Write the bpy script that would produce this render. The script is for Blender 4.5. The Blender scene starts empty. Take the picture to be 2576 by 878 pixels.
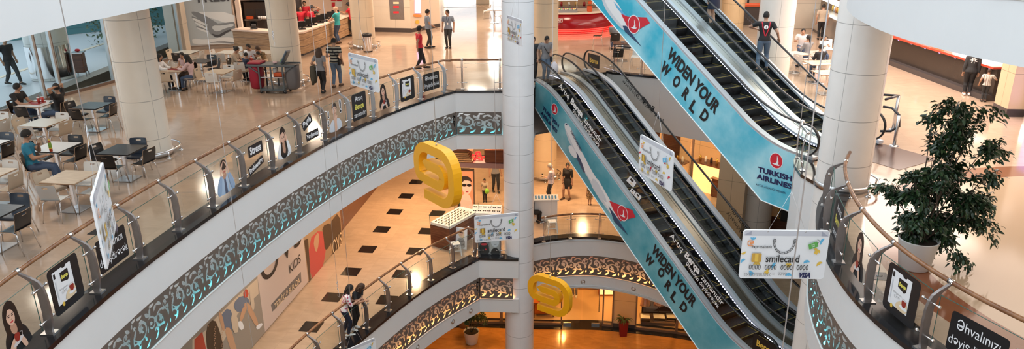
import bpy, bmesh, math, random
import numpy as np
from math import sin, cos, pi, radians, atan2, hypot, sqrt
from mathutils import Vector, Matrix
from mathutils.geometry import delaunay_2d_cdt, tessellate_polygon
random.seed(7)
S = bpy.context.scene
COL = S.collection
V = Vector

# ------------------------------------------------------------------ camera
CAMZ, FPX, PITCH, ROLL = 6.0, 1862.0, radians(19.6), radians(-0.48)
ZA, ZB, ZC, ZU = 0.0, -5.6, -11.2, 6.3        # the floors: food court, level below, ground, level above
FW = V((0, cos(PITCH), -sin(PITCH)))
R0 = V((1, 0, 0)); U0 = R0.cross(FW)
RR = R0 * cos(ROLL) + U0 * sin(ROLL)
UU = U0 * cos(ROLL) - R0 * sin(ROLL)
CAM = V((0, 0, CAMZ))
def at(x, y, z):
    "the point of the horizontal plane z seen at photo position x, y"
    d = RR * ((x - 1288) / FPX) - UU * ((y - 439) / FPX) + FW
    return CAM + d * ((z - CAMZ) / d.z)
def atY(x, y, Y):
    d = RR * ((x - 1288) / FPX) - UU * ((y - 439) / FPX) + FW
    return CAM + d * (Y / d.y)
cd = bpy.data.cameras.new('camera'); camo = bpy.data.objects.new('camera', cd); COL.objects.link(camo)
cd.sensor_width = 36; cd.lens = 36 * FPX / 2576; cd.clip_end = 400; cd.clip_start = .05
camo.matrix_world = Matrix(((RR.x, UU.x, -FW.x, 0), (RR.y, UU.y, -FW.y, 0), (RR.z, UU.z, -FW.z, CAMZ), (0, 0, 0, 1)))
S.camera = camo

# ------------------------------------------------------------------ materials
MATS = {}
def nodes(name):
    m = bpy.data.materials.new(name); m.use_nodes = True
    nt = m.node_tree; b = nt.nodes['Principled BSDF']; MATS[name] = m
    return m, nt, b
def mat(name, col, rough=.5, metal=0, emit=None, es=0, alpha=None, trans=0, spec=None, noise=None, coat=0):
    if name in MATS: return MATS[name]
    m, nt, b = nodes(name)
    c = (*col, 1) if len(col) == 3 else col
    b.inputs['Base Color'].default_value = c
    b.inputs['Roughness'].default_value = rough; b.inputs['Metallic'].default_value = metal
    if emit: b.inputs['Emission Color'].default_value = (*emit, 1); b.inputs['Emission Strength'].default_value = es
    if trans: b.inputs['Transmission Weight'].default_value = trans
    if coat: b.inputs['Coat Weight'].default_value = coat
    if spec is not None: b.inputs['Specular IOR Level'].default_value = spec
    if noise:                                   # (scale, amount): gentle wear in the colour
        sc, am = noise
        tc = nt.nodes.new('ShaderNodeTexCoord'); n = nt.nodes.new('ShaderNodeTexNoise'); n.inputs['Scale'].default_value = sc
        n.inputs['Detail'].default_value = 5
        mx = nt.nodes.new('ShaderNodeMix'); mx.data_type = 'RGBA'
        mx.inputs[6].default_value = tuple(max(0, v * (1 - am)) for v in c[:3]) + (1,)
        mx.inputs[7].default_value = tuple(min(1, v * (1 + am)) for v in c[:3]) + (1,)
        nt.links.new(tc.outputs['Object'], n.inputs['Vector']); nt.links.new(n.outputs['Fac'], mx.inputs[0])
        nt.links.new(mx.outputs[2], b.inputs['Base Color'])
    return m
def math_node(nt, op, a, b=None, c=None):
    n = nt.nodes.new('ShaderNodeMath'); n.operation = op
    for i, v in enumerate((a, b, c)):
        if v is None: continue
        if isinstance(v, (int, float)): n.inputs[i].default_value = v
        else: nt.links.new(v, n.inputs[i])
    return n.outputs[0]
def mix_node(nt, fac, a, b):
    n = nt.nodes.new('ShaderNodeMix'); n.data_type = 'RGBA'
    for i, v in ((0, fac), (6, a), (7, b)):
        if isinstance(v, (int, float)): n.inputs[i].default_value = v
        elif isinstance(v, tuple): n.inputs[i].default_value = v if len(v) == 4 else (*v, 1)
        else: nt.links.new(v, n.inputs[i])
    return n.outputs[2]
GA = radians(-8)                                # the building's grid is turned by this
UX, VX = V((cos(GA), sin(GA), 0)), V((-sin(GA), cos(GA), 0))
def stone_floor(name, col, rough, tile, ring=None, diamonds=None, vein=.25, joint=.86):
    "polished stone slabs laid on the grid; optional inlaid ring or dark inlaid squares"
    m, nt, b = nodes(name)
    L = nt.links.new
    tc = nt.nodes.new('ShaderNodeTexCoord'); sp = nt.nodes.new('ShaderNodeSeparateXYZ'); L(tc.outputs['Object'], sp.inputs[0])
    X, Y = sp.outputs[0], sp.outputs[1]
    u = math_node(nt, 'ADD', math_node(nt, 'MULTIPLY', X, cos(GA)), math_node(nt, 'MULTIPLY', Y, sin(GA)))
    v = math_node(nt, 'ADD', math_node(nt, 'MULTIPLY', X, -sin(GA)), math_node(nt, 'MULTIPLY', Y, cos(GA)))
    cb = nt.nodes.new('ShaderNodeCombineXYZ'); L(u, cb.inputs[0]); L(v, cb.inputs[1])
    br = nt.nodes.new('ShaderNodeTexBrick'); br.offset = 0; br.inputs['Scale'].default_value = 1
    br.inputs['Brick Width'].default_value = tile; br.inputs['Row Height'].default_value = tile
    br.inputs['Mortar Size'].default_value = .004; br.inputs['Mortar Smooth'].default_value = 0
    c = V(col)
    br.inputs['Color1'].default_value = (*(c * .96), 1); br.inputs['Color2'].default_value = (*(c * 1.03), 1)
    br.inputs['Mortar'].default_value = (*(c * joint), 1); L(cb.outputs[0], br.inputs['Vector'])
    n = nt.nodes.new('ShaderNodeTexNoise'); n.inputs['Scale'].default_value = 1.3; n.inputs['Detail'].default_value = 8
    n.inputs['Roughness'].default_value = .65; n.inputs['Distortion'].default_value = 1.2
    mp = nt.nodes.new('ShaderNodeMapping'); mp.inputs['Scale'].default_value = (1, 2.2, 1); L(cb.outputs[0], mp.inputs[0]); L(mp.outputs[0], n.inputs['Vector'])
    hs = nt.nodes.new('ShaderNodeHueSaturation'); L(br.outputs['Color'], hs.inputs['Color'])
    L(math_node(nt, 'MULTIPLY_ADD', n.outputs['Fac'], vein * 2, 1 - vein), hs.inputs['Value'])
    out = hs.outputs[0]
    if ring:
        for cx, cy, r0, r1, rc in ring:
            dx = math_node(nt, 'SUBTRACT', X, cx); dy = math_node(nt, 'SUBTRACT', Y, cy)
            d = math_node(nt, 'SQRT', math_node(nt, 'ADD', math_node(nt, 'MULTIPLY', dx, dx), math_node(nt, 'MULTIPLY', dy, dy)))
            f = math_node(nt, 'MULTIPLY', math_node(nt, 'GREATER_THAN', d, r0), math_node(nt, 'LESS_THAN', d, r1))
            out = mix_node(nt, f, out, rc)
    if diamonds:
        u0, v0, pu, pv, s, dc = diamonds
        fu = math_node(nt, 'ABSOLUTE', math_node(nt, 'SUBTRACT', math_node(nt, 'FLOORED_MODULO', math_node(nt, 'SUBTRACT', u, u0 - pu / 2), pu), pu / 2))
        fv = math_node(nt, 'ABSOLUTE', math_node(nt, 'SUBTRACT', math_node(nt, 'FLOORED_MODULO', math_node(nt, 'SUBTRACT', v, v0 - pv / 2), pv), pv / 2))
        f = math_node(nt, 'MULTIPLY', math_node(nt, 'LESS_THAN', fu, s / 2), math_node(nt, 'LESS_THAN', fv, s / 2))
        out = mix_node(nt, f, out, dc)
    L(out, b.inputs['Base Color']); b.inputs['Roughness'].default_value = rough
    n2 = nt.nodes.new('ShaderNodeTexNoise'); n2.inputs['Scale'].default_value = .8; L(cb.outputs[0], n2.inputs['Vector'])
    L(math_node(nt, 'MULTIPLY_ADD', n2.outputs['Fac'], .12, rough - .05), b.inputs['Roughness'])
    return m
def clad(name, col, hz, z0, seams=None, rough=.35):
    "stone cladding with thin dark joints every hz metres of height, and upright joints at given angles round the object's axis or every w metres along x"
    m, nt, b = nodes(name); L = nt.links.new
    tc = nt.nodes.new('ShaderNodeTexCoord'); sp = nt.nodes.new('ShaderNodeSeparateXYZ'); L(tc.outputs['Object'], sp.inputs[0])
    fz = math_node(nt, 'FLOORED_MODULO', math_node(nt, 'SUBTRACT', sp.outputs[2], z0), hz)
    f = math_node(nt, 'LESS_THAN', fz, .014)
    if seams and seams[0] == 'angle':
        a = math_node(nt, 'ARCTAN2', sp.outputs[1], sp.outputs[0])
        fa = math_node(nt, 'FLOORED_MODULO', math_node(nt, 'SUBTRACT', a, seams[1]), pi / 2)
        f = math_node(nt, 'MAXIMUM', f, math_node(nt, 'LESS_THAN', fa, .016))
    elif seams:
        fa = math_node(nt, 'FLOORED_MODULO', sp.outputs[0], seams[1])
        f = math_node(nt, 'MAXIMUM', f, math_node(nt, 'LESS_THAN', fa, .014))
    n = nt.nodes.new('ShaderNodeTexNoise'); n.inputs['Scale'].default_value = 2.5; n.inputs['Detail'].default_value = 8
    L(tc.outputs['Object'], n.inputs['Vector'])
    c = V(col)
    base = mix_node(nt, n.outputs['Fac'], tuple(c * .92), tuple(c * 1.05))
    L(mix_node(nt, f, base, tuple(c * .45)), b.inputs['Base Color']); b.inputs['Roughness'].default_value = rough
    return m
def wood(name, c1, c2, scale=(1, 14, 14), rough=.4):
    m, nt, b = nodes(name); L = nt.links.new
    tc = nt.nodes.new('ShaderNodeTexCoord'); mp = nt.nodes.new('ShaderNodeMapping'); mp.inputs['Scale'].default_value = scale
    n = nt.nodes.new('ShaderNodeTexNoise'); n.inputs['Scale'].default_value = 2; n.inputs['Detail'].default_value = 6
    L(tc.outputs['Object'], mp.inputs[0]); L(mp.outputs[0], n.inputs['Vector'])
    r = nt.nodes.new('ShaderNodeValToRGB'); r.color_ramp.elements[0].color = (*c1, 1); r.color_ramp.elements[1].color = (*c2, 1)
    r.color_ramp.elements[0].position = .3; r.color_ramp.elements[1].position = .7
    L(n.outputs['Fac'], r.inputs[0]); L(r.outputs[0], b.inputs['Base Color']); b.inputs['Roughness'].default_value = rough
    return m
def glass_mat(name, tint=(.93, .97, .95), rough=0, gloss=.09):
    "thin pane: mostly straight through, part mirror"
    m = bpy.data.materials.new(name); m.use_nodes = True; nt = m.node_tree; MATS[name] = m
    nt.nodes.clear(); L = nt.links.new
    o = nt.nodes.new('ShaderNodeOutputMaterial'); mx = nt.nodes.new('ShaderNodeMixShader')
    t = nt.nodes.new('ShaderNodeBsdfTransparent'); t.inputs[0].default_value = (*tint, 1)
    g = nt.nodes.new('ShaderNodeBsdfGlossy'); g.inputs['Roughness'].default_value = rough; g.inputs[0].default_value = (.45, .48, .48, 1)
    lw = nt.nodes.new('ShaderNodeLayerWeight'); lw.inputs[0].default_value = .25
    L(math_node(nt, 'MULTIPLY_ADD', lw.outputs['Fresnel'], .16, gloss * .22), mx.inputs[0])
    L(t.outputs[0], mx.inputs[1]); L(g.outputs[0], mx.inputs[2]); L(mx.outputs[0], o.inputs[0])
    return m
def M(n): return MATS[n]

# ------------------------------------------------------------------ mesh builder
class MB:
    "collects shapes, then links them as ONE mesh object"
    def __init__(s): s.v = []; s.f = []; s.m = []; s.mats = []; s.sm = []
    def mi(s, m):
        if isinstance(m, str): m = MATS[m]
        if m not in s.mats: s.mats.append(m)
        return s.mats.index(m)
    def add(s, vs, fs, m, smooth=False):
        o = len(s.v); s.v += [V(v) for v in vs]; i = s.mi(m)
        for f in fs: s.f.append([o + k for k in f]); s.m.append(i); s.sm.append(smooth)
        return s
    def box(s, c, size, m, rot=0, bevel=0, R=None):
        c = V(c); x, y, z = [q / 2 for q in size]
        R = R or Matrix.Rotation(rot, 3, 'Z')
        if bevel:
            b = min(bevel, x * .9, y * .9, z * .9); vs = []; key = {}
            for sx in (-1, 1):
                for sy in (-1, 1):
                    for sz in (-1, 1):
                        for k, (ax, ay, az) in enumerate(((0, b, b), (b, 0, b), (b, b, 0))):
                            key[sx, sy, sz, k] = len(vs); vs.append(c + R @ V((sx * (x - ax), sy * (y - ay), sz * (z - az))))
            fs = []
            K = lambda a, b_, c_, k: key[a, b_, c_, k]
            for q in (-1, 1):
                fs.append([K(q, -1, -1, 0), K(q, 1, -1, 0), K(q, 1, 1, 0), K(q, -1, 1, 0)])
                fs.append([K(-1, q, -1, 1), K(1, q, -1, 1), K(1, q, 1, 1), K(-1, q, 1, 1)])
                fs.append([K(-1, -1, q, 2), K(1, -1, q, 2), K(1, 1, q, 2), K(-1, 1, q, 2)])
                for r in (-1, 1):
                    fs.append([K(q, r, -1, 0), K(q, r, 1, 0), K(q, r, 1, 1), K(q, r, -1, 1)])
                    fs.append([K(q, -1, r, 0), K(q, 1, r, 0), K(q, 1, r, 2), K(q, -1, r, 2)])
                    fs.append([K(-1, q, r, 1), K(1, q, r, 1), K(1, q, r, 2), K(-1, q, r, 2)])
                    for t in (-1, 1): fs.append([K(q, r, t, 0), K(q, r, t, 1), K(q, r, t, 2)])
            return s.add(vs, fs, m)
        vs = [c + R @ V((a * x, b * y, d * z)) for a in (-1, 1) for b in (-1, 1) for d in (-1, 1)]
        return s.add(vs, [(0, 1, 3, 2), (4, 6, 7, 5), (0, 4, 5, 1), (2, 3, 7, 6), (0, 2, 6, 4), (1, 5, 7, 3)], m)
    def beam(s, a, b, w, h, m, up=(0, 0, 1)):
        a, b = V(a), V(b); d = (b - a); l = d.length; d.normalize(); u = V(up)
        if abs(d.dot(u)) > .98: u = V((0, 1, 0))
        x = d.cross(u).normalized(); y = x.cross(d)
        R = Matrix((x, d, y)).transposed()
        return s.box((a + b) / 2, (w, l, h), m, R=R)
    def tube(s, pts, r, m, n=8, closed=False, cap=True, smooth=True):
        pts = [V(p) for p in pts]; N = len(pts)
        rs = r if isinstance(r, (list, tuple)) else [r] * N
        vs = []; prev = None
        for i, p in enumerate(pts):
            if closed: d = pts[(i + 1) % N] - pts[i - 1]
            else: d = pts[min(i + 1, N - 1)] - pts[max(i - 1, 0)]
            if d.length < 1e-9: d = V((0, 0, 1))
            d.normalize()
            if prev is None:
                u = V((0, 0, 1)) if abs(d.z) < .9 else V((0, 1, 0)); x = d.cross(u).normalized()
            else:
                x = prev - d * prev.dot(d)
                x = x.normalized() if x.length > 1e-6 else d.orthogonal().normalized()
            prev = x; y = d.cross(x)
            for k in range(n):
                a = 2 * pi * k / n; vs.append(p + (x * cos(a) + y * sin(a)) * rs[i])
        fs = []
        for i in range(N if closed else N - 1):
            j = (i + 1) % N
            for k in range(n): l = (k + 1) % n; fs.append((i * n + k, i * n + l, j * n + l, j * n + k))
        if cap and not closed: fs += [tuple(range(n - 1, -1, -1)), tuple(range((N - 1) * n, N * n))]
        return s.add(vs, fs, m, smooth)
    def lathe(s, prof, m, c=(0, 0, 0), n=24, smooth=True, a0=0, a1=2 * pi, R=None):
        c = V(c); full = abs(a1 - a0 - 2 * pi) < 1e-6; k = n if full else n + 1; vs = []
        for r, z in prof:
            for i in range(k):
                a = a0 + (a1 - a0) * i / n; q = V((r * cos(a), r * sin(a), z)); vs.append(c + (R @ q if R else q))
        fs = []
        for j in range(len(prof) - 1):
            for i in range(n):
                l = (i + 1) % k; fs.append((j * k + i, j * k + l, (j + 1) * k + l, (j + 1) * k + i))
        return s.add(vs, fs, m, smooth)
    def disc(s, c, r, m, n=24, R=None):
        c = V(c); vs = []
        for i in range(n):
            q = V((r * cos(2 * pi * i / n), r * sin(2 * pi * i / n), 0)); vs.append(c + (R @ q if R else q))
        return s.add(vs, [tuple(range(n))], m)
    def ball(s, c, r, m, n=10, k=6, R=None):
        c = V(c); rx = r if isinstance(r, (tuple, list)) else (r, r, r); vs = []; fs = []
        for j in range(k + 1):
            t = pi * j / k
            for i in range(n):
                q = V((rx[0] * sin(t) * cos(2 * pi * i / n), rx[1] * sin(t) * sin(2 * pi * i / n), rx[2] * cos(t))); vs.append(c + (R @ q if R else q))
        for j in range(k):
            for i in range(n): l = (i + 1) % n; fs.append((j * n + i, (j + 1) * n + i, (j + 1) * n + l, j * n + l))
        return s.add(vs, fs, m, True)
    def prism(s, poly, O, X, Y, d, m, msides=None):
        "flat outline poly (2-D) in the plane O + x X + y Y, given thickness by the vector d"
        O, X, Y, d = V(O), V(X), V(Y), V(d); n = len(poly)
        P = [O + X * p[0] + Y * p[1] for p in poly]
        tri = tessellate_polygon([[V((p[0], p[1], 0)) for p in poly]])
        s.add(P + [p + d for p in P], [tuple(t) for t in tri] + [tuple(i + n for i in reversed(t)) for t in tri], m)
        return s.add(P + [p + d for p in P], [(i, (i + 1) % n, n + (i + 1) % n, n + i) for i in range(n)], msides or m)
    def flat(s, poly, O, X, Y, m):
        O, X, Y = V(O), V(X), V(Y)
        tri = tessellate_polygon([[V((p[0], p[1], 0)) for p in poly]])
        return s.add([O + X * p[0] + Y * p[1] for p in poly], [tuple(t) for t in tri], m)
    def strip(s, A, B, m, smooth=False):
        n = len(A); return s.add(list(A) + list(B), [(i, i + 1, n + i + 1, n + i) for i in range(n - 1)], m, smooth)
    def sweep(s, rings, m, closed_sec=True, cap=True, smooth=False):
        k = len(rings[0]); vs = [p for r in rings for p in r]; fs = []
        for j in range(len(rings) - 1):
            for i in range(k if closed_sec else k - 1):
                l = (i + 1) % k; fs.append((j * k + i, j * k + l, (j + 1) * k + l, (j + 1) * k + i))
        if cap and closed_sec: fs += [tuple(range(k - 1, -1, -1)), tuple(range((len(rings) - 1) * k, len(rings) * k))]
        return s.add(vs, fs, m, smooth)
    def mesh(s, mesh_, mtx, m):
        "append another mesh"
        mx = mtx; s.add([mx @ v.co for v in mesh_.vertices], [tuple(p.vertices) for p in mesh_.polygons], m); return s
    def data(s, name):
        me = bpy.data.meshes.new(name); me.from_pydata([tuple(v) for v in s.v], [], s.f)
        for m in s.mats: me.materials.append(m)
        me.polygons.foreach_set('material_index', s.m); me.polygons.foreach_set('use_smooth', s.sm)
        bm = bmesh.new(); bm.from_mesh(me); bmesh.ops.recalc_face_normals(bm, faces=bm.faces); bm.to_mesh(me); bm.free()
        me.update(); return me
    def build(s, name, parent=None, label=None):
        o = bpy.data.objects.new(name, s.data(name)); COL.objects.link(o)
        if parent: o.parent = parent
        if label: o['label'] = label
        return o
def rrect(w, h, r, n=4, cx=0, cy=0):
    P = []
    for sx, sy, a in ((1, 1, 0), (-1, 1, 90), (-1, -1, 180), (1, -1, 270)):
        for i in range(n + 1):
            t = radians(a + 90 * i / n); P.append((cx + sx * (w / 2 - r) + r * cos(t), cy + sy * (h / 2 - r) + r * sin(t)))
    return P
def circle(r, n=20, cx=0, cy=0, sy=1): return [(cx + r * cos(2 * pi * i / n), cy + r * sy * sin(2 * pi * i / n)) for i in range(n)]
def tag(o, label, cat, group=None, kind=None):
    o['label'] = label; o['category'] = cat
    if group: o['group'] = group
    if kind: o['kind'] = kind
    return o
def thing(name, label, cat, loc=(0, 0, 0), rz=0, group=None):
    o = bpy.data.objects.new(name, None); COL.objects.link(o); o.location = loc; o.rotation_euler = (0, 0, rz)
    o.empty_display_size = .1
    return tag(o, label, cat, group)
def struct(o): o['kind'] = 'structure'; return o
def copy_tree(o, parent=None):
    c = o.copy(); COL.objects.link(c)
    if parent: c.parent = parent
    for ch in [x for x in KIDS(o)]: copy_tree(ch, c)
    return c
def KIDS(o): return list(o.children)
def put(o, loc, rz, label=None, group=None):
    o.location = loc; o.rotation_euler = (0, 0, rz)
    if label: o['label'] = label
    if group: o['group'] = group
    return o

# lettering: the built-in face turned into flat mesh outlines
def text_data(body, size, m, bold=0, depth=.002, italic=0, align='CENTER', space=1, xs=1):
    c = bpy.data.curves.new('lettering', 'FONT'); c.body = body; c.size = size; c.align_x = align; c.align_y = 'CENTER'
    c.extrude = depth; c.offset = bold; c.shear = italic; c.space_character = space; c.resolution_u = 3 if size < .5 else 7
    o = bpy.data.objects.new('lettering', c); COL.objects.link(o)
    bpy.context.view_layer.update()
    me = bpy.data.meshes.new_from_object(o.evaluated_get(bpy.context.evaluated_depsgraph_get()))
    bpy.data.objects.remove(o); bpy.data.curves.remove(c)
    if xs != 1:
        for v in me.vertices: v.co.x *= xs
    me.materials.clear(); me.materials.append(MATS[m] if isinstance(m, str) else m); me.name = 'lettering'
    return me
def frame(O, X, Y):
    X = V(X).normalized(); Y = V(Y).normalized(); Z = X.cross(Y).normalized(); O = V(O)
    return Matrix(((X.x, Y.x, Z.x, O.x), (X.y, Y.y, Z.y, O.y), (X.z, Y.z, Z.z, O.z), (0, 0, 0, 1)))
def text(body, size, m, O, X, Y, parent=None, name='lettering', pick=None, **k):
    "lettering standing in the plane O, X, Y of the parent's own frame"
    me = text_data(body, size, m, **k)
    o = bpy.data.objects.new(name, me); COL.objects.link(o)
    if parent: o.parent = parent
    o.matrix_local = frame(O, X, Y)
    return o
def texts(items, name, parent=None):
    "several lines of lettering in one mesh: (body, size, material, O, X, Y, options)"
    b = MB()
    for body, size, m, O, X, Y, k in items:
        me = text_data(body, size, m, **k); b.mesh(me, frame(O, X, Y), m); bpy.data.meshes.remove(me)
    return b.build(name, parent)
# ------------------------------------------------------------------ shared materials
mat('white_paint', (.72, .74, .75), .55, noise=(1.5, .03)); mat('cavity_white', (.8, .8, .8), .6)
mat('white_gloss', (.8, .8, .79), .25); mat('black_granite', (.012, .012, .014), .12, noise=(60, .4))
mat('panel_brown', (.135, .115, .1), .45, noise=(3, .1)); mat('steel', (.55, .55, .56), .28, 1); mat('chrome', (.75, .75, .76), .12, 1)
mat('post_bronze', (.28, .25, .24), .4, .75, noise=(8, .2)); mat('post_silver', (.5, .51, .54), .35, .8); mat('dark_metal', (.05, .05, .055), .35, .6)
mat('black', (.008, .008, .009), .4); mat('black_gloss', (.01, .01, .011), .12); mat('rubber', (.012, .012, .013), .5)
mat('white', (.85, .85, .86), .4); mat('white_letter', (.88, .88, .88), .5); mat('black_letter', (.01, .01, .012), .5)
mat('yellow_line', (.6, .42, .06), .5); mat('red', (.55, .012, .03), .45); mat('red_gloss', (.28, .004, .01), .15)
mat('gold', (.75, .5, .12), .25, .8); mat('grey', (.3, .3, .31), .5); mat('dark_grey', (.07, .07, .075), .5); mat('beige', (.62, .5, .36), .5)
mat('skin_light', (.6, .36, .25), .5); mat('skin_tan', (.42, .235, .15), .5); mat('hair_black', (.009, .007, .006), .7); mat('hair_brown', (.05, .024, .012), .65)
mat('hair_grey', (.35, .33, .31), .6); mat('lip', (.4, .12, .1), .5); mat('eye_white', (.8, .8, .78), .3)
wood('rail_wood', (.16, .06, .025), (.34, .16, .07), (3, 3, 3), .22); wood('counter_wood', (.26, .15, .075), (.5, .33, .19), (1, 1, 12), .45)
wood('brown_wood', (.07, .022, .012), (.15, .055, .028), (1, 1, 10), .25); wood('top_beige', (.5, .4, .29), (.66, .55, .42), (2, 12, 2), .28)
wood('top_black', (.02, .018, .018), (.045, .04, .04), (2, 12, 2), .25); wood('top_blue', (.035, .045, .06), (.07, .085, .1), (2, 14, 2), .3)
glass_mat('glass'); glass_mat('facade_glass', (.8, .93, .95), 0, .12); glass_mat('shop_glass', (.96, .97, .95), 0, .1); glass_mat('case_glass', (.95, .98, .97), 0, .08)
mat('glass_edge', (.05, .13, .11), .2)
stone_floor('floor_food', (.5, .36, .26), .1, .9, ring=[(12.5, 11.2, 5.25, 5.95, (.24, .085, .04)), (12.5, 11.2, 0, 5.25, (.52, .38, .26))])
stone_floor('floor_below', (.5, .36, .245), .14, .575, diamonds=None)
stone_floor('floor_ground', (.42, .2, .055), .12, .8, vein=.5)
mat('terrace', (.62, .62, .66), .35)

# ------------------------------------------------------------------ plan curves
class Path:
    def __init__(s, pts):
        s.p = [V((*q[:2], 0)) for q in pts]; s.l = [0]
        for a, b in zip(s.p, s.p[1:]): s.l.append(s.l[-1] + (b - a).length)
        s.L = s.l[-1]
    def pt(s, t):
        t = min(max(t, 0), s.L - 1e-6); i = max(k for k in range(len(s.l)) if s.l[k] <= t); i = min(i, len(s.p) - 2)
        f = (t - s.l[i]) / (s.l[i + 1] - s.l[i]); return s.p[i].lerp(s.p[i + 1], f)
    def tan(s, t):
        e = .12; return (s.pt(t + e) - s.pt(t - e)).normalized()
    def nor(s, t):                       # to the right of travel
        d = s.tan(t); return V((d.y, -d.x, 0))
    def off(s, t, o): return s.pt(t) + s.nor(t) * o
    def near(s, q):
        q = V((*q[:2], 0)); return min((((s.pt(k * s.L / 600) - q).length, k * s.L / 600) for k in range(601)))[1]
def spline(P, n=8):
    P = [V((*p[:2], 0)) for p in P]; Q = [P[0] * 2 - P[1]] + P + [P[-1] * 2 - P[-2]]; out = []
    for i in range(1, len(Q) - 2):
        a, b, c, d = Q[i - 1:i + 3]
        for k in range(n):
            t = k / n; out.append(.5 * ((2 * b) + (c - a) * t + (2 * a - 5 * b + 4 * c - d) * t * t + (3 * b - a - 3 * c + d) * t ** 3))
    return out + [P[-1]]
# post line of the food court's left balcony, then its curb edge 0.22 m towards the atrium
pl = [(-7.02, 9.76), (-6.94, 11.08), (-6.85, 12.4), (-6.66, 13.62), (-6.45, 14.9), (-6.2, 16.18), (-5.89, 17.41), (-5.56, 18.65), (-5.17, 19.87), (-4.73, 21.06), (-4.23, 22.25), (-3.67, 23.37), (-3.04, 24.41), (-2.35, 25.43)]
cf = np.polyfit([p[1] for p in pl], [p[0] for p in pl], 4)
postsL = Path([(float(np.polyval(cf, y)), y) for y in np.linspace(9.2, 25.75, 60)])
nearL = [(-6.3, 3.0), (-6.75, 5.0), (-7.0, 7.2)]
PL_ALL = Path(spline(nearL + [tuple(postsL.pt(0))[:2]], 6)[:-1] + postsL.p)
edgeL = Path([PL_ALL.off(t, .2) for t in np.linspace(.1, PL_ALL.L - .05, 70)])
cornerL = edgeL.p[-1]
edgeL2 = Path([cornerL, V((.2, cornerL.y - .05, 0))])
# right balcony bulges into the atrium
edgeR = Path(spline([(7.1, 15.6), (6.45, 14.45), (5.98, 13.2), (5.68, 11.9), (5.56, 10.5), (5.72, 9.15), (6.15, 7.9), (6.9, 6.6), (8.2, 5.3), (10, 4.3)], 8))
postsR = Path([edgeR.off(t, -.14) for t in np.linspace(0, edgeR.L, 80)])
edgeBL = Path(spline([(-6.3, 8), (-6.1, 12), (-5.45, 15.5), (-4.85, 17.4), (-4.15, 18.95), (-3.4, 20.5), (-2.45, 22.1), (-1.2, 23.68)], 8))
edgeBL2 = Path([edgeBL.p[-1], V((.2, 23.58, 0))])
edgeBF = Path(spline([(.2, 24.72), (.82, 24.98), (1.5, 25.24), (2.3, 25.4), (3.14, 25.36), (4.0, 25.1), (5.0, 24.5), (6.2, 23.3), (7.4, 21.5)], 6))
edgeAF = Path([(3.75, 28.75), (3.95, 28.5), (5.5, 27.65), (8.0, 25.6)])
CEN = (.23, 24.2)

# ------------------------------------------------------------------ floors and ceilings with the atrium cut out
def inside(P, x, y):
    c = False; n = len(P); j = n - 1
    for i in range(n):
        if (P[i][1] > y) != (P[j][1] > y) and x < (P[j][0] - P[i][0]) * (y - P[i][1]) / (P[j][1] - P[i][1]) + P[i][0]: c = not c
        j = i
    return c
def slab(name, outer, holes, z, m, thick=.1, kind='floor'):
    pts, ed = [], []
    for loop in [outer] + holes:
        o = len(pts); n = len(loop); pts += [V((p[0], p[1])) for p in loop]; ed += [(o + i, o + (i + 1) % n) for i in range(n)]
    vs, es, fs, *_ = delaunay_2d_cdt(pts, ed, [], 0, 1e-4)
    b = MB(); keep = []
    for f in fs:
        c = sum((vs[i] for i in f), V((0, 0))) / len(f)
        if inside(outer, c.x, c.y) and not any(inside(h, c.x, c.y) for h in holes): keep.append(f)
    b.add([(v.x, v.y, z) for v in vs], keep, m); b.add([(v.x, v.y, z - thick) for v in vs], [f[::-1] for f in keep], 'white_paint')
    return struct(b.build(name))
hA = [tuple(edgeL.off(t, -.03)[:2]) for t in np.linspace(0, edgeL.L, 40)] + [(.0, cornerL.y), (.75, 25.6), (.9, 27.1), (3.3, 28.6), (3.75, 28.78), (3.95, 28.53), (5.5, 27.68), (7.9, 25.7), (8.35, 24.2), (9.72, 20.9), (9.75, 19.45), (7.3, 18.03), (7.1, 17.5), (6.95, 16.6), (7.1, 15.65)]
hA += [tuple(edgeR.off(t, -.03)[:2]) for t in np.linspace(.1, edgeR.L, 40)] + [(10, -2), (-5.5, -2)]
out = [(-17.4, -3), (30, -3), (30, 64), (-17.4, 64)]
slab('floor_food_court', [(-17.6, -3), (30, -3), (30, 64), (-14.9, 64), (-14.9, 34), (-15.05, 27.6), (-17.6, 20)], [hA], 0, 'floor_food')
hB = [tuple(edgeBL.off(t, -.03)[:2]) for t in np.linspace(0, edgeBL.L, 40)] + [(.2, 23.6), (.25, 24.7)] + [tuple(edgeBF.off(t, .03)[:2]) for t in np.linspace(.1, edgeBF.L, 20)] + [(8.7, 19.6), (9.1, 18.6), (6.6, 17.1), (6.2, 15.6), (5.9, 8), (5.9, -2), (-5.9, -2)]
slab('floor_level_below', [(-18, -3), (30, -3), (30, 50), (-18, 50)], [hB], ZB, 'floor_below')
slab('floor_ground', [(-20, -3), (30, -3), (30, 50), (-20, 50)], [], ZC, 'floor_ground')
slab('ceiling_level_below', [(-18, -3), (30, -3), (30, 50), (-18, 50)], [hA], -2.0, 'white_paint', .06)
slab('ceiling_ground', [(-20, -3), (30, -3), (30, 50), (-20, 50)], [hB], ZB - 2.0, 'white_paint', .06)
hU = [tuple(edgeL.off(t, -.2)[:2]) for t in np.linspace(0, edgeL.L, 30)] + [(-1, 31), (9.5, 31), (10.5, 19), (7.4, 15.5)] + [tuple(edgeR.off(t, -.2)[:2]) for t in np.linspace(.2, edgeR.L, 30)] + [(10, -2), (-5.5, -2)]
slab('ceiling_food_court', [(-16.9, -3), (30, -3), (30, 64), (-16.9, 64)], [hU], 4.45, 'white_paint', .08)
slab('floor_level_above', [(-16.9, -3), (30, -3), (30, 64), (-16.9, 64)], [hU], ZU, 'white_paint', .1)

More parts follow.
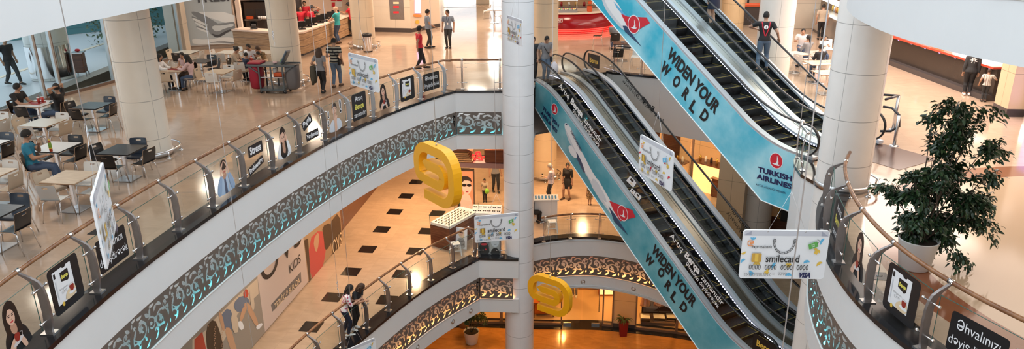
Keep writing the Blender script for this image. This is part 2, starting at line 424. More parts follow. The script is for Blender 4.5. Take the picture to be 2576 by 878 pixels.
# black inlaid squares of the level below, laid flush in the floor
T0 = at(993, 533, ZB); T1 = at(837, 748, ZB); tv = (T1 - T0) / 4; T2 = at(1100, 537, ZB)
sq = MB()
for row, base in enumerate((T0, T2, T2 + (T2 - T0))):
    for k in range(-4, 7):
        c = base + tv * k
        if row == 2 or (row == 1 and k > 4): continue
        sq.box((c.x, c.y, ZB + .002), (.575, .575, .01), 'black_gloss', GA)
o = sq.build('floor_inlay', None); struct(o)

# ------------------------------------------------------------------ pierced ornament
def stroke(pts, ws, k=1):
    L, Rr = [], []
    for i, p in enumerate(pts):
        a, b = pts[max(i - 1, 0)], pts[min(i + 1, len(pts) - 1)]; dx, dy = b[0] - a[0], b[1] - a[1]; l = hypot(dx, dy) or 1
        nx, ny = -dy / l, dx / l; w = ws[i] / 2; w *= k; L.append((p[0] + nx * w, p[1] + ny * w)); Rr.append((p[0] - nx * w, p[1] - ny * w))
    return L + Rr[::-1]
def spiral(cx, cy, r0, r1, a0, turns, n=22, w0=.008, w1=.05):
    pts = []; ws = []
    for i in range(n):
        t = i / (n - 1); a = radians(a0) + turns * 2 * pi * t; r = r0 + (r1 - r0) * t; pts.append((cx + r * cos(a), cy + r * sin(a)))
        ws.append(w0 + (w1 - w0) * sin(pi * min(1, t * .9 + .05)) ** 1.2)
    return stroke(pts, ws, 1.25)
def leaf(x, y, a, l, w, bend=.25):
    pts, ws = [], []; n = 10; a = radians(a)
    for i in range(n):
        t = i / (n - 1); b = a + bend * 2 * t; pts.append((x, y)); x += cos(b) * l / n; y += sin(b) * l / n
        ws.append(max(.006, w * sin(pi * t ** .75)))
    return stroke(pts, ws, 1.2)
def flower(x, y, r, a=0):
    P = []
    for i in range(30):
        t = 2 * pi * i / 30; q = r * (.62 + .38 * abs(cos(2.5 * t + a))); P.append((x + q * cos(t), y + q * sin(t)))
    return P
MW, MH = 1.27, .83
HOLES = [spiral(.3, .5, .05, .25, 200, -1.05), spiral(.93, .36, .05, .24, 20, -1.1), spiral(.62, .42, .04, .17, 150, 1.0, w1=.04), spiral(1.13, .6, .03, .13, 10, 1.0, w1=.035), spiral(.1, .22, .03, .13, 200, 1.0, w1=.035)]
HOLES += [leaf(*q) for q in ((.06, .09, 20, .3, .06, .5), (.36, .08, 10, .26, .055, .55), (.66, .07, 25, .28, .06, .45), (.94, .07, 10, .26, .055, .6), (.08, .42, 80, .22, .06, -.4), (.2, .76, -30, .24, .05, .6), (.47, .72, -60, .24, .07, .5), (.5, .3, 100, .2, .05, -.5),
          (.74, .62, 60, .2, .06, -.5), (.84, .72, -10, .24, .06, -.4), (1.12, .74, -50, .24, .06, .4), (1.16, .3, 70, .22, .06, .5), (.3, .5, -80, .16, .05, .6), (.93, .4, 100, .16, .05, .7), (.68, .22, 60, .17, .045, -.6), (.27, .27, 160, .16, .05, .6), (1.2, .12, 100, .14, .05, -.3), (.56, .56, 20, .15, .05, .6), (.02, .66, 40, .14, .05, .4))]
HOLES += [flower(.3, .5, .085), flower(.93, .38, .08, 1), flower(.62, .44, .055, .5), flower(.12, .62, .055), flower(1.13, .6, .05), flower(.78, .24, .05, .8)]
HOLES += [leaf(*q) for q in ((.02, .3, 60, .2, .06, .5), (.4, .62, 150, .18, .06, .5), (.62, .6, 100, .2, .06, -.5), (.98, .56, -40, .2, .055, .5), (.8, .5, 200, .16, .05, .5), (.44, .2, 140, .18, .055, -.5), (1.04, .22, 150, .16, .05, .5), (1.22, .46, 120, .16, .05, .5), (.06, .78, -10, .16, .05, .4), (.62, .78, -20, .2, .05, .4))]
HOLES = [[(min(max(x, .012), MW - .012), min(max(y, .03), MH - .03)) for x, y in P] for P in HOLES]
def ornament():
    pts = [V((MW * i / 8, 0)) for i in range(9)] + [V((MW * i / 8, MH)) for i in range(8, -1, -1)]
    ed = [(i, (i + 1) % 18) for i in range(18)]
    for P in HOLES:
        o = len(pts); n = len(P); pts += [V(p) for p in P]; ed += [(o + i, o + (i + 1) % n) for i in range(n)]
    for i in range(1, 12):
        for j in range(1, 6): pts.append(V((MW * i / 12, MH * j / 6)))
    vs, es, fs, *_ = delaunay_2d_cdt(pts, ed, [], 0, 1e-4)
    keep = []
    for f in fs:
        c = (vs[f[0]] + vs[f[1]] + vs[f[2]]) / 3
        if not any(inside(P, c.x, c.y) for P in HOLES): keep.append(tuple(f))
    cnt = {}
    for f in keep:
        for a, b in zip(f, f[1:] + f[:1]): cnt[a, b] = 1
    rim = [(a, b) for a, b in cnt if (b, a) not in cnt]
    return vs, keep, rim
OV, OF, ORIM = ornament()
def ornament_panel(path, s0, w, ztop, parent, flip=False):
    n = len(OV); vs = []
    for d in (-.006, -.022):
        for v in OV:
            x = v.x / MW * w
            p = path.off(s0 + (w - x if flip else x), d); vs.append((p.x, p.y, ztop - MH + v.y))
    fs = list(OF) + [(a, b, b + n, a + n) for a, b in ORIM]
    return MB().add(vs, fs, 'panel_brown').build('ornament_panel', parent)
mat('led_teal', (.1, .6, .6), .5, emit=(.12, .85, .95), es=6); mat('led_warm', (.8, .4, .1), .5, emit=(1, .42, .1), es=24); mat('led_red', (.8, .2, .1), .5, emit=(1, .2, .1), es=4)
mat('led_soft', (.8, .8, .8), .5, emit=(1, .97, .97), es=7); mat('ledge', (.72, .72, .7), .4)
def facia(name, path, z0, led, ornament=True, s_from=0, s_to=None, flip=False, lamps=(), bottom=-2.12, top=-.02, dz=0):
    n = max(2, int(path.L / .3)); T = np.linspace(0, path.L, n); rings = []
    sec = [(0, top), (0, -.735 + dz), (-.16, -.735 + dz), (-.16, -1.575 + dz), (0, -1.575 + dz), (0, bottom), (-.35, bottom), (-.35, top)] if ornament else [(0, top), (0, bottom), (-.35, bottom), (-.35, top)]
    for t in T: rings.append([path.off(t, o) + V((0, 0, z0 + z)) for o, z in sec])
    f = struct(MB().sweep(rings, 'white_paint').build(name))
    if ornament:
        s_to = s_to or path.L; k = max(1, round((s_to - s_from) / MW)); w = (s_to - s_from) / k
        for i in range(k): ornament_panel(path, s_from + i * w, w, z0 - .74 + dz, f, flip)
        TT = np.linspace(s_from, s_to, max(2, int((s_to - s_from) / .6)))
        MB().tube([path.off(t, -.075) + V((0, 0, z0 - 1.56 + dz)) for t in TT], .012, led, 6).build('light_strip', f)
        if led == 'led_teal': MB().tube([path.off(t, -.06) + V((0, 0, z0 - .75 + dz)) for t in TT], .012, 'led_soft', 6).build('light_strip', f)
        if led == 'led_warm': MB().tube([path.off(t, -.075) + V((0, 0, z0 - .75)) for t in TT], .01, 'led_red', 6).build('light_strip', f)
        led_ = MB(); A = [path.off(t, .012) + V((0, 0, z0 - 1.585 + dz)) for t in TT]; led_.tube(A, .012, 'ledge', 6).build('ledge_bead', f)
    return f
def curb(path, z0, w, parent=None, o0=.03):
    T = np.linspace(0, path.L, max(2, int(path.L / .3)))
    return struct(MB().sweep([[path.off(t, o) + V((0, 0, z0 + z)) for o, z in ((o0, -.03), (o0, .05), (-w, .05), (-w, -.03))] for t in T], 'black_granite').build('trim_1'))
facia('facia_food_court', edgeL, 0, 'led_teal', s_from=4.5)
facia('facia_food_court_straight', edgeL2, 0, 'led_teal', s_from=.02, s_to=1.62)
facia('facia_food_court_right', edgeR, 0, 'led_teal', s_from=.9, s_to=10)
facia('facia_food_court_far', edgeAF, 0, 'led_teal', False)
facia('facia_beside_stairs', Path([(7.28, 17.95), (7.02, 17.45), (6.9, 16.6), (7.05, 15.9)]), 0, 'led_teal', False, bottom=-2.3)
curb(edgeL, 0, .42); curb(edgeL2, 0, .3); curb(edgeR, 0, .5); curb(edgeAF, 0, .25)
curb(Path([(7.28, 17.95), (7.02, 17.45), (6.9, 16.6), (7.05, 15.9)]), 0, .45)
facia('facia_below', edgeBL, ZB, 'led_warm', s_from=5.2)
facia('facia_below_straight', edgeBL2, ZB, 'led_warm', s_from=.02, s_to=1.2)
facia('facia_below_far', edgeBF, ZB, 'led_warm', s_from=.3)
curb(edgeBL, ZB, .42); curb(edgeBL2, ZB, .4); curb(edgeBF, ZB, .3)
# level above: only its lower strip and ornament reach the picture
facia('facia_above', edgeL, ZU, 'led_teal', s_from=4.5, s_to=15, dz=.42, bottom=-1.9)
facia('facia_above_right', edgeR, ZU, 'led_teal', s_from=.6, s_to=12, dz=.28, bottom=-2.05)

# round spotlights set in the lower strip of the facia below
sp0 = MB(); sp0.lathe([(.055, 0), (.085, .0), (.09, .012), (.06, .02), (.055, .008)], 'steel', n=20); 
def eye_light(path, s, z0, size=1):
    p = path.off(s, .0); nn = path.nor(s); X = path.tan(s)
    o = thing('facia_spotlight', 'x', 'spotlight', p + V((0, 0, z0 - 1.85)), group='round spotlights in the white balcony edges')
    R = Matrix((X, V((0, 0, 1)), nn)).transposed()
    MB().lathe([(.05, .0), (.09, .0), (.09, .014), (.055, .018), (.05, .004)], 'steel', n=18, R=R).build('frame', o)
    MB().lathe([(.0, .02), (.03, .018), (.046, .004)], 'dark_grey' if size < 1 else 'white_gloss', n=14, R=R).build('lens', o)
    o['label'] = 'small round spotlight set in a white balcony edge below the glowing ornament'
    return o
for p, l in (((1033, 868), 'nearest the bottom of the picture'), ((1122, 802), 'middle of its three'), ((1168, 775), 'nearest the white column')):
    q = at(p[0], p[1], ZB - 1.85); eye_light(edgeBL, edgeBL.near(q), ZB)['label'] = 'round spotlight in the curved edge under the leaning women, ' + l
for p, l in (((1402, 698), 'left of its three'), ((1464, 693), 'middle of its three'), ((1606, 713), 'beside the stairs panel')):
    q = at(p[0], p[1], ZB - 1.85); s = edgeBF.near(q); eye_light(edgeBF, s, ZB)['label'] = 'round spotlight in the far curved edge above the shop, ' + l

# ------------------------------------------------------------------ round columns
def column(name, x, y, r, z0, z1, seam, hz=1.02, zj=.5, col=(.68, .63, .55), ring=True):
    m = clad('cladding_' + name, col, hz, zj, ('angle', seam))
    b = MB(); b.lathe([(r, z0), (r, z1)], m, n=48); o = b.build(name); o.location = (x, y, 0); struct(o)
    if ring: bump_ring(x, y, r, z0 if z0 > -1 else 0, None, *((radians(-115), radians(75)) if 'column_4' in name else (0, 2 * pi)))
    return o
def bump_ring(x, y, r, z, parent=None, a0=0, a1=2 * pi):
    t = thing('column_guard_rail', 'low steel guard rail on short feet round the foot of a stone column', 'guard rail', (x, y, z), group='guard rails round the columns')
    MB().lathe([(r + .005, 0), (r + .03, 0), (r + .03, .14), (r + .005, .14)], 'steel', n=40).build('plinth_band', t)
    R = r + .2
    full = a1 - a0 > 6.28; MB().tube([(R * cos(a0 + (a1 - a0) * i / 36), R * sin(a0 + (a1 - a0) * i / 36), .2) for i in range(36 if full else 37)], .025, 'chrome', 8, full).build('ring', t)
    for k in range(6):
        a = a0 + (a1 - a0) * (k + .5) / 6; b = MB(); b.tube([(R * cos(a), R * sin(a), .19), (R * cos(a), R * sin(a), .02)], .02, 'chrome'); b.lathe([(0, .03), (.06, .03), (.06, .0)], 'chrome', (R * cos(a), R * sin(a), 0), 12); b.build('foot', t)
    return t
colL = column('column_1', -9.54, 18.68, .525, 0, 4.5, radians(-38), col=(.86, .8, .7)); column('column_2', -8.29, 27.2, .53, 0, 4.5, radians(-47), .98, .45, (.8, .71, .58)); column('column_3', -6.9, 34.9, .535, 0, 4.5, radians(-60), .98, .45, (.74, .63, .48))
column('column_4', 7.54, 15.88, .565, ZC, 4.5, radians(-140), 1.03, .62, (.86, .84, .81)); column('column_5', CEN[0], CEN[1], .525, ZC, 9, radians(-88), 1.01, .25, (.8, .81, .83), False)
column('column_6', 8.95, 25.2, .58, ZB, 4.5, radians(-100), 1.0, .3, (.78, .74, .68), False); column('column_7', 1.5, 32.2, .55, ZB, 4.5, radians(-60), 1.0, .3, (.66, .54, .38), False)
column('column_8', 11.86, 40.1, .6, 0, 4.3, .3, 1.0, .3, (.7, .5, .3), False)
bump_ring(1.5, 32.2, .55, ZB)
for k, t in enumerate([o for o in COL.objects if o.name.startswith('column_guard_rail')]):
    t['label'] = ['low steel guard rail round the foot of the column beside the black tables', 'low steel guard rail round the column behind the cleaning cart', 'low steel guard rail round the column with the litter bin', 'low steel guard rail round the big column by the potted fig tree', 'low steel guard rail round the column behind the man in the checked shirt'][k]
# ------------------------------------------------------------------ flat printed pictures
class Art:
    "a flat print made of coloured outlines, layer over layer, in the plane O, X, Y"
    def __init__(s, O, X, Y, sc=1, lift=.0007):
        s.b = MB(); s.X, s.Y = V(X).normalized(), V(Y).normalized(); s.N = s.X.cross(s.Y); s.O = V(O); s.k = 0; s.sc = sc; s.lift = lift
    def _o(s): s.k += 1; return s.O + s.N * (s.lift * s.k)
    def poly(s, P, m, smooth=0):
        for _ in range(smooth):
            Q = []
            for i, p in enumerate(P):
                q = P[(i + 1) % len(P)]; Q += [(p[0] * .75 + q[0] * .25, p[1] * .75 + q[1] * .25), (p[0] * .25 + q[0] * .75, p[1] * .25 + q[1] * .75)]
            P = Q
        s.b.flat([(x * s.sc, y * s.sc) for x, y in P], s._o(), s.X, s.Y, m); return s
    def rect(s, x, y, w, h, m, r=0):
        return s.poly(rrect(w, h, r, 4, x, y) if r else [(x - w / 2, y - h / 2), (x + w / 2, y - h / 2), (x + w / 2, y + h / 2), (x - w / 2, y + h / 2)], m)
    def ell(s, x, y, rx, ry, m, rot=0, n=20):
        c, d = cos(radians(rot)), sin(radians(rot)); P = []
        for i in range(n):
            a, e = rx * cos(2 * pi * i / n), ry * sin(2 * pi * i / n); P.append((x + a * c - e * d, y + a * d + e * c))
        return s.poly(P, m)
    def line(s, P, w, m): return s.poly(stroke(P, w if isinstance(w, list) else [w] * len(P)), m)
    def ring(s, x, y, r, w, m, sy=1, n=28):
        o = s._o(); A = [(x + r * cos(2 * pi * i / n), y + r * sy * sin(2 * pi * i / n)) for i in range(n)]; B = [(x + (r - w) * cos(2 * pi * i / n), y + (r - w) * sy * sin(2 * pi * i / n)) for i in range(n)]
        P = [o + s.X * p[0] * s.sc + s.Y * p[1] * s.sc for p in A + B]
        s.b.add(P, [(i, (i + 1) % n, n + (i + 1) % n, n + i) for i in range(n)], m); return s
    def text(s, body, size, m, x, y, rot=0, **k):
        me = text_data(body, size * s.sc, m, depth=0, **{**k, 'bold': k.get('bold', 0) * s.sc}); c, d = cos(radians(rot)), sin(radians(rot))
        o = s._o() + s.X * x * s.sc + s.Y * y * s.sc
        s.b.mesh(me, frame(o, s.X * c + s.Y * d, s.Y * c - s.X * d), m); bpy.data.meshes.remove(me); return s
    def build(s, name, parent=None, label=None): return s.b.build(name, parent, label)
for n, c in dict(print_skin=(.72, .45, .33), print_skin_dark=(.5, .28, .19), print_hair=(.02, .013, .011), print_hair2=(.045, .03, .024), print_black=(.012, .012, .014), print_white=(.8, .82, .85), print_shirt=(.42, .55, .72), print_shirt_dark=(.3, .42, .6), print_tea=(.3, .03, .02), print_cup=(.65, .6, .6), print_grey=(.2, .21, .22), print_mid=(.42, .42, .42), print_green=(.12, .4, .09), print_blue=(.12, .45, .72), print_gold=(.75, .5, .08), print_orange=(.85, .3, .09), print_red=(.6, .03, .05), print_cream=(.75, .6, .4), print_yellow=(.72, .66, .12), print_navy=(.015, .02, .09), print_tie=(.09, .11, .17), print_light=(.62, .65, .7)).items(): mat(n, c, .35)
def tea_woman(a):
    a.poly([(-.2, -.4), (-.24, -.25), (-.2, -.08), (-.1, .0), (.1, .0), (.24, -.1), (.3, -.28), (.32, -.4)], 'print_black', 2)
    a.poly([(-.14, -.1), (-.17, .1), (-.15, .3), (-.05, .41), (.06, .4), (.14, .28), (.16, .08), (.19, -.14), (.1, -.2), (.0, -.02)], 'print_hair', 2)
    a.poly([(-.05, -.1), (-.07, .06), (.06, .06), (.07, -.12)], 'print_skin_dark', 1)
    a.ell(-.01, .16, .085, .125, 'print_skin', 8)
    a.poly([(-.12, .1), (-.1, .26), (-.02, .32), (-.06, .25), (-.09, .2)], 'print_hair', 1).poly([(.1, .04), (.1, .24), (.02, .31), (.06, .24), (.075, .16)], 'print_hair', 1)
    for x in (-.045, .03): a.ell(x, .175, .018, .008, 'print_hair').ell(x, .2, .026, .006, 'print_hair', 5)
    a.ell(-.008, .09, .03, .011, 'print_red').ell(-.006, .13, .012, .006, 'print_skin_dark')
    a.poly([(-.24, -.4), (-.16, -.24), (-.05, -.14), (.02, -.16), (-.04, -.28), (-.1, -.4)], 'print_skin', 1).poly([(.12, -.4), (.06, -.24), (.03, -.2), (.1, -.18), (.17, -.28), (.2, -.4)], 'print_skin', 1)
    a.ell(.02, -.24, .12, .035, 'print_cup', 15).poly([(-.05, -.1), (-.035, -.23), (.055, -.24), (.085, -.11)], 'print_tea', 1).line([(.08, -.12), (.13, -.14), (.11, -.2), (.06, -.2)], .014, 'print_cup')
def stressed_man(a):
    a.poly([(-.36, -.42), (-.34, -.2), (-.22, -.02), (-.08, .02), (.1, .02), (.24, -.02), (.34, -.2), (.36, -.42)], 'print_shirt', 2)
    a.poly([(-.06, -.42), (-.04, -.08), (.02, -.08), (.05, -.42)], 'print_tie')
    a.poly([(-.1, -.02), (-.02, -.1), (.08, -.02), (.05, .06), (-.06, .06)], 'print_skin_dark', 1)
    a.ell(0, .16, .1, .135, 'print_skin').ell(0, .25, .12, .115, 'print_hair2').ell(0, .08, .06, .035, 'print_skin_dark').ell(-.04, .14, .02, .007, 'print_hair').ell(.04, .14, .02, .007, 'print_hair').ell(0, .085, .025, .007, 'print_red')
    for s in (-1, 1):
        a.poly([(s * .34, -.4), (s * .27, -.1), (s * .16, .06), (s * .1, .02), (s * .2, -.4)], 'print_shirt_dark', 1)
        a.poly([(s * .18, .02), (s * .14, .22), (s * .05, .3), (s * .03, .27), (s * .1, .16), (s * .11, .0)], 'print_skin', 1)
        for k in range(3): a.line([(s * (.12 - .02 * k), .2 + .02 * k), (s * (.04 - .015 * k), .27 + .03 * k)], .015, 'print_skin')
def stressed_woman(a):
    a.poly([(-.3, -.42), (-.32, -.25), (-.22, -.08), (.2, -.1), (.33, -.25), (.3, -.42)], 'print_white', 2)
    a.poly([(-.14, -.42), (-.18, -.1), (-.16, .2), (-.06, .4), (.06, .4), (.16, .22), (.17, -.05), (.16, -.42)], 'print_hair', 2)
    a.poly([(-.05, -.3), (-.06, .02), (.07, .02), (.08, -.3)], 'print_skin_dark', 1).poly([(-.12, -.42), (-.02, -.24), (.1, -.42)], 'print_black', 1)
    a.ell(0, .12, .095, .14, 'print_skin', -6).poly([(-.1, .12), (-.09, .26), (.0, .36), (-.02, .26), (-.06, .2)], 'print_hair', 1).poly([(.1, .12), (.09, .25), (.0, .36), (.03, .26), (.07, .2)], 'print_hair', 1)
    for x in (-.04, .04): a.ell(x, .11, .022, .007, 'print_hair').ell(x, .145, .028, .006, 'print_hair2')
    a.ell(.005, .03, .03, .01, 'print_red').ell(0, .07, .012, .006, 'print_skin_dark')
    for s in (-1, 1):
        a.poly([(s * .33, -.36), (s * .26, -.1), (s * .16, .06), (s * .11, .0), (s * .19, -.36)], 'print_white', 1)
        a.poly([(s * .17, .0), (s * .15, .16), (s * .09, .25), (s * .07, .22), (s * .1, .1), (s * .1, .0)], 'print_skin', 1)
def thinking_man(a):
    a.poly([(-.36, -.42), (-.3, -.22), (-.14, -.06), (.14, -.06), (.3, -.16), (.36, -.42)], 'print_light', 2)
    a.poly([(-.09, -.12), (-.08, .06), (.09, .06), (.1, -.12), (.0, -.2)], 'print_skin_dark', 1)
    a.ell(0, .19, .11, .15, 'print_skin', 6).poly([(-.12, .2), (-.13, .32), (-.03, .4), (.08, .38), (.13, .28), (.12, .2), (.09, .28), (-.06, .3)], 'print_hair2', 1)
    for x in (-.045, .045): a.ell(x, .215, .018, .008, 'print_hair').ell(x, .245, .028, .007, 'print_hair')
    a.ell(.0, .17, .018, .02, 'print_skin_dark').ell(.0, .11, .03, .009, 'print_red').ell(0, .085, .07, .035, 'print_skin_dark')
    a.poly([(-.08, -.42), (-.06, -.2), (-.05, -.02), (.0, .08), (.03, .07), (.02, .0), (.1, .03), (.12, .0), (.06, -.1), (.07, -.42)], 'print_skin', 1)
    for x, y, ss, ch in ((-.32, .12, .24, '!'), (-.36, -.12, .22, '?'), (.3, .22, .5, '!')): a.text(ch, ss, 'print_white', x, y, bold=.03).text(ch, ss, 'print_black', x, y, bold=.008)
def product_tablet(a):
    a.rect(0, 0, .76, .78, 'print_black', .08); a.rect(-.04, .03, .46, .56, 'print_white')
    a.ell(.02, .31, .05, .03, 'print_black').poly([(-.1, .24), (.1, .24), (.1, .09), (.06, .05), (-.1, .09)], 'print_black').text('Berqa', .085, 'print_yellow', 0, .15, bold=.004, xs=.8)
    a.text('Bərgamot', .05, 'print_mid', -.08, -.02).text('ÇAYI', .06, 'print_mid', -.08, -.08).rect(-.23, .24, .04, .08, 'print_black').rect(-.23, .0, .02, .3, 'print_light')
    a.poly([(-.1, -.25), (-.05, -.12), (.14, -.06), (.19, -.1), (.19, -.25)], 'print_cream', 1).ell(.1, -.17, .09, .03, 'print_white').poly([(.04, -.04), (.06, -.16), (.14, -.16), (.16, -.04)], 'print_tea', 1).ell(.1, -.04, .06, .015, 'print_cup').ell(-.16, -.26, .03, .035, 'print_gold')
def mood_sign(a): a.rect(0, 0, .84, .6, 'print_black', .05).text('Əhvalınızı', .215, 'print_white', 0, .13, xs=.78).text('dəyişdirəcək', .205, 'print_white', 0, -.12, xs=.72)
def time_sign(a): a.rect(0, 0, .74, .8, 'print_black', .06).text('Artıq', .22, 'print_white', 0, .24, xs=.85).text('Berqa', .23, 'print_yellow', 0, 0, bold=.006, xs=.85).text('zamanıdır', .2, 'print_white', 0, -.24, xs=.78)
def stress_sign(a):
    a.rect(.06, .19, .62, .28, 'print_black', .03).text('Stress', .25, 'print_white', .06, .19, bold=.008, xs=.78)
    c, d = cos(radians(13)), sin(radians(13)); a.poly([(.0 + x * c - y * d, -.2 + x * d + y * c) for x, y in rrect(.68, .2, .03)], 'print_black').text('Problemlər', .16, 'print_white', 0, -.2, 13, bold=.006, xs=.82)
def nerves_sign(a):
    c, d = cos(radians(22)), sin(radians(22)); a.poly([(-.1 + x * c - y * d, .2 + x * d + y * c) for x, y in rrect(.5, .26, .03)], 'print_black').text('Əsəb', .23, 'print_white', -.1, .2, 22, bold=.008, xs=.78)
    a.rect(.1, -.2, .62, .23, 'print_black', .03).text('Yorğunluq', .15, 'print_white', .1, -.2, bold=.005, xs=.85)
ART = dict(tea=(tea_woman, 'printed picture of a woman holding a tea glass'), man=(stressed_man, 'printed picture of a man holding his head'), woman=(stressed_woman, 'printed picture of a woman holding her temples'), think=(thinking_man, 'printed picture of a thinking man with exclamation marks'),
           tablet=(product_tablet, 'black rounded sticker with a tea packet'), mood=(mood_sign, 'black sticker reading Əhvalınızı dəyişdirəcək'), time=(time_sign, 'black sticker reading Artıq, zamanıdır'), stress=(stress_sign, 'black stickers reading Stress and Problemlər'), nerves=(nerves_sign, 'black stickers reading Əsəb and Yorğunluq'))

# ------------------------------------------------------------------ balcony railings
BLADE = [(-.045, .05), (.06, .05), (.095, .28), (.108, .5), (.1, .7), (.075, .83), (.025, .915), (-.08, .985), (-.235, 1.06), (-.25, 1.04), (-.12, .945), (-.05, .85), (-.025, .7), (-.02, .4)]
def blade_post(p, nn, X, t, m):
    "bent flat post standing on the curb, leaning arm up to the handrail"
    o = MB().prism(BLADE, p - X * .022, nn, V((0, 0, 1)), X * .044, m).box(p + nn * .01 + V((0, 0, .058)), (.2, .16, .016), 'steel', atan2(nn.y, nn.x)).build('post', t)
    for z in (.27, .8):
        q = p + nn * .02 + V((0, 0, z)); b = MB(); b.tube([q - X * .15, q + X * .15], .011, 'chrome', 6)
        for s in (-1, 1): b.ball(q + X * .15 * s, .028, 'chrome', 8, 6)
        b.build('standoff', o)
    return o
def rod_post(p, nn, X, t, m):
    pts = [p + nn * (.06 * sin(pi * k / 8)) + V((0, 0, .05 + 1.0 * k / 8)) for k in range(9)]
    b = MB(); b.tube([q - X * .02 for q in pts], .011, m, 6); b.tube([q + X * .02 for q in pts], .011, m, 6); b.box(p + V((0, 0, .058)), (.12, .12, .016), 'steel', atan2(nn.y, nn.x)); o = b.build('post', t)
    for z in (.3, .85):
        q = p + nn * .06 + V((0, 0, z)); b = MB(); b.tube([q - X * .16, q + X * .16], .009, 'chrome', 6)
        for s in (-1, 1): b.ball(q + X * .16 * s, .022, 'chrome', 8, 6)
        b.build('standoff', o)
    return o
def railing(name, label, path, posts, z0, post=blade_post, pm='post_bronze', rail=(-.25, 1.08), art={}, ext=(0, 0), group=None, glass=(-.04, .13, .94), railm='rail_wood', rr=.036):
    t = thing(name, label, 'railing', path.off(posts[0], 0) + V((0, 0, z0)), 0, group); base = t.location.copy()
    L = lambda v: v - base
    a, b_ = posts[0] - ext[0], posts[-1] + ext[1]
    TT = np.linspace(a, b_, max(6, int((b_ - a) / .25)))
    rp = [L(path.off(s, rail[0]) + V((0, 0, z0 + rail[1]))) for s in TT]
    h = MB().tube(rp, rr, railm, 10).build('handrail', t)
    for s in posts:
        p = path.off(s, 0); X = path.tan(s); nn = path.nor(s); post(L(p + V((0, 0, z0))), nn, X, t, pm(s) if callable(pm) else pm)
        q = L(path.off(s, rail[0]) + V((0, 0, z0 + rail[1]))); MB().tube([q - X * .04, q + X * .04], rr + .008, 'chrome', 10).build('collar', h)
    S_ = ([posts[0] - 1.27] if ext[0] > .8 else []) + list(posts) + ([posts[-1] + 1.27] if ext[1] > .8 else [])
    k0 = -1 if ext[0] > .8 else 0
    for i in range(len(S_) - 1):
        A, B = path.off(S_[i], glass[0]), path.off(S_[i + 1], glass[0]); X = (B - A).normalized(); w = (B - A).length
        if w < .5: continue
        A, B = L(A + X * .07), L(B - X * .07); g = MB(); nn = V((X.y, -X.x, 0)); zc = z0 + (glass[1] + glass[2]) / 2
        c = (A + B) / 2 + V((0, 0, zc)); ang = atan2(X.y, X.x)
        Z0, Z1 = V((0, 0, z0 + glass[1])), V((0, 0, z0 + glass[2]))
        g.add([A + Z0, B + Z0, B + Z1, A + Z1], [(0, 1, 2, 3)], 'glass')
        g.box(c + V((0, 0, (glass[2] - glass[1]) / 2)), (w - .14, .012, .006), 'glass_edge', ang)
        for e in (A, B): g.box(e + V((0, 0, zc)), (.004, .012, glass[2] - glass[1]), 'glass_edge', ang)
        go = g.build('glass_panel', t)
        if i + k0 in art:
            kind = art[i + k0]; dx = 0
            if isinstance(kind, tuple): kind, dx = kind
            ar = Art(c + nn * .012 + X * dx + V((0, 0, .0)), X, V((0, 0, 1))); ART[kind][0](ar); ar.build('sticker', go, ART[kind][1])
    return t
pp = [PL_ALL.near(p) for p in [(-7.02, 9.76)]][0]
step = (PL_ALL.near((-2.35, 25.43)) - pp) / 13
railing('balcony_railing', 'long curved food court balcony railing with printed glass panels and wooden handrail', PL_ALL, [pp + step * i for i in range(14)], 0, ext=(3.5, .52),
        pm=lambda s: 'post_silver' if s > pp + 8.5 * step else 'post_bronze', art={-1: ('tea', .0), 0: 'tablet', 1: 'mood', 4: 'man', 5: 'stress', 6: 'woman', 7: 'nerves', 8: 'think', 9: 'time', 10: 'tea', 11: 'tablet', 12: 'mood'})
pc = at(1128, 148, 1.08)
st = Path([V((pc.x, pc.y - .2, 0)), V((-.2, pc.y - .25, 0))])
railing('landing_railing', 'short straight glass railing with two slim posts beside the white column', Path([(-2.15, 25.8), (-.28, 25.75)]), [.42, 1.75], 0, rod_post, 'post_bronze', rail=(-.12, 1.08), ext=(.45, .05), glass=(.0, .13, .96))
pr = [postsR.near(q) for q in ((6.62, 14.6), (6.1, 13.25), (5.82, 11.9), (5.7, 10.5), (5.88, 9.14), (6.4, 7.8))]
railing('balcony_railing', 'curved railing in front of the potted fig tree with printed glass panels', postsR, pr, 0, ext=(.85 if False else .7, .7), art={1: 'time', 2: 'tea', 3: 'tablet', 4: 'mood'})
pB = Path([edgeBL.off(t, -.2) for t in np.linspace(0, edgeBL.L, 60)])
qb = [pB.near(V(at(700 + x * 600 / 1895, 600 + y * 600 / 1895, ZB))) for x, y in ((480, 870), (655, 735), (832, 590), (1008, 455), (1190, 345), (1368, 235), (1553, 145))]
sb = (qb[-1] - qb[0]) / 6
railing('balcony_railing', 'curved railing of the level below on which two women lean', pB, [qb[0] + sb * i for i in range(-4, 7)], ZB, ext=(.5, .2), rail=(-.25, 1.1))
railing('landing_railing', 'short straight glass railing on the level below beside the white column', Path([(-1.3, 23.85), (-.3, 23.8)]), [.1, .9], ZB, rod_post, 'post_bronze', rail=(-.1, 1.08), ext=(.1, .05), glass=(0, .13, .96))
pf = Path([edgeBF.off(t, .12) for t in np.linspace(0, edgeBF.L, 60)])
s1 = pf.near(V(at(1426, 585, ZB))); 
railing('balcony_railing', 'curved glass railing of the level below behind the stool', pf, [s1 - 1.05, s1, s1 + 1.08, s1 + 2.16, s1 + 3.24, s1 + 4.3, s1 + 5.4], ZB, rod_post, 'post_bronze', rail=(.12, 1.08), ext=(.15, .3), glass=(.02, .13, .94), railm='rail_wood')
railing('balcony_railing', 'straight glass railing behind the moving stairs with dark frame', edgeAF, [.4, 1.5, 2.6, 3.7, 4.8], 0, rod_post, 'dark_metal', rail=(-.1, 1.05), ext=(.15, .2), glass=(-.08, .1, .95), railm='dark_metal', rr=.022)
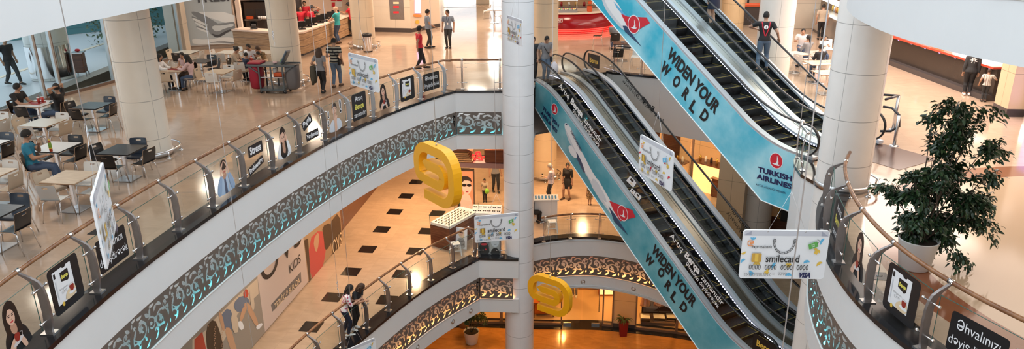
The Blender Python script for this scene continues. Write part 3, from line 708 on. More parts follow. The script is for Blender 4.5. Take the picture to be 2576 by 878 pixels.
# ------------------------------------------------------------------ escalators
mat('trim_silver', (.5, .51, .54), .35, .5); mat('deck_light', (.6, .63, .69), .42, .25); mat('bronze_clad', (.3, .25, .2), .3, .9, noise=(2, .2)); mat('steel_clad', (.62, .6, .57), .28, .85)
mat('skirt', (.03, .032, .036), .25, .5); mat('step_tread', (.018, .019, .022), .5, .2); mat('step_riser', (.01, .01, .012), .45, .2); mat('step_line', (.33, .24, .05), .5); mat('handrail_rubber', (.012, .012, .013), .28)
mat('shaft_grey', (.3, .29, .28), .5)
glass_mat('stair_glass', (.86, .92, .92), 0, .1)
def led_dots():
    m, nt, b = nodes('led_white'); L = nt.links.new; tc = nt.nodes.new('ShaderNodeTexCoord'); sp = nt.nodes.new('ShaderNodeSeparateXYZ'); L(tc.outputs['Object'], sp.inputs[0])
    f = math_node(nt, 'LESS_THAN', math_node(nt, 'FLOORED_MODULO', sp.outputs[1], .075), .04); b.inputs['Base Color'].default_value = (.1, .1, .11, 1)
    b.inputs['Emission Color'].default_value = (.75, .75, 1, 1); L(math_node(nt, 'MULTIPLY', f, 8), b.inputs['Emission Strength'])
led_dots()
def sky_print(name, light, deep):
    m, nt, b = nodes(name); L = nt.links.new
    tc = nt.nodes.new('ShaderNodeTexCoord'); n = nt.nodes.new('ShaderNodeTexNoise'); n.inputs['Scale'].default_value = .55; n.inputs['Detail'].default_value = 7; n.inputs['Roughness'].default_value = .55
    L(tc.outputs['Object'], n.inputs['Vector']); r = nt.nodes.new('ShaderNodeValToRGB'); L(n.outputs['Fac'], r.inputs[0])
    e = r.color_ramp.elements; e[0].position = .36; e[0].color = (*deep, 1); e[1].position = .72; e[1].color = (*light, 1)
    L(r.outputs[0], b.inputs['Base Color']); b.inputs['Roughness'].default_value = .3
sky_print('sky_print_upper', (.5, .82, .9), (.025, .44, .62)); sky_print('sky_print_lower', (.32, .62, .68), (.035, .3, .4))
mat('print_blue_dark', (.02, .06, .14), .35); mat('print_plane', (.82, .84, .86), .3); mat('print_plane_shade', (.6, .66, .72), .3); mat('print_tail', (.62, .02, .04), .35); mat('print_ghost', (.3, .62, .72), .35)
PHI = radians(120.3); TAN = math.tan(radians(30))
HD = V((cos(PHI), sin(PHI), 0)); ND = V((sin(PHI), -cos(PHI), 0)); UPZ = V((0, 0, 1))
class Stair:
    def __init__(s, W, H): s.W = V(W); s.H = H; s.T = H / TAN
    def z(s, t, a=1.0):
        if t < -a: return 0
        if t < a: return TAN * (t + a) ** 2 / (4 * a)
        if t < s.T - a: return TAN * t
        if t < s.T + a: return s.H - TAN * (s.T + a - t) ** 2 / (4 * a)
        return s.H
    def E(s, t, sd, z): return s.W + HD * t + ND * sd + UPZ * z
    def P(s, t, sd, z): return s.E(t, sd, s.z(t) + z)
    def px(s, x, y, sd=0):
        d = RR * ((x - 1288) / FPX) - UU * ((y - 439) / FPX) + FW
        return CAM + d * ((s.W + ND * sd - CAM).dot(ND) / d.dot(ND))
    def grid(s, t0, t1):
        k = [t0, t1]; k += [v for v in np.arange(-1, 1.01, .2) if t0 < v < t1] + [v for v in np.arange(s.T - 1, s.T + 1.01, .2) if t0 < v < t1]
        k += [v for v in np.arange(1.5, s.T - 1.2, 1.0) if t0 < v < t1]; return sorted(set(round(float(v), 3) for v in k))
def build_stair(st, name, label, s0, tb, tt, lower_side, clad_m, led_side=1, wd=1.25):
    t = thing(name, label, 'escalator', st.W + ND * s0, 0, 'escalators'); base = t.location.copy()
    P = lambda a, sd, z: st.P(a, s0 + sd, z) - base
    G = st.grid(tb, tt); dk = .2
    for lo in (0, wd - dk):
        MB().sweep([[P(a, lo, .04), P(a, lo, .12), P(a, lo + dk, .12), P(a, lo + dk, .04)] for a in G], 'trim_silver' if lo == 0 else 'deck_light').build('deck_strip', t)
        e = lo + dk if lo == 0 else lo
        MB().strip([P(a, e, -.34) for a in G], [P(a, e, .05) for a in G], 'skirt').build('skirt_panel', t)
        sg = lo + dk / 2
        # glass with round ends, and the handrail round it
        for e0, e1 in [(G[0] + .35, .2)] + [(.2 + (st.T - .4) / 5 * k, .2 + (st.T - .4) / 5 * (k + 1)) for k in range(5)] + [(st.T - .2, G[-1] - .35)]:
            gg = [v for v in np.linspace(e0 + .006, e1 - .006, 8)]
            g = MB(); g.strip([P(a, sg, .12) for a in gg], [P(a, sg, .84) for a in gg], 'stair_glass')
            if e0 == G[0] + .35: g.add([P(e0, sg, .12)] + [P(e0 - .36 * cos(radians(q)), sg, .48 + .36 * sin(radians(q))) for q in range(-90, 91, 15)], [tuple(range(14))], 'stair_glass')
            if e1 == G[-1] - .35: g.add([P(e1, sg, .12)] + [P(e1 + .36 * cos(radians(q)), sg, .48 + .36 * sin(radians(q))) for q in range(-90, 91, 15)], [tuple(range(14))], 'stair_glass')
            g.build('glass_panel', t)
        c = [P(a, sg, .88) for a in G if G[0] + .35 <= a <= G[-1] - .35]
        lo_ = [P(G[0] + .35 - .4 * cos(radians(q)), sg, .48 + .4 * sin(radians(q))) for q in range(-80, 91, 17)]
        hi_ = [P(G[-1] - .35 + .4 * cos(radians(q)), sg, .48 + .4 * sin(radians(q))) for q in range(90, -81, -17)]
        pts = lo_ + c + hi_; rr = []
        for i, p in enumerate(pts):
            d = (pts[min(i + 1, len(pts) - 1)] - pts[max(i - 1, 0)]).normalized(); u = ND.cross(d).normalized()
            rr.append([p + ND * (x * .042) + u * (y * .022) for x, y in ((-.7, -1), (.7, -1), (1, -.3), (.8, .7), (.3, 1), (-.3, 1), (-.8, .7), (-1, -.3))])
        MB().sweep(rr, 'handrail_rubber', smooth=True).build('handrail', t)
    # light dots along the skirt
    e = (wd - dk - .012) if led_side else dk + .012
    MB().strip([P(a, e, .042) for a in G], [P(a, e, .058) for a in G], 'led_white').build('skirt_light', t)
    # steps
    w = wd - 2 * dk - .03; sm = MB(); R = Matrix((HD, ND, UPZ)).transposed()
    rise = .4 * TAN
    sm.box(HD * .2 + UPZ * -.012, (.4, w, .024), 'step_tread', R=R)
    for k in range(9): sm.box(HD * (.03 + .042 * k) + UPZ * .003, (.018, w - .06, .006), 'step_riser', R=R)
    cr = [HD * (.0) + UPZ * -.02, HD * .015 + UPZ * (-.02 - rise * .5), HD * .05 + UPZ * (-.02 - rise)]
    sm.strip([q - ND * w / 2 for q in cr], [q + ND * w / 2 for q in cr], 'step_riser')
    sm.box(HD * .02 + UPZ * .004, (.02, w, .008), 'step_line', R=R)
    for sg in (-1, 1): sm.box(HD * .2 + ND * sg * (w / 2 - .02) + UPZ * .004, (.4, .018, .008), 'step_line', R=R)
    me = sm.data('step'); n = int((st.T + 1.6) / .4)
    for k in range(n):
        a = -.8 + .4 * k; o = bpy.data.objects.new('step', me); COL.objects.link(o); o.parent = t
        o.location = st.E(a, s0 + wd / 2, st.z(a + .0)) - base
    # landing plates with comb teeth
    for a0, a1, zz in ((tb, -.8, 0), (st.T + .8, tt, st.H)):
        q = MB(); cm = (a0 + a1) / 2; q.box(st.E(cm, s0 + wd / 2, zz + .006) - base, (a1 - a0, wd - .42, .02), 'steel', R=R)
        for k in range(14): q.box(st.E(a0 + (a1 - a0) * (k + .5) / 14, s0 + wd / 2, zz + .018) - base, (.03, wd - .5, .006), 'dark_grey', R=R)
        q.build('landing_plate', t)
    return t
def outer_panel(st, sd, poly, m, parent, thick=.03, name='side_panel'):
    "flat cladding of a side: outline in (t, z)"
    base = parent.location
    b = MB(); O = st.E(0, sd, 0) - base
    b.prism(poly, O, HD, UPZ, ND * thick, m, 'trim_silver'); return b.build(name, parent)
def side_poly(st, tb, tt, drop, zb, zt):
    "top edge follows the deck, bottom edge runs drop below it, flat at the landings"
    top = [(a, st.z(a) + .06) for a in st.grid(tb, tt)]
    kb = (zb + drop) / TAN
    kt = (zt + drop) / TAN
    return top + [(tt, zt), (kt, zt), (kb, zb), (tb, zb)]
UPS = Stair((6.8, 18.83, 0), ZU); LOS = Stair((6.16, 17.98, ZB), -ZB)
PITCHS = 1.6
sets = {}
for st, nm, sky, lab, clad_m in ((LOS, 'lower', 'sky_print_lower', ('lower moving stairs nearer side, with airline picture and white lettering on glass', 'lower moving stairs farther side, with mirrored black lettering on its glass'), 'bronze_clad'),
                                 (UPS, 'upper', 'sky_print_upper', ('upper moving stairs nearer side, whose airline picture reads widen your world', 'upper moving stairs farther side, ridden by a man in red braces'), 'steel_clad')):
    tb, tt = -1.45, st.T + 1.45
    A = build_stair(st, 'escalator', lab[0], 0, tb, tt, True, clad_m); B = build_stair(st, 'escalator', lab[1], PITCHS, tb, tt, False, clad_m, 0)
    sets[nm] = (A, B)
    zb = -1.5 if nm == 'upper' else -.4
    zt = st.H - 1.6 if nm == 'lower' else st.H - 1.5
    drop = 1.48
    tl = st.T + .72 if nm == 'lower' else tt
    poly = side_poly(st, -1.0 if nm == 'upper' else tb, tl, drop, zb, zt if nm == 'upper' else st.z(tl) - 1.0)
    if nm == 'lower': poly = [(a, st.z(a) + .06) for a in st.grid(tb, tl)] + [(tl, st.z(tl) - .95), (st.T - .35, TAN * (st.T - .35) - drop), ((-1.5 + drop) / TAN, -1.5), (tb, -1.5)]
    outer_panel(st, -.015, poly, sky, A, name='side_panel')
    b = MB(); base = A.location     # pale edge bead along the bottom of the picture
    pb = [p for p in poly if p[1] < st.z(p[0]) - .3]
    b.tube([st.E(a, -.02, z) - base for a, z in pb], .018, 'white_gloss', 6); b.build('edge_bead', A)
    outer_panel(st, PITCHS + 1.25, poly, 'shaft_grey', B)
    # cladding between the two and the soffit
    G = st.grid(tb, tt); q = MB()
    for lo, hi, dz in ((1.25, 1.36, .08), (1.36, 1.5, .07), (1.5, 1.6, .08)):
        q.sweep([[st.P(a, lo + .003, dz - .1) - base, st.P(a, lo + .003, dz) - base, st.P(a, hi - .003, dz) - base, st.P(a, hi - .003, dz - .1) - base] for a in G], clad_m)
    q.build('centre_cladding', A)
    sf = sorted(pb); MB().strip([st.E(a, .02, z + .01) - base for a, z in sf], [st.E(a, PITCHS + 1.23, z + .01) - base for a, z in sf], 'shaft_grey').build('underside', A)
# ---- prints on the sides
def plane_text(body, st, sd, a, b_, h, m, parent, N=-1, bold=0, flip=False, name='lettering', lift=.012, z=None):
    "lettering on the side plane sd from photo point a to photo point b (its middle line), h metres high"
    A, B = (st.px(*a, sd), st.px(*b_, sd)) if z is None else z
    X = (B - A).normalized(); Nn = ND * N; Y = Nn.cross(X)
    me = text_data(body, h * 1.38, m, bold=bold, depth=0); xs = [v.co.x for v in me.vertices]; w = max(xs) - min(xs); ctr = (max(xs) + min(xs)) / 2
    ys = [v.co.y for v in me.vertices]; cy = (max(ys) + min(ys)) / 2; k = (B - A).length / w
    for v in me.vertices: v.co.x = (v.co.x - ctr) * k; v.co.y -= cy
    o = bpy.data.objects.new(name, me); COL.objects.link(o); o.parent = parent
    o.matrix_local = frame((A + B) / 2 + Nn * lift - parent.location, X, Y); return o
class PlaneArt(Art):
    def __init__(s, st, sd, parent, N=-1, lift=.0008, off=.006):
        s.b = MB(); s.st = st; s.sd = sd; s.par = parent; s.k = 0; s.N = ND * N; s.lift = lift; s.off = off
    def ppoly(s, P, m, smooth=0):
        for _ in range(smooth):
            Q = []
            for i, p in enumerate(P):
                q = P[(i + 1) % len(P)]; Q += [(p[0] * .75 + q[0] * .25, p[1] * .75 + q[1] * .25), (p[0] * .25 + q[0] * .75, p[1] * .25 + q[1] * .75)]
            P = Q
        s.k += 1; W = [s.st.px(x, y, s.sd) - s.par.location + s.N * (s.off + s.lift * s.k) for x, y in P]
        X = HD; s.b.add(W, [tuple(t) for t in tessellate_polygon([[V((w.dot(X), w.z, 0)) for w in W]])], m); return s
    def pcirc(s, c, r, m, n=24, sq=1):
        C = s.st.px(*c, s.sd) - s.par.location; s.k += 1; C += s.N * (s.off + s.lift * s.k)
        s.b.add([C + HD * r * cos(2 * pi * i / n) + UPZ * r * sin(2 * pi * i / n) for i in range(n)], [tuple(range(n))], m); return s
    def emblem(s, c, r, rot=0, white_ring=True):
        if white_ring: s.pcirc(c, r * 1.1, 'print_white')
        s.pcirc(c, r, 'print_tail')
        C = s.st.px(*c, s.sd) - s.par.location; s.k += 1; C += s.N * (s.off + s.lift * s.k)
        X, Y = -HD, UPZ; cc, ss = cos(rot), sin(rot); X, Y = X * cc + Y * ss, Y * cc - X * ss
        Pq = [(-.75, -.5), (-.1, -.42), (.12, -.05), (.05, .75), (.28, .35), (.42, -.15), (.38, -.4), (.75, -.38), (.5, -.58), (.0, -.62)]
        W = [C + X * x * r + Y * y * r for x, y in Pq]
        s.b.add(W, [tuple(t) for t in tessellate_polygon([[V((x, y, 0)) for x, y in Pq]])], 'print_white'); return s
def z3(p, o, k): return [(o[0] + x * k, o[1] + y * k) for x, y in p]
A, B = sets['lower']
k, o = .3417, (1340, 180); k2, o2 = .5012, (1288, 438)
a = PlaneArt(LOS, -.015, A)
a.ppoly(z3([(233, 380), (240, 430), (262, 500), (290, 560), (330, 640), (370, 720), (420, 800), (440, 850)], o, k) + z3([(400, 60), (440, 120), (490, 190), (520, 235), (545, 262), (535, 225), (510, 160), (470, 90), (430, 20)], o2, k2) + z3([(480, 800), (430, 720), (385, 630), (345, 560), (310, 480), (285, 420), (255, 378)], o, k), 'print_plane', 1)
a.ppoly(z3([(236, 410), (262, 500), (290, 560), (330, 640), (370, 720), (420, 800), (440, 850)], o, k) + z3([(400, 60), (440, 125), (500, 205), (470, 150), (420, 60)], o2, k2) + z3([(420, 790), (360, 680), (310, 570), (265, 470)], o, k), 'print_plane_shade')
a.ppoly(z3([(300, 580), (330, 600), (350, 640), (372, 690), (388, 745), (375, 740), (350, 690), (325, 640)], o, k), 'print_blue_dark').ppoly(z3([(262, 550), (280, 540), (300, 560), (330, 610), (325, 640), (300, 630), (272, 595)], o, k), 'print_plane', 1)
a.ppoly(z3([(400, 20), (425, 30), (470, 110), (478, 150), (440, 105), (405, 55)], o2, k2), 'print_plane_shade', 1).ppoly(z3([(485, 160), (520, 205), (583, 306), (515, 240)], o2, k2), 'print_blue_dark')
a.ppoly(z3([(489, 133), (605, 180), (621, 216), (545, 236), (512, 185)], o2, k2), 'print_tail'); c = z3([(557, 196)], o2, k2)[0]
a.pcirc(c, .27, 'print_white').pcirc(c, .245, 'print_tail').emblem(c, .2, 0, False)
a.ppoly(z3([(243, 385), (256, 385), (258, 392), (246, 392)], o, k), 'print_navy')
a.b.build('picture_print', A, 'printed airliner with a red tail')
a = PlaneArt(LOS, -.015, A).emblem(z3([(162, 277)], o, k)[0], .19); a.b.build('emblem_print', A, 'round red emblem with a white bird')
F = lambda x, y: z3([(x, y)], o, k)[0]
plane_text('TURKISH', LOS, -.015, F(76, 262), F(193, 405), .135, 'print_navy', A, bold=.008)
plane_text('AIRLINES', LOS, -.015, F(62, 298), F(182, 446), .135, 'print_navy', A, bold=.008)
plane_text('TURKISH AIRLINES', LOS, -.015, F(285, 432), F(362, 580), .1, 'print_navy', A, bold=.003, lift=.03)
plane_text('WIDEN YOUR', LOS, -.015, (1643, 622), (1749, 766), .36, 'black_letter', A, bold=.022)
for ch, p in zip('WORLD', ((1634, 654.5), (1664, 685.5), (1682, 719), (1697, 747), (1720.6, 773))):
    q = LOS.px(*p, -.015); D = (LOS.px(1749, 766, -.015) - LOS.px(1643, 622, -.015)).normalized() * (.19 if ch == 'W' else .12 if ch in 'LR' else .13)
    plane_text(ch, LOS, -.015, None, None, .34, 'black_letter', A, bold=.022, z=(q - D, q + D))
for (p1, p2, p3), (q1, q2) in ((((1407, 214), (1455, 270), (1514, 356)), ((1441, 278), (1508, 368))), (((1687, 591), (1752, 671), (1820, 764)), ((1726, 662), (1808, 774)))):
    L1 = lambda f: (p1[0] + (p3[0] - p1[0]) * f, p1[1] + (p3[1] - p1[1]) * f)
    plane_text('Artıq', LOS, .085, L1(0), L1(.23), .2, 'white_letter', A, bold=.002); plane_text('Berqa', LOS, .085, L1(.28), L1(.55), .22, 'white_letter', A, bold=.012); plane_text('zamanıdır', LOS, .085, L1(.6), L1(1), .2, 'white_letter', A, bold=.002)
    plane_text('Əhvalınızı dəyişdirəcək', LOS, .085, q1, q2, .15, 'white_letter', A, bold=.002)
# the farther glass carries the same words, readable from its other side
sd = PITCHS + 1.15
for p1, p3, q1, q2 in (((1668, 310), (1571, 191), (1640, 282), (1565, 203)), ((1887, 585), (1838, 521), (1872, 593), (1828, 534))):
    L1 = lambda f: (p1[0] + (p3[0] - p1[0]) * f, p1[1] + (p3[1] - p1[1]) * f)
    if p1[0] < 1700:
        plane_text('Artıq', LOS, sd, L1(0), L1(.2), .2, 'black_letter', B, 1); plane_text('Berqa', LOS, sd, L1(.26), L1(.55), .22, 'black_letter', B, 1, bold=.01); plane_text('zamanıdır', LOS, sd, L1(.62), L1(1), .2, 'black_letter', B, 1); plane_text('Əhvalınızı dəyişdirəcək', LOS, sd, q1, q2, .15, 'black_letter', B, 1)
    else: plane_text('zamanıdır', LOS, sd, p1, p3, .22, 'black_letter', B, 1); plane_text('dəyişdirəcək', LOS, sd, q1, q2, .16, 'black_letter', B, 1)
# small product stickers and the dark name plates on the end glass
a = PlaneArt(LOS, .085, A)
for c, s_ in (((1589, 457), 15), ((1592, 482), 9), ((1605, 494), 11)): a.ppoly([(c[0] - s_ * .9, c[1] - s_ * .2), (c[0] - s_ * .2, c[1] - s_ * 1.0), (c[0] + s_ * .9, c[1] + s_ * .1), (c[0] + s_ * .3, c[1] + s_)], 'print_white').ppoly([(c[0] - s_ * .3, c[1] - s_ * .4), (c[0], c[1] - s_ * .6), (c[0] + s_ * .4, c[1] - s_ * .1), (c[0] + s_ * .1, c[1] + s_ * .1)], 'print_black').ppoly([(c[0] - s_ * .3, c[1] + s_ * .1), (c[0] + s_ * .1, c[1] + s_ * .2), (c[0] + s_ * .2, c[1] + s_ * .7)], 'print_cream')
a.b.build('sticker', A, 'small tea packet stickers on the glass')
def name_plate(st, sd, tc, zc, w, h, par, N):
    q = st.E(tc, sd, zc) - par.location + ND * N * .012; X = -HD if N < 0 else HD
    ar = Art(q, X, UPZ); ar.rect(0, 0, w, h, 'print_black', .03); ar.text('Berqa', .26, 'print_gold', 0, 0, bold=.006, xs=.9); ar.build('name_plate', par, 'black name plate with gold letters')
name_plate(LOS, .1, -1.0, .5, .8, .5, A, -1); name_plate(LOS, PITCHS + 1.15, LOS.T + .85, LOS.H + .5, .75, .52, B, -1)
A, B = sets['upper']; o = (1460, 0)
a = PlaneArt(UPS, -.015, A)
a.ppoly(z3([(150, -30), (180, 60), (230, 130), (290, 200), (330, 228), (352, 235), (350, 190), (330, 130), (300, 60), (235, -30)], o, k), 'print_plane', 1)
a.ppoly(z3([(150, -30), (180, 60), (230, 130), (290, 200), (330, 228), (300, 180), (240, 110), (195, 40), (170, -30)], o, k), 'print_plane_shade', 1)
a.ppoly(z3([(312, 190), (340, 190), (385, 255), (452, 345), (380, 280), (330, 235)], o, k), 'print_blue_dark').ppoly(z3([(245, 10), (300, 70), (340, 115), (320, 118), (270, 60)], o, k), 'print_blue')
a.ppoly(z3([(300, 100), (350, 123), (488, 128), (513, 170), (378, 247), (352, 205)], o, k), 'print_tail'); c = z3([(395, 180)], o, k)[0]
a.pcirc(c, .3, 'print_white').pcirc(c, .27, 'print_tail').emblem(c, .22, 0, False)
a.b.build('picture_print', A, 'printed airliner tail, red')
PlaneArt(UPS, -.015, A).emblem((1953, 404.5), .2).b.build('emblem_print', A, 'round red emblem with a white bird')
plane_text('WIDEN YOUR', UPS, -.015, (1683, 130), (1807, 276), .38, 'black_letter', A, bold=.022)
for ch, p in zip('WORLD', ((1675, 174), (1702.6, 205), (1726.5, 236), (1745, 268), (1773, 291))):
    q = UPS.px(*p, -.015); D = (UPS.px(1807, 276, -.015) - UPS.px(1683, 130, -.015)).normalized() * (.2 if ch == 'W' else .12 if ch in 'LR' else .14)
    plane_text(ch, UPS, -.015, None, None, .36, 'black_letter', A, bold=.022, z=(q - D, q + D))
plane_text('TURKISH', UPS, -.015, (1907, 425), (1993, 449.5), .14, 'print_navy', A, bold=.008)
plane_text('AIRLINES', UPS, -.015, (1904, 442), (1992, 469.5), .14, 'print_navy', A, bold=.008)
plane_text('A STAR ALLIANCE MEMBER', UPS, -.015, (1902, 463), (1977, 486), .06, 'print_navy', A)
# ------------------------------------------------------------------ people: one continuous body grown over a posed skeleton, clothes and hair as children
for n, c in dict(cloth_black=(.012, .012, .014), cloth_white=(.72, .72, .74), cloth_red=(.5, .012, .03), cloth_teal=(.03, .33, .36), cloth_blue=(.02, .2, .32), cloth_grey=(.22, .22, .23), cloth_dark=(.03, .032, .035), jeans=(.045, .075, .14), jeans_light=(.1, .15, .22), cloth_beige=(.45, .36, .27), cloth_brown=(.07, .045, .03), uniform=(.2, .25, .33), uniform_dark=(.025, .028, .03), cloth_navy=(.015, .022, .05), cloth_pink=(.6, .42, .42), shoe_black=(.01, .01, .01), shoe_white=(.7, .7, .7), shoe_brown=(.08, .04, .02)).items(): mat(n, c, .75, noise=(30, .12))
def patterned(name, kind, c1, c2, sc):
    m, nt, b = nodes(name); L = nt.links.new; tc = nt.nodes.new('ShaderNodeTexCoord')
    if kind == 'stripe':
        sp = nt.nodes.new('ShaderNodeSeparateXYZ'); L(tc.outputs['Object'], sp.inputs[0]); f = math_node(nt, 'LESS_THAN', math_node(nt, 'FLOORED_MODULO', sp.outputs[2], sc), sc * .4)
    elif kind == 'vstripe':
        sp = nt.nodes.new('ShaderNodeSeparateXYZ'); L(tc.outputs['Object'], sp.inputs[0]); f = math_node(nt, 'LESS_THAN', math_node(nt, 'FLOORED_MODULO', math_node(nt, 'ADD', sp.outputs[0], sp.outputs[1]), sc), sc * .4)
    else:
        n = nt.nodes.new('ShaderNodeTexVoronoi' if kind == 'spot' else 'ShaderNodeTexNoise'); n.inputs['Scale'].default_value = sc; L(tc.outputs['Object'], n.inputs['Vector'])
        f = math_node(nt, 'LESS_THAN', n.outputs[0], .42 if kind == 'spot' else .5)
    L(mix_node(nt, f, c1, c2), b.inputs['Base Color']); b.inputs['Roughness'].default_value = .8
patterned('cloth_stripes', 'stripe', (.012, .012, .013), (.42, .4, .32), .11); patterned('cloth_floral', 'spot', (.75, .75, .78), (.45, .05, .12), 16); patterned('cloth_check', 'vstripe', (.62, .6, .66), (.3, .22, .34), .03)
patterned('cloth_leopard', 'spot', (.3, .2, .1), (.03, .02, .01), 30); patterned('cloth_boy', 'vstripe', (.7, .68, .62), (.35, .28, .25), .06)
def capsule(b, p0, r0, p1, r1, n=10):
    p0, p1 = V(p0), V(p1); d = p1 - p0; l = d.length
    d = d / l if l > 1e-6 else V((0, 0, 1)); x = d.orthogonal().normalized(); y = d.cross(x); vs = []
    prof = [(p0, -r0 * sin(a), r0 * cos(a)) for a in (1.25, .8, .35)] + [(p0, 0, r0), (p1, 0, r1)] + [(p1, r1 * sin(a), r1 * cos(a)) for a in (.35, .8, 1.25)]
    for c, off, r in prof:
        for k in range(n):
            t = 2 * pi * k / n; vs.append(c + d * off + (x * cos(t) + y * sin(t)) * r)
    m = len(prof); fs = [(j * n + k, j * n + (k + 1) % n, (j + 1) * n + (k + 1) % n, (j + 1) * n + k) for j in range(m - 1) for k in range(n)]
    fs += [tuple(range(n - 1, -1, -1)), tuple(range((m - 1) * n, m * n))]
    b.add(vs, fs, 'skin_tan')
def ik(a, t, l1, l2, hint):
    a, t, hint = V(a), V(t), V(hint); d = t - a; L = min(d.length, (l1 + l2) * .995); d.normalize(); t = a + d * L
    c = (l1 * l1 + L * L - l2 * l2) / (2 * l1 * L); c = max(-1, min(1, c)); h = hint - d * hint.dot(d)
    h = h.normalized() if h.length > 1e-5 else d.orthogonal().normalized()
    return a + d * l1 * c + h * l1 * sqrt(1 - c * c), t
def person(label, loc, yaw=0, H=1.72, sex='m', pose='stand', lean=0, side=0, hands=None, feet=None, head=(0, 0), hair='short', hairc='hair_black', shirt='cloth_black', sleeve='short', legs='long', trousers='jeans', shoe='shoe_black', skin='skin_tan', elbows=(None, None), seat=.46, group=None, cat='person', knees=(None, None), dressm=None, voxel=.0135, cap=None, shift=(0, 0), thin=1):
    "local frame: faces +y, right hand at +x, z up from the floor; hands and feet are targets in metres"
    name = 'person'
    t = thing(name, label, cat, loc, yaw, group)
    f = sex == 'f'; k = H
    sit = pose == 'sit'
    pel = V((shift[0], shift[1], seat + .085 * k / 1.7 if sit else .515 * k))
    R = Matrix.Rotation(radians(-lean), 3, 'X') @ Matrix.Rotation(radians(side), 3, 'Y')
    up = lambda x, y, z: pel + R @ V((x * k, y * k, z * k))        # torso frame above the pelvis, in body heights
    sw = .1 if f else .115; nb = up(0, .0, .315)
    chest, waist = up(0, 0, .2), up(0, 0, .09)
    shd = {s: up(s * sw, -.005, .274) for s in (-1, 1)}; hip = {s: pel + V((s * .05 * k, 0, -.015 * k)) for s in (-1, 1)}
    la, lf = .165 * k, .145 * k; lt, ls = .24 * k, .235 * k
    if hands is None: hands = (('rel', (-.06, .03, -.515)), ('rel', (.06, .03, -.515)))
    b = MB(); caps = []
    def cap_(p0, r0, p1, r1, lab, dr=True):
        caps.append((V(p0), r0, V(p1), r1, lab))
        if dr: capsule(b, p0, r0, p1, r1)
    q = k * thin
    # torso rings, lofted
    rings = [(-.045, .052, .05), (-.01, .088 if not f else .092, .064), (.03, .09 if not f else .09, .064), (.09, .076 if not f else .064, .056), (.15, .086 if not f else .074, .06), (.21, .1 if not f else .086, .066), (.26, .104 if not f else .088, .058), (.292, .08 if not f else .072, .045), (.318, .036, .036)]
    vs = []; n = 16; fs = []
    for z, rx, ry in rings:
        for i in range(n):
            a = 2 * pi * i / n; yy = ry * sin(a)
            if f and .14 < z < .24 and sin(a) > 0: yy *= 1.28
            vs.append(up(rx * thin * cos(a), yy * thin, z) if z > -.02 else pel + V((rx * thin * k * cos(a), yy * k * thin, z * k)))
    fs = [(j * n + i, j * n + (i + 1) % n, (j + 1) * n + (i + 1) % n, (j + 1) * n + i) for j in range(len(rings) - 1) for i in range(n)] + [tuple(range(n - 1, -1, -1)), tuple(range((len(rings) - 1) * n, len(rings) * n))]
    b.add(vs, fs, 'skin_tan')
    cap_(pel, .09 * k, waist, .075 * k, 'pelvis', False); cap_(waist, .075 * k, chest, .085 * k, 'torso', False); cap_(chest, .09 * k, nb, .05 * k, 'torso', False)
    for s in (-1, 1): cap_(up(s * .045, 0, .258), .05 * q, shd[s], .034 * q, 'torso')
    # head
    hy, hp = head
    RH = R @ Matrix.Rotation(radians(-hy), 3, 'Z') @ Matrix.Rotation(radians(lean * .6 - hp), 3, 'X')
    hc = nb + R @ V((0, .012 * k, .035 * k)) + RH @ V((0, .008 * k, .055 * k)); hk = .132 * k
    HP = lambda x, y, z: hc + RH @ V((x * hk, y * hk, z * hk))
    cap_(nb - R @ V((0, 0, .02 * k)), .034 * k, HP(0, -.05, -.22), .031 * k, 'neck')
    vs = []; fs = []; prof = [(-.5, .03, .03, .2), (-.47, .14, .13, .17), (-.4, .22, .24, .11), (-.28, .29, .34, .05), (-.1, .345, .42, .01), (.08, .36, .46, -.01), (.24, .345, .45, -.02), (.37, .28, .37, -.03), (.46, .17, .24, -.03), (.5, .04, .06, -.03)]
    for z, rx, ry, oy in prof:
        for i in range(n):
            a = 2 * pi * i / n; x, y = rx * cos(a), ry * sin(a) + oy
            if abs(z + .1) < .02 and sin(a) > .9: y -= .03
            vs.append(HP(x, y, z))
    fs = [(j * n + i, j * n + (i + 1) % n, (j + 1) * n + (i + 1) % n, (j + 1) * n + i) for j in range(len(prof) - 1) for i in range(n)] + [tuple(range(n - 1, -1, -1)), tuple(range((len(prof) - 1) * n, len(prof) * n))]
    b.add(vs, fs, 'skin_tan'); caps.append((HP(0, 0, -.25), .3 * hk, HP(0, 0, .2), .4 * hk, 'head'))
    capsule(b, HP(0, .42, .06), .05 * hk, HP(0, .52, -.1), .075 * hk, 8)
    for s in (-1, 1): b.ball(HP(s * .37, -.03, -.02), (.035 * hk, .1 * hk, .14 * hk), 'skin_tan', 8, 6, RH)
    # arms
    wr = {}; dirs = {}
    for i, s in enumerate((-1, 1)):
        h = hands[i]
        tgt = shd[s] + R @ V(h[1]) if h[0] == 'rel' else V(h)
        eh = elbows[i] or (s * .35, -1, -.3)
        el, w_ = ik(shd[s], tgt, la, lf, V(eh)); wr[s] = w_; dirs[s] = (w_ - el).normalized()
        cap_(shd[s], .034 * q, el, .026 * q, ('uarm', s)); cap_(el, .026 * q, w_, .018 * q, ('farm', s))
    # legs
    if feet is None: feet = ((-.075 * k / 1.7, .38 * k / 1.7 if sit else 0, 0, 5), (.075 * k / 1.7, .38 * k / 1.7 if sit else 0, 0, -5))
    feetd = []
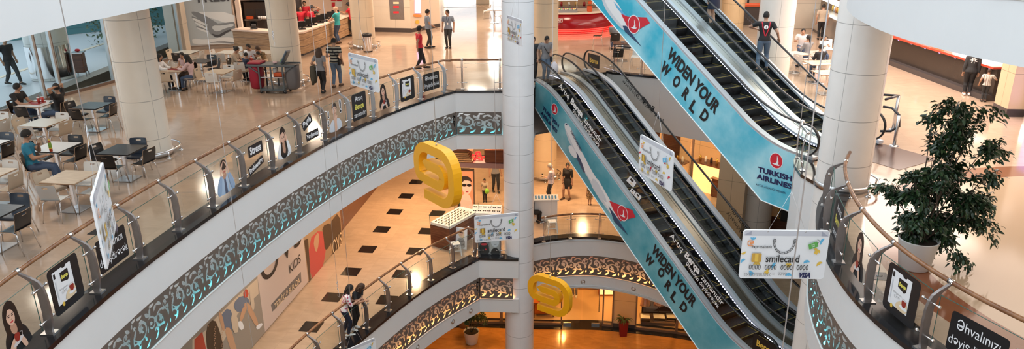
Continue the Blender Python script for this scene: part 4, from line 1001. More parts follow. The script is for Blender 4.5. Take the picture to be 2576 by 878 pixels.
    for i, s in enumerate((-1, 1)):
        fx, fy, fz, fa = feet[i]; ank = V((fx, fy, fz + .046 * k))
        kh = knees[i] or ((0, 1, .9) if sit else (0, 1, 0))
        kn, ank2 = ik(hip[s], ank, lt, ls, V(kh)); d = V((-sin(radians(fa)), cos(radians(fa)), 0))
        cap_(hip[s], .056 * q, kn, .036 * q, ('thigh', s)); cap_(kn, .036 * q, ank2, .023 * q, ('shin', s))
        cap_(kn.lerp(ank2, .3) + V((0, -.01, 0)), .034 * q, kn.lerp(ank2, .5), .028 * q, ('shin', s))
        dz = 0 if not isinstance(fz, str) else 0
        toe = ank2 + d * .105 * k + V((0, 0, -.026 * k)); heel = ank2 - d * .026 * k + V((0, 0, -.022 * k))
        cap_(heel, .024 * k, toe, .02 * k, ('foot', s)); feetd.append((heel, toe, d))
    me = b.data('body'); o = bpy.data.objects.new('body', me); COL.objects.link(o)
    md = o.modifiers.new('r', 'REMESH'); md.mode = 'VOXEL'; md.voxel_size = voxel * k / 1.7; md.use_smooth_shade = True
    sm = o.modifiers.new('s', 'SMOOTH'); sm.factor = .5; sm.iterations = 5
    bpy.context.view_layer.update()
    m2 = bpy.data.meshes.new_from_object(o.evaluated_get(bpy.context.evaluated_depsgraph_get())); bpy.data.objects.remove(o); bpy.data.meshes.remove(me)
    nv = len(m2.vertices); co = np.zeros(nv * 3); m2.vertices.foreach_get('co', co); co = co.reshape(-1, 3); no = np.zeros(nv * 3); m2.vertices.foreach_get('normal', no); no = no.reshape(-1, 3)
    # label every vertex with its bone
    best = np.full(nv, 9e9); lab = np.zeros(nv, int); par = np.zeros(nv)
    for ci, (p0, r0, p1, r1, l) in enumerate(caps):
        a = np.array(p0); dd = np.array(p1) - a; L2 = max(dd @ dd, 1e-9); u = np.clip((co - a) @ dd / L2, 0, 1)
        dist = np.linalg.norm(co - a - u[:, None] * dd, axis=1) - (r0 + (r1 - r0) * u)
        z = dist < best; best[z] = dist[z]; lab[z] = ci; par[z] = u[z]
    L0 = np.array([c[4] if isinstance(c[4], str) else c[4][0] for c in caps])[lab]
    polys = [tuple(p.vertices) for p in m2.polygons]; pa = np.array([p if len(p) == 4 else p + (p[-1],) for p in polys])
    Ri = np.array(R.inverted() if False else R.transposed()); tz = ((co - np.array(pel)) @ Ri.T)[:, 2] / k
    # body mesh, with hands and face features added
    body = MB(); body.add([V(c) for c in co], polys, skin, True)
    for i, s in enumerate((-1, 1)):
        w_, d = wr[s], dirs[s]; x = d.cross(V((0, 0, 1)))
        x = x.normalized() if x.length > .1 else V((s, 0, 0)); y = x.cross(d).normalized(); hs = k / 1.7
        pc = w_ + d * .045 * hs
        RM = Matrix((x, d, y)).transposed(); body.ball(pc, (.04 * hs, .055 * hs, .017 * hs), skin, 8, 6, RM)
        for j, (ox, ln) in enumerate(((-.029, .062), (-.01, .074), (.01, .07), (.028, .055))):
            a0 = pc + d * .042 * hs + x * ox * hs; a1 = a0 + (d * .95 - y * .25) * ln * .5 * hs; a2 = a1 + (d * .75 - y * .65) * ln * .5 * hs
            body.tube([a0, a1, a2], [.0095 * hs, .009 * hs, .007 * hs], skin, 6)
        a0 = w_ + d * .02 * hs - x * s * .028 * hs; body.tube([a0, a0 - x * s * .025 * hs + d * .03 * hs, a0 - x * s * .028 * hs + d * .062 * hs - y * .01], [.011 * hs, .0105 * hs, .008 * hs], skin, 6)
    for s in (-1, 1):
        body.ball(HP(s * .14, .4, .06), (.045 * hk, .03 * hk, .026 * hk), 'eye_white', 8, 5, RH); body.ball(HP(s * .15, .432, .07), .02 * hk, 'hair_black', 6, 4)
        body.tube([HP(s * .07, .45, .15), HP(s * .15, .445, .175), HP(s * .23, .4, .15)], .016 * hk, hairc if hair != 'bald' else 'hair_brown', 5)
    body.tube([HP(-.09, .4, -.25), HP(0, .43, -.25), HP(.09, .4, -.25)], .018 * hk, 'lip', 5)
    bo = body.build('body', t)
    def cloth(nm, mask, off, m, label=None, grow=None):
        fm = mask[pa].all(1); idx = np.unique(pa[fm])
        if len(idx) == 0: return
        mp = np.full(nv, -1); mp[idx] = np.arange(len(idx)); c = co[idx] + no[idx] * off
        if grow is not None: c = grow(c, idx)
        g = MB(); g.add([V(v) for v in c], [tuple(dict.fromkeys(mp[f])) for f in pa[fm]], m, True); return g.build(nm, t, label)
    ta = par
    low = -.035 if legs == 'long' else -.02
    tors = np.isin(L0, ['torso', 'pelvis']); hemz = -.015 if legs != 'dress' else .02
    sh = (tors & (tz > hemz) & ((tz < .306) | (np.abs(((co - np.array(pel)) @ Ri.T)[:, 0]) > .05 * k))) | ((L0 == 'neck') & (tz < .312)) | (np.isin(L0, ['thigh']) & (tz > hemz) & (not sit))
    ar = (L0 == 'uarm') & (ta < {'none': .12, 'short': .62}.get(sleeve, 2)); 
    if sleeve == 'long': ar |= (L0 == 'farm') & (ta < .93)
    if sleeve == 'elbow': ar |= (L0 == 'farm') & (ta < .15)
    cloth('shirt' if legs != 'dress' else 'dress', sh | ar, .012 * k / 1.7, dressm or shirt)
    if legs in ('long', 'short'):
        lg = (np.isin(L0, ['pelvis', 'torso']) & (tz < .035)) | (L0 == 'thigh') | ((L0 == 'shin') & (ta < (.93 if legs == 'long' else .0)))
        cloth('trousers', lg, .009 * k / 1.7, trousers)
    else:
        up_ = MB(); zz = [(.075, .072), (.03, .1), (-.02, .114), (-.1, .122), (-.21, .128)] if not sit else [(.06, .075), (0, .1)]
        rr = [[pel + V((w * k * cos(2 * pi * i / 20), w * .78 * k * sin(2 * pi * i / 20), z * k)) for i in range(20)] for z, w in zz]
        up_.sweep(rr, trousers if legs != 'dress' else (dressm or shirt), True, False, True); up_.build('skirt', t)
        if sit: cloth('skirt_front', (L0 == 'thigh'), .02, trousers)
    sg = MB()
    for heel, toe, d in feetd:
        x = V((d.y, -d.x, 0)); s_ = k / 1.7; ax = (toe - heel).normalized(); Rm = Matrix((x, ax, x.cross(ax))).transposed(); m_ = (heel + toe) / 2
        sh_ = MB(); L_ = (toe - heel).length
        rr = []
        for u, w, h in ((-.22, .02, .03), (-.14, .038, .048), (.1, .044, .058), (.4, .046, .05), (.75, .052, .04), (1, .045, .034), (1.18, .018, .018)):
            c = heel + ax * L_ * u; c.z = max(c.z, heel.z) if False else c.z
            rr.append([c + Rm @ V((w * s_ * cos(a), 0, max(-.024 * s_, h * s_ * sin(a)))) for a in [2 * pi * i / 12 for i in range(12)]])
        sh_.sweep(rr, shoe, smooth=True); sh_.build('shoe', t)
    # hair
    hm = hairc
    if hair != 'bald':
        hb = MB(); vs = []; nn = 18; mm = 9
        zlow = {'short': -.2, 'long': -.28, 'bun': -.2, 'tail': -.2}.get(hair, -.1)
        g = 1.07 if hair == 'short' else 1.16
        for j in range(mm + 1):
            for i in range(nn):
                a = 2 * pi * i / nn; fr = max(0, sin(a)) ** 1.5            # front of the head
                zl = zlow * (1 - fr) + .3 * fr; z = .56 - (.56 - zl) * (j / mm) ** 1.2; w = sqrt(max(0, 1 - (z / .57) ** 2)) if z > 0 else 1 - .12 * (z / .3) ** 2
                vs.append(HP(.365 * g * w * cos(a), .455 * g * w * sin(a) - .03, z))
        fs = [(j * nn + i, j * nn + (i + 1) % nn, (j + 1) * nn + (i + 1) % nn, (j + 1) * nn + i) for j in range(mm) for i in range(nn)] + [tuple(range(nn))]
        hb.add(vs, fs, hm, True)
        if hair in ('long', 'tail'):
            ln = 1.75 if hair == 'long' else 1.5; wd = (.4 if hair == 'long' else .15); rr = []
            back = nb + R @ V((0, -.052 * k, -.12 * k))
            top, mid = HP(0, -.2, .25), HP(0, -.46, -.35)
            for j in range(8):
                u = j / 7; c = top.lerp(mid, min(1, u * 2)) if u < .5 else mid.lerp(back, (u - .5) * 2); ww = (wd * (.8 + .5 * sin(pi * u)) if hair == 'long' else wd * (1.2 - .7 * u)) * hk * (1 if u < .85 else .7); th = (.2 - .1 * u) * hk * (1 if hair == 'long' else .9)
                rr.append([c + RH @ V((ww * cos(a), th * sin(a), 0)) for a in [2 * pi * i / 12 for i in range(12)]])
            hb.sweep(rr, hm, smooth=True)
            if hair == 'long':
                for s in (-1, 1):
                    rr = []
                    for j in range(6):
                        u = j / 5; c = HP(s * .36, -.1, .2).lerp(HP(s * .4, -.02, -.75), u); rr.append([c + RH @ V((.09 * hk * cos(a), .2 * hk * sin(a), 0)) for a in [2 * pi * i / 8 for i in range(8)]])
                    hb.sweep(rr, hm, smooth=True)
        if hair == 'bun': hb.ball(HP(0, -.5, .3), .19 * hk, hm, 10, 8)
        hb.build('hair', t)
    if cap:
        cb = MB(); vs = []; nn = 16
        for j in range(6):
            z = .62 - .42 * j / 5; w = sqrt(max(0, 1 - ((z - .18) / .46) ** 2))
            for i in range(nn): a = 2 * pi * i / nn; vs.append(HP(.43 * w * cos(a), .53 * w * sin(a) - .02, z))
        cb.add(vs, [(j * nn + i, j * nn + (i + 1) % nn, (j + 1) * nn + (i + 1) % nn, (j + 1) * nn + i) for j in range(5) for i in range(nn)], cap, True)
        cb.sweep([[HP(x, .4, .22), HP(x, .84 - 1.2 * x * x, .14), HP(x, .82 - 1.2 * x * x, .11), HP(x, .4, .18)] for x in (-.34, -.2, 0, .2, .34)], cap); cb.build('cap', t)
    t['pz'] = pel.z
    del t['pz']
    return t
# ------------------------------------------------------------------ food court chairs and tables
mat('ply_black', (.016, .014, .014), .28); mat('ply_white', (.66, .66, .64), .3); mat('ply_beige', (.55, .45, .34), .35); mat('ply_edge', (.38, .24, .14), .5); mat('ply_navy', (.03, .045, .07), .28)
mat('tray_red', (.35, .03, .025), .35); mat('cup_red', (.5, .05, .04), .4)
def shell(P, t, m, me='ply_edge', hole=None, n=9):
    "bent plywood sheet: P(u, v) for u, v in 0..1, given thickness, with an oblong hand hole"
    b = MB(); k = n + 1; W = 14; vs = []; nr = []
    for j in range(k):
        for i in range(W + 1): vs.append(V(P(i / W, j / n)))
    def N(i, j):
        a = vs[j * (W + 1) + min(i + 1, W)] - vs[j * (W + 1) + max(i - 1, 0)]; c = vs[min(j + 1, n) * (W + 1) + i] - vs[max(j - 1, 0) * (W + 1) + i]
        return a.cross(c).normalized()
    bk = [vs[j * (W + 1) + i] - N(i, j) * t for j in range(k) for i in range(W + 1)]
    cells = [(i, j) for j in range(n) for i in range(W) if not (hole and hole[0] <= i < hole[1] and j == hole[2])]
    q = lambda i, j: j * (W + 1) + i
    f = [(q(i, j), q(i + 1, j), q(i + 1, j + 1), q(i, j + 1)) for i, j in cells]; cnt = set()
    for a in f:
        for x, y in zip(a, a[1:] + a[:1]): cnt.add((x, y))
    o = len(vs); b.add(vs + bk, f + [tuple(o + x for x in a[::-1]) for a in f], m, True)
    b.add(vs + bk, [(x, y, o + y, o + x) for x, y in cnt if (y, x) not in cnt], me); return b
PROTO = {}
def make_chair(kind):
    t = thing('dining_chair', 'x y z w', 'chair')
    m = 'ply_' + kind
    def back(u, v):
        w = .2 + .012 * v; z = .47 + .37 * v; x = (u - .5) * 2
        w *= (1 - .1 * max(0, v - .85) / .15); return (x * w, -.2 - .075 * v + .03 * x * x * v - .03 * (1 - v) ** 2 * -1, z)
    def seat(u, v):
        x = (u - .5) * 2; y = .21 - .42 * v; return (x * (.205 - .02 * (1 - v)), y, .455 + .018 * x * x * .4 + (.03 * ((v - .75) / .25) ** 2 if v > .75 else 0) - (.025 * ((.15 - v) / .15) ** 2 if v < .15 else 0))
    shell(seat, .012, m).build('seat', t); shell(back, .012, m, hole=(5, 9, 7), n=9).build('backrest', t)
    for s in (-1, 1):
        MB().tube([(s * .14, .06, .438), (s * .17, .15, .43), (s * .185, .175, .38), (s * .2, .22, .0)], .011, 'chrome', 7).build('leg', t)
        MB().tube([(s * .14, -.06, .438), (s * .17, -.15, .43), (s * .185, -.175, .38), (s * .205, -.25, .0)], .011, 'chrome', 7).build('leg', t)
    MB().tube([(-.14, .06, .438), (.14, .06, .438)], .01, 'chrome', 6).tube([(-.14, -.06, .438), (.14, -.06, .438)], .01, 'chrome', 6).build('seat_frame', t)
    return t
def chair(kind, x, y, yaw, label, group=None, z=0):
    if kind not in PROTO: t = PROTO[kind] = make_chair(kind)
    else: t = copy_tree(PROTO[kind])
    put(t, (x, y, z), yaw, label)
    t['group'] = group or {'black': 'black food court chairs', 'white': 'white food court chairs', 'beige': 'beige food court chairs', 'navy': 'dark blue food court chairs'}[kind]
    return t
def make_table(m, edge, w=.8):
    t = thing('dining_table', 'x y z w', 'table')
    MB().box((0, 0, .735), (w, w, .03), m, bevel=.004).box((0, 0, .733), (w + .004, w + .004, .022), edge).build('tabletop', t)
    MB().box((0, 0, .37), (.075, .075, .7), 'chrome', bevel=.008).box((0, 0, .715), (.3, .3, .012), 'steel').build('post', t)
    MB().box((0, 0, .012), (.46, .46, .022), 'steel', bevel=.008).build('base', t)
    return t
TABLES = {}
def table(key, c, top, edge, label, z=0, rz=GA):
    k = 'T' + top + edge
    if k not in PROTO: t = PROTO[k] = make_table(top, edge)
    else: t = copy_tree(PROTO[k])
    put(t, (c.x, c.y, z), rz, label, 'square food court tables'); TABLES[key] = V((c.x, c.y, z)); return t
mat('top_white', (.78, .77, .76), .2); mat('top_pale', (.6, .58, .52), .15)
NE = lambda x, y: at(x, y, .75) - UX * .4 - VX * .4
def seats(key, spec, desc):
    "spec: list of (side, v offset, kind, distance, turn)"
    c = TABLES[key]; out = {}
    for side, v, kind, d, turn in spec:
        s = -1 if side == 'W' else 1
        du, dv, fa = ((.06, -1, 0), (-1, -.03, -pi / 2), (1, -.15, pi / 2), (.06, 1, pi))[(0 if v < 0 else 1) if s < 0 else (2 if v < 0 else 3)]
        dd = d - .09; p = c + UX * du * dd + VX * dv * dd; yaw = GA + fa + radians(turn)
        lab = f"{ {'navy': 'dark blue'}.get(kind, kind) } chair, {'near' if v < 0 else 'far'} {'left' if s < 0 else 'right'} seat of {desc}"
        out[side, v < 0] = (chair(kind, p.x, p.y, yaw, lab), p, yaw)
    return out
def four(k, d=.56, t=(0, 0, 0, 0), v=.22): return [('W', -v, k, d, t[0]), ('W', v, k, d, t[1]), ('E', -v, k, d, t[2]), ('E', v, k, d, t[3])]
table('1', at(308, 375.5, .75), 'top_black', 'black', 'black square table beside the thick stone column')
seats('1', [('W', -.28, 'black', .58, 6), ('W', .2, 'black', .6, -12), ('E', -.3, 'black', .62, -8), ('E', .24, 'navy', .5, 10)], 'the black table beside the thick column')
table('2', at(175, 444.5, .75), 'top_beige', 'ply_edge', 'beige square table behind the edge-on hanging card')
seats('2', [('W', -.3, 'white', .62, 4), ('W', .2, 'beige', .55, -6), ('E', -.2, 'white', .58, 0), ('E', .28, 'white', .58, 4)], 'the beige table behind the edge-on card')
table('3', at(138, 369, .75), 'top_white', 'black', 'white-topped table with the juice bottle')
S3 = seats('3', [('W', -.3, 'black', .84, -55), ('W', .2, 'black', .52, 8), ('E', -.24, 'black', .6, 0), ('E', .25, 'black', .55, 0)], 'the table with the juice bottle')
table('4', at(108, 308, .75), 'top_pale', 'ply_edge', 'pale table between white chairs, nearer than the tray table')
seats('4', [('W', -.26, 'white', .55, 5), ('W', .24, 'beige', .6, -5), ('E', -.22, 'beige', .62, -10), ('E', .24, 'white', .56, 0)], 'the pale table nearer than the tray table')
table('5', at(231, 265, .75), 'top_black', 'black', 'black square table just left of the column, farther one')
seats('5', [('W', -.2, 'black', .6, -6), ('W', .25, 'black', .58, -6), ('E', -.25, 'black', .58, 6), ('E', .22, 'navy', .6, -4)], 'the farther black table left of the column')
table('6', at(93, 260, .75), 'top_white', 'ply_edge', 'white table with the red tray and two red cups')
S6 = seats('6', [('W', -.3, 'black', .55, 0), ('W', .26, 'black', .66, 0), ('E', -.22, 'black', .8, 10), ('E', .3, 'black', .62, 0)], 'the white table with two red cups')
table('7', NE(62, 515), 'top_blue', 'black', 'dark blue table nearest the railing, cut by the picture edge')
seats('7', [('E', -.24, 'black', .62, 0), ('E', .26, 'navy', .6, 4), ('W', .1, 'navy', .6, 0)], 'the dark blue table nearest the railing')
table('8', NE(44, 423), 'top_beige', 'ply_edge', 'beige table at the picture edge, behind the dark blue one')
seats('8', [('E', -.26, 'beige', .62, 0), ('E', .28, 'white', .5, 0), ('W', .0, 'white', .6, 0)], 'the beige table behind the dark blue one')
table('9', NE(16, 297), 'top_pale', 'ply_edge', 'pale table corner at the picture edge beside the seated youth')
seats('9', [('E', -.2, 'white', .6, 0), ('E', .28, 'white', .55, 0)], 'the pale table corner near the seated youth')
table('10', NE(26, 352), 'top_white', 'black', 'white table corner at the picture edge left of the man in blue')
seats('10', [('E', -.26, 'black', .6, 0), ('E', .25, 'navy', .58, 0)], 'the white table left of the man in blue')
table('11', at(442, 174, .75), 'top_beige', 'ply_edge', 'table where three young women sit')
S11 = seats('11', [('W', .24, 'white', .7, 0), ('E', .3, 'black', .66, 0), ('E', -.24, 'white', .72, 0), ('W', -.25, 'beige', .75, 10)], 'the table of the three young women')
table('12', at(467, 130.6, .75), 'top_pale', 'black', 'pale table by the window pier, before the grey mural')
seats('12', [('W', -.2, 'black', .58, 0), ('W', .25, 'beige', .58, 0), ('E', -.1, 'white', .6, 0)], 'the pale table by the window pier')
table('13', at(505.7, 152.5, .75), 'top_black', 'black', 'dark table in front of the grey mural')
seats('13', [('W', -.2, 'black', .58, 0), ('E', -.2, 'black', .62, 40), ('E', .25, 'black', .6, 0), ('W', .4, 'beige', .5, -60)], 'the dark table before the mural')
table('14', at(551.6, 179, .75), 'top_beige', 'ply_edge', 'beige table left of the family at the red tray')
seats('14', [('W', -.3, 'white', .58, 10), ('W', .2, 'beige', .68, 0), ('E', -.28, 'beige', .62, -14), ('E', .26, 'white', .55, 10)], 'the beige table left of the family')
table('15', at(623, 153, .75), 'top_black', 'black', 'crowded family table with red trays behind the cart')
S15 = seats('15', [('W', -.3, 'white', .6, 0), ('W', .26, 'black', .6, 0), ('E', -.3, 'beige', .6, 0), ('E', .26, 'beige', .6, 0)], 'the crowded family table')
table('16', at(574.6, 131, .75), 'top_pale', 'ply_edge', 'pale table under the mural, behind the family')
seats('16', [('W', -.2, 'white', .6, 0), ('E', .2, 'white', .6, 0), ('W', .5, 'white', .55, 0)], 'the pale table under the mural')
table('17', at(664, 131, .75), 'top_pale', 'ply_edge', 'pale table between the column and the wooden counter')
seats('17', [('W', .0, 'black', .6, 0), ('W', .45, 'beige', .6, 0)], 'the pale table by the wooden counter')
# seats beyond the moving stairs
table('21', at(2001, 134, .75), 'top_beige', 'ply_edge', 'small table of a couple beyond the moving stairs', rz=.4)
table('22', at(2057, 157, .75), 'top_beige', 'ply_edge', 'wooden table behind the two tall steel wires', rz=.1)
table('23', at(2082, 182, .75), 'top_beige', 'ply_edge', 'wooden table nearest the big column beyond the stairs', rz=.1)
for k, (x, y, yaw, kd, lab) in enumerate(((2032, 178, 15, 'white', 'white chair with back to us at the couple’s table'), (2012, 190, -60, 'white', 'white chair half hidden by the stairs handrail'), (2060, 205, 10, 'white', 'white chair behind the tall steel wires'), (2078, 150, 170, 'white', 'white chair at the far side of the wooden table'), (2082, 218, 20, 'white', 'white chair nearest the big column'), (2000, 172, -90, 'white', 'white chair at the left end of the couple’s table'))):
    p = at(x, y, 0); chair(kd, p.x, p.y, radians(yaw), lab.replace('’', "'"))
# dark seats behind the upper stairs
table('31', at(1566, 108, .75), 'brown_wood', 'black', 'dark brown table behind the upper stairs picture panel', rz=-.1)
for x, y, yaw, kd, lab in ((1503, 115, 80, 'black', 'black chair by the red kiosk'), (1545, 128, 0, 'black', 'black chair with back to us behind the stairs'), (1552, 172, 0, 'black', 'black chair near the glass railing behind the stairs'), (1577, 150, -30, 'white', 'white chair under the dark brown table edge'), (1600, 170, 160, 'white', 'white chair near the stairs picture panel'), (1225, 48, 90, 'beige', 'beige chair in the bright far entrance'), (1252, 60, -90, 'beige', 'beige chair beside the white column, far off')):
    p = at(x, y, 0); chair(kd, p.x, p.y, radians(yaw), lab)
table('32', at(1244, 24, .75), 'top_pale', 'ply_edge', 'far table in the bright entrance beside the white column', rz=0)

# tray and cups on table 6, bottle on table 3
c = TABLES['6'] + V((0, 0, .75))
def tray(loc, label, m='tray_red', rz=GA):
    t = thing('serving_tray', label, 'tray', loc, rz)
    b = MB(); b.box((0, 0, .006), (.42, .3, .01), m)
    for x, y, w, d in ((0, .145, .42, .012), (0, -.145, .42, .012), (.205, 0, .012, .3), (-.205, 0, .012, .3)): b.box((x, y, .016), (w, d, .022), m)
    b.build('pan', t); return t
tray(c + UX * -.05 + VX * .02, 'red tray on the white table of two young men')
def cup(loc, label, h=.15):
    t = thing('paper_cup', label, 'cup', loc); MB().lathe([(.0, .0), (.03, 0), (.043, h), (.0, h)], 'cup_red', n=16).build('cup_wall', t); MB().lathe([(.046, h), (.046, h + .012), (0, h + .014)], 'white_gloss', n=16).build('lid', t); MB().tube([(0, 0, h), (.02, .0, h + .09)], .004, 'red', 5).build('straw', t); return t
cup(c + UX * .02 + VX * .06 + V((0, 0, .012)), 'red paper cup at the left on the red tray', .14); cup(c + UX * .12 + VX * .1 + V((0, 0, .012)), 'red paper cup at the right on the red tray', .16)
ph = thing('mobile_phone', 'black mobile phone lying on the white table right of the tray', 'phone', c + UX * .3 + VX * .2, .3); MB().box((0, 0, .005), (.075, .15, .009), 'black', bevel=.003).build('case', ph); MB().box((0, 0, .0101), (.066, .13, .001), 'black_gloss').build('screen', ph)
mat('bottle_green', (.2, .35, .05), .2); mat('bottle_yellow', (.7, .5, .05), .3); mat('juice', (.35, .04, .01), .15)
q = at(129, 381, .75); bt = thing('juice_bottle', 'tall juice bottle with green label on the white-topped table', 'bottle', q)
MB().lathe([(0, 0), (.034, 0), (.036, .02), (.036, .2), (.016, .25), (.014, .27)], 'juice', n=16).build('bottle_body', bt); MB().lathe([(.037, .1), (.037, .2), (.03, .225)], 'bottle_green', n=16).build('label', bt); MB().lathe([(.017, .265), (.017, .295), (0, .295)], 'bottle_yellow', n=12).build('cap', bt); MB().lathe([(.0375, .07), (.0375, .1)], 'bottle_yellow', n=16).build('label_band', bt)
tray(TABLES['11'] + V((0, 0, .75)), 'red tray on the table of the three young women')
tray(TABLES['15'] + V((-.1, .1, .75)), 'red tray at the left on the family table'); tray(TABLES['15'] + UX * .2 + VX * -.22 + V((0, 0, .75)), 'red tray at the right on the family table', rz=GA + 1.57)
for k, (u, v) in enumerate(((-.1, .12), (.05, .2), (.22, -.1))):
    cup(TABLES['15'] + UX * u + VX * v + V((0, 0, .762)), ['red paper cup on the family table, left one', 'red paper cup on the family table, middle one', 'red paper cup on the family table, right one'][k], .13)

# ------------------------------------------------------------------ cleaning cart
mat('cart_grey', (.09, .11, .12), .5); mat('bag_red', (.3, .008, .03), .6); mat('bag_grey', (.13, .125, .13), .65); mat('tub_blue', (.1, .14, .19), .45); mat('tub_orange', (.6, .09, .02), .45)
q0, q1 = at(658, 236, 0), at(717, 237, 0); X = (q1 - q0).normalized(); rz = atan2(X.y, X.x); w = (q1 - q0).length
ct = thing('cleaning_cart', 'grey cleaning cart with red bag, grey bag and open bin', 'cart', (q0 + q1) / 2 + V((-X.y, X.x, 0)) * .28, rz)
b = MB(); hw, hd = w / 2, .28
for sx in (-1, 0, 1):
    for sy in (-1, 1): b.box((sx * hw, sy * hd, .55), (.05, .05, .9), 'cart_grey', bevel=.008)
for z in (.14, 1.0):
    for sy in (-1, 1): b.box((0, sy * hd, z), (w + (.05 if z < .5 else .9), .05, .07), 'cart_grey', bevel=.008)
    for sx in (-1, 1): b.box((sx * hw, 0, z), (.05, .56, .07), 'cart_grey')
for sx in (-1, 1):
    for sy in (-1, 1): b.beam((sx * hw, sy * hd, .72), (sx * (hw + .36), sy * hd, .98), .03, .03, 'cart_grey')
    b.tube([(sx * (hw + .45), -.3, 1.0), (sx * (hw + .45), .3, 1.0)], .022, 'dark_metal')
b.build('cart_frame', ct)
for z, m in ((.17, 'cart_grey'), (.58, 'steel')): MB().box((0, 0, z), (w, .52, .03), m).build('shelf', ct)
MB().box((0, 0, 1.02), (w, .5, .03), 'cart_grey').build('shelf', ct)
for sx in (-1, 1):
    for sy in (-1, 1):
        wb = MB(); wb.lathe([(0, -.02), (.06, -.02), (.065, 0), (.06, .02), (0, .02)], 'rubber', (sx * hw, sy * .24, .066), 14, R=Matrix.Rotation(pi / 2, 3, 'X')); wb.box((sx * hw, sy * .24, .11), (.03, .07, .06), 'steel'); wb.build('caster', ct)
def bag(x, m, nm, w_=.44, z0=.14):
    rr = []; 
    for z, kx, ky in ((z0, .62, .7), (z0 + .06, .85, .9), (.5, 1, 1), (.8, .96, 1), (1.0, 1, 1.0)):
        rr.append([V((x + w_ / 2 * kx * (abs(cos(a)) ** .6) * (1 if cos(a) > 0 else -1) * (1 + .03 * sin(7 * a + z * 3)), .26 * ky * (abs(sin(a)) ** .6) * (1 if sin(a) > 0 else -1), z)) for a in [2 * pi * i / 28 for i in range(28)]])
    return MB().sweep(rr, m, smooth=True).build(nm, ct)
bag(-hw - .22, 'bag_red', 'laundry_bag'); bag(hw + .24, 'bag_grey', 'rubbish_bag')
MB().box((-hw - .18, 0, 1.06), (.5, .5, .08), 'bag_red', bevel=.03).build('bag_lid', ct, 'red lid')
Rt = Matrix.Rotation(radians(-62), 3, 'Y') @ Matrix.Rotation(.1, 3, 'Z')
MB().box((hw + .02, .05, 1.27), (.5, .42, .05), 'tub_blue', R=Rt, bevel=.02).box((hw + .05, .05, 1.27), (.42, .34, .05), 'cart_grey', R=Rt, bevel=.02).build('bin_lid', ct, 'raised blue-grey lid')
b = MB(); b.box((hw * .45, -.05, .66), (.3, .26, .13), 'tub_orange', bevel=.01); b.build('tub', ct, 'orange tub')
MB().lathe([(0, .6), (.07, .6), (.075, .86), (.0, .86)], 'white_gloss', (.02, .05, 0), 16).build('canister', ct)
MB().ball((.12, -.1, 1.09), (.09, .07, .05), 'cloth_pink').build('cloth', ct, 'pink cloth'); MB().lathe([(0, 1.035), (.03, 1.035), (.03, 1.13), (.012, 1.17)], 'print_green', (.3, .0, 0), 12).build('spray_bottle', ct)

# litter bin, seen before the third column
p = at(926, 130, 0); lb = thing('litter_bin', 'round steel litter bin with black top in front of the column', 'bin', p)
MB().lathe([(.0, .02), (.19, .02), (.2, .06), (.2, .72)], 'chrome', n=28).build('bin_drum', lb); MB().lathe([(.205, .0), (.205, .05)], 'black', n=28).build('base_ring', lb); MB().lathe([(.205, .7), (.215, .72), (.21, .8), (.15, .84), (.14, .78), (0, .77)], 'black', n=28).build('top_rim', lb)

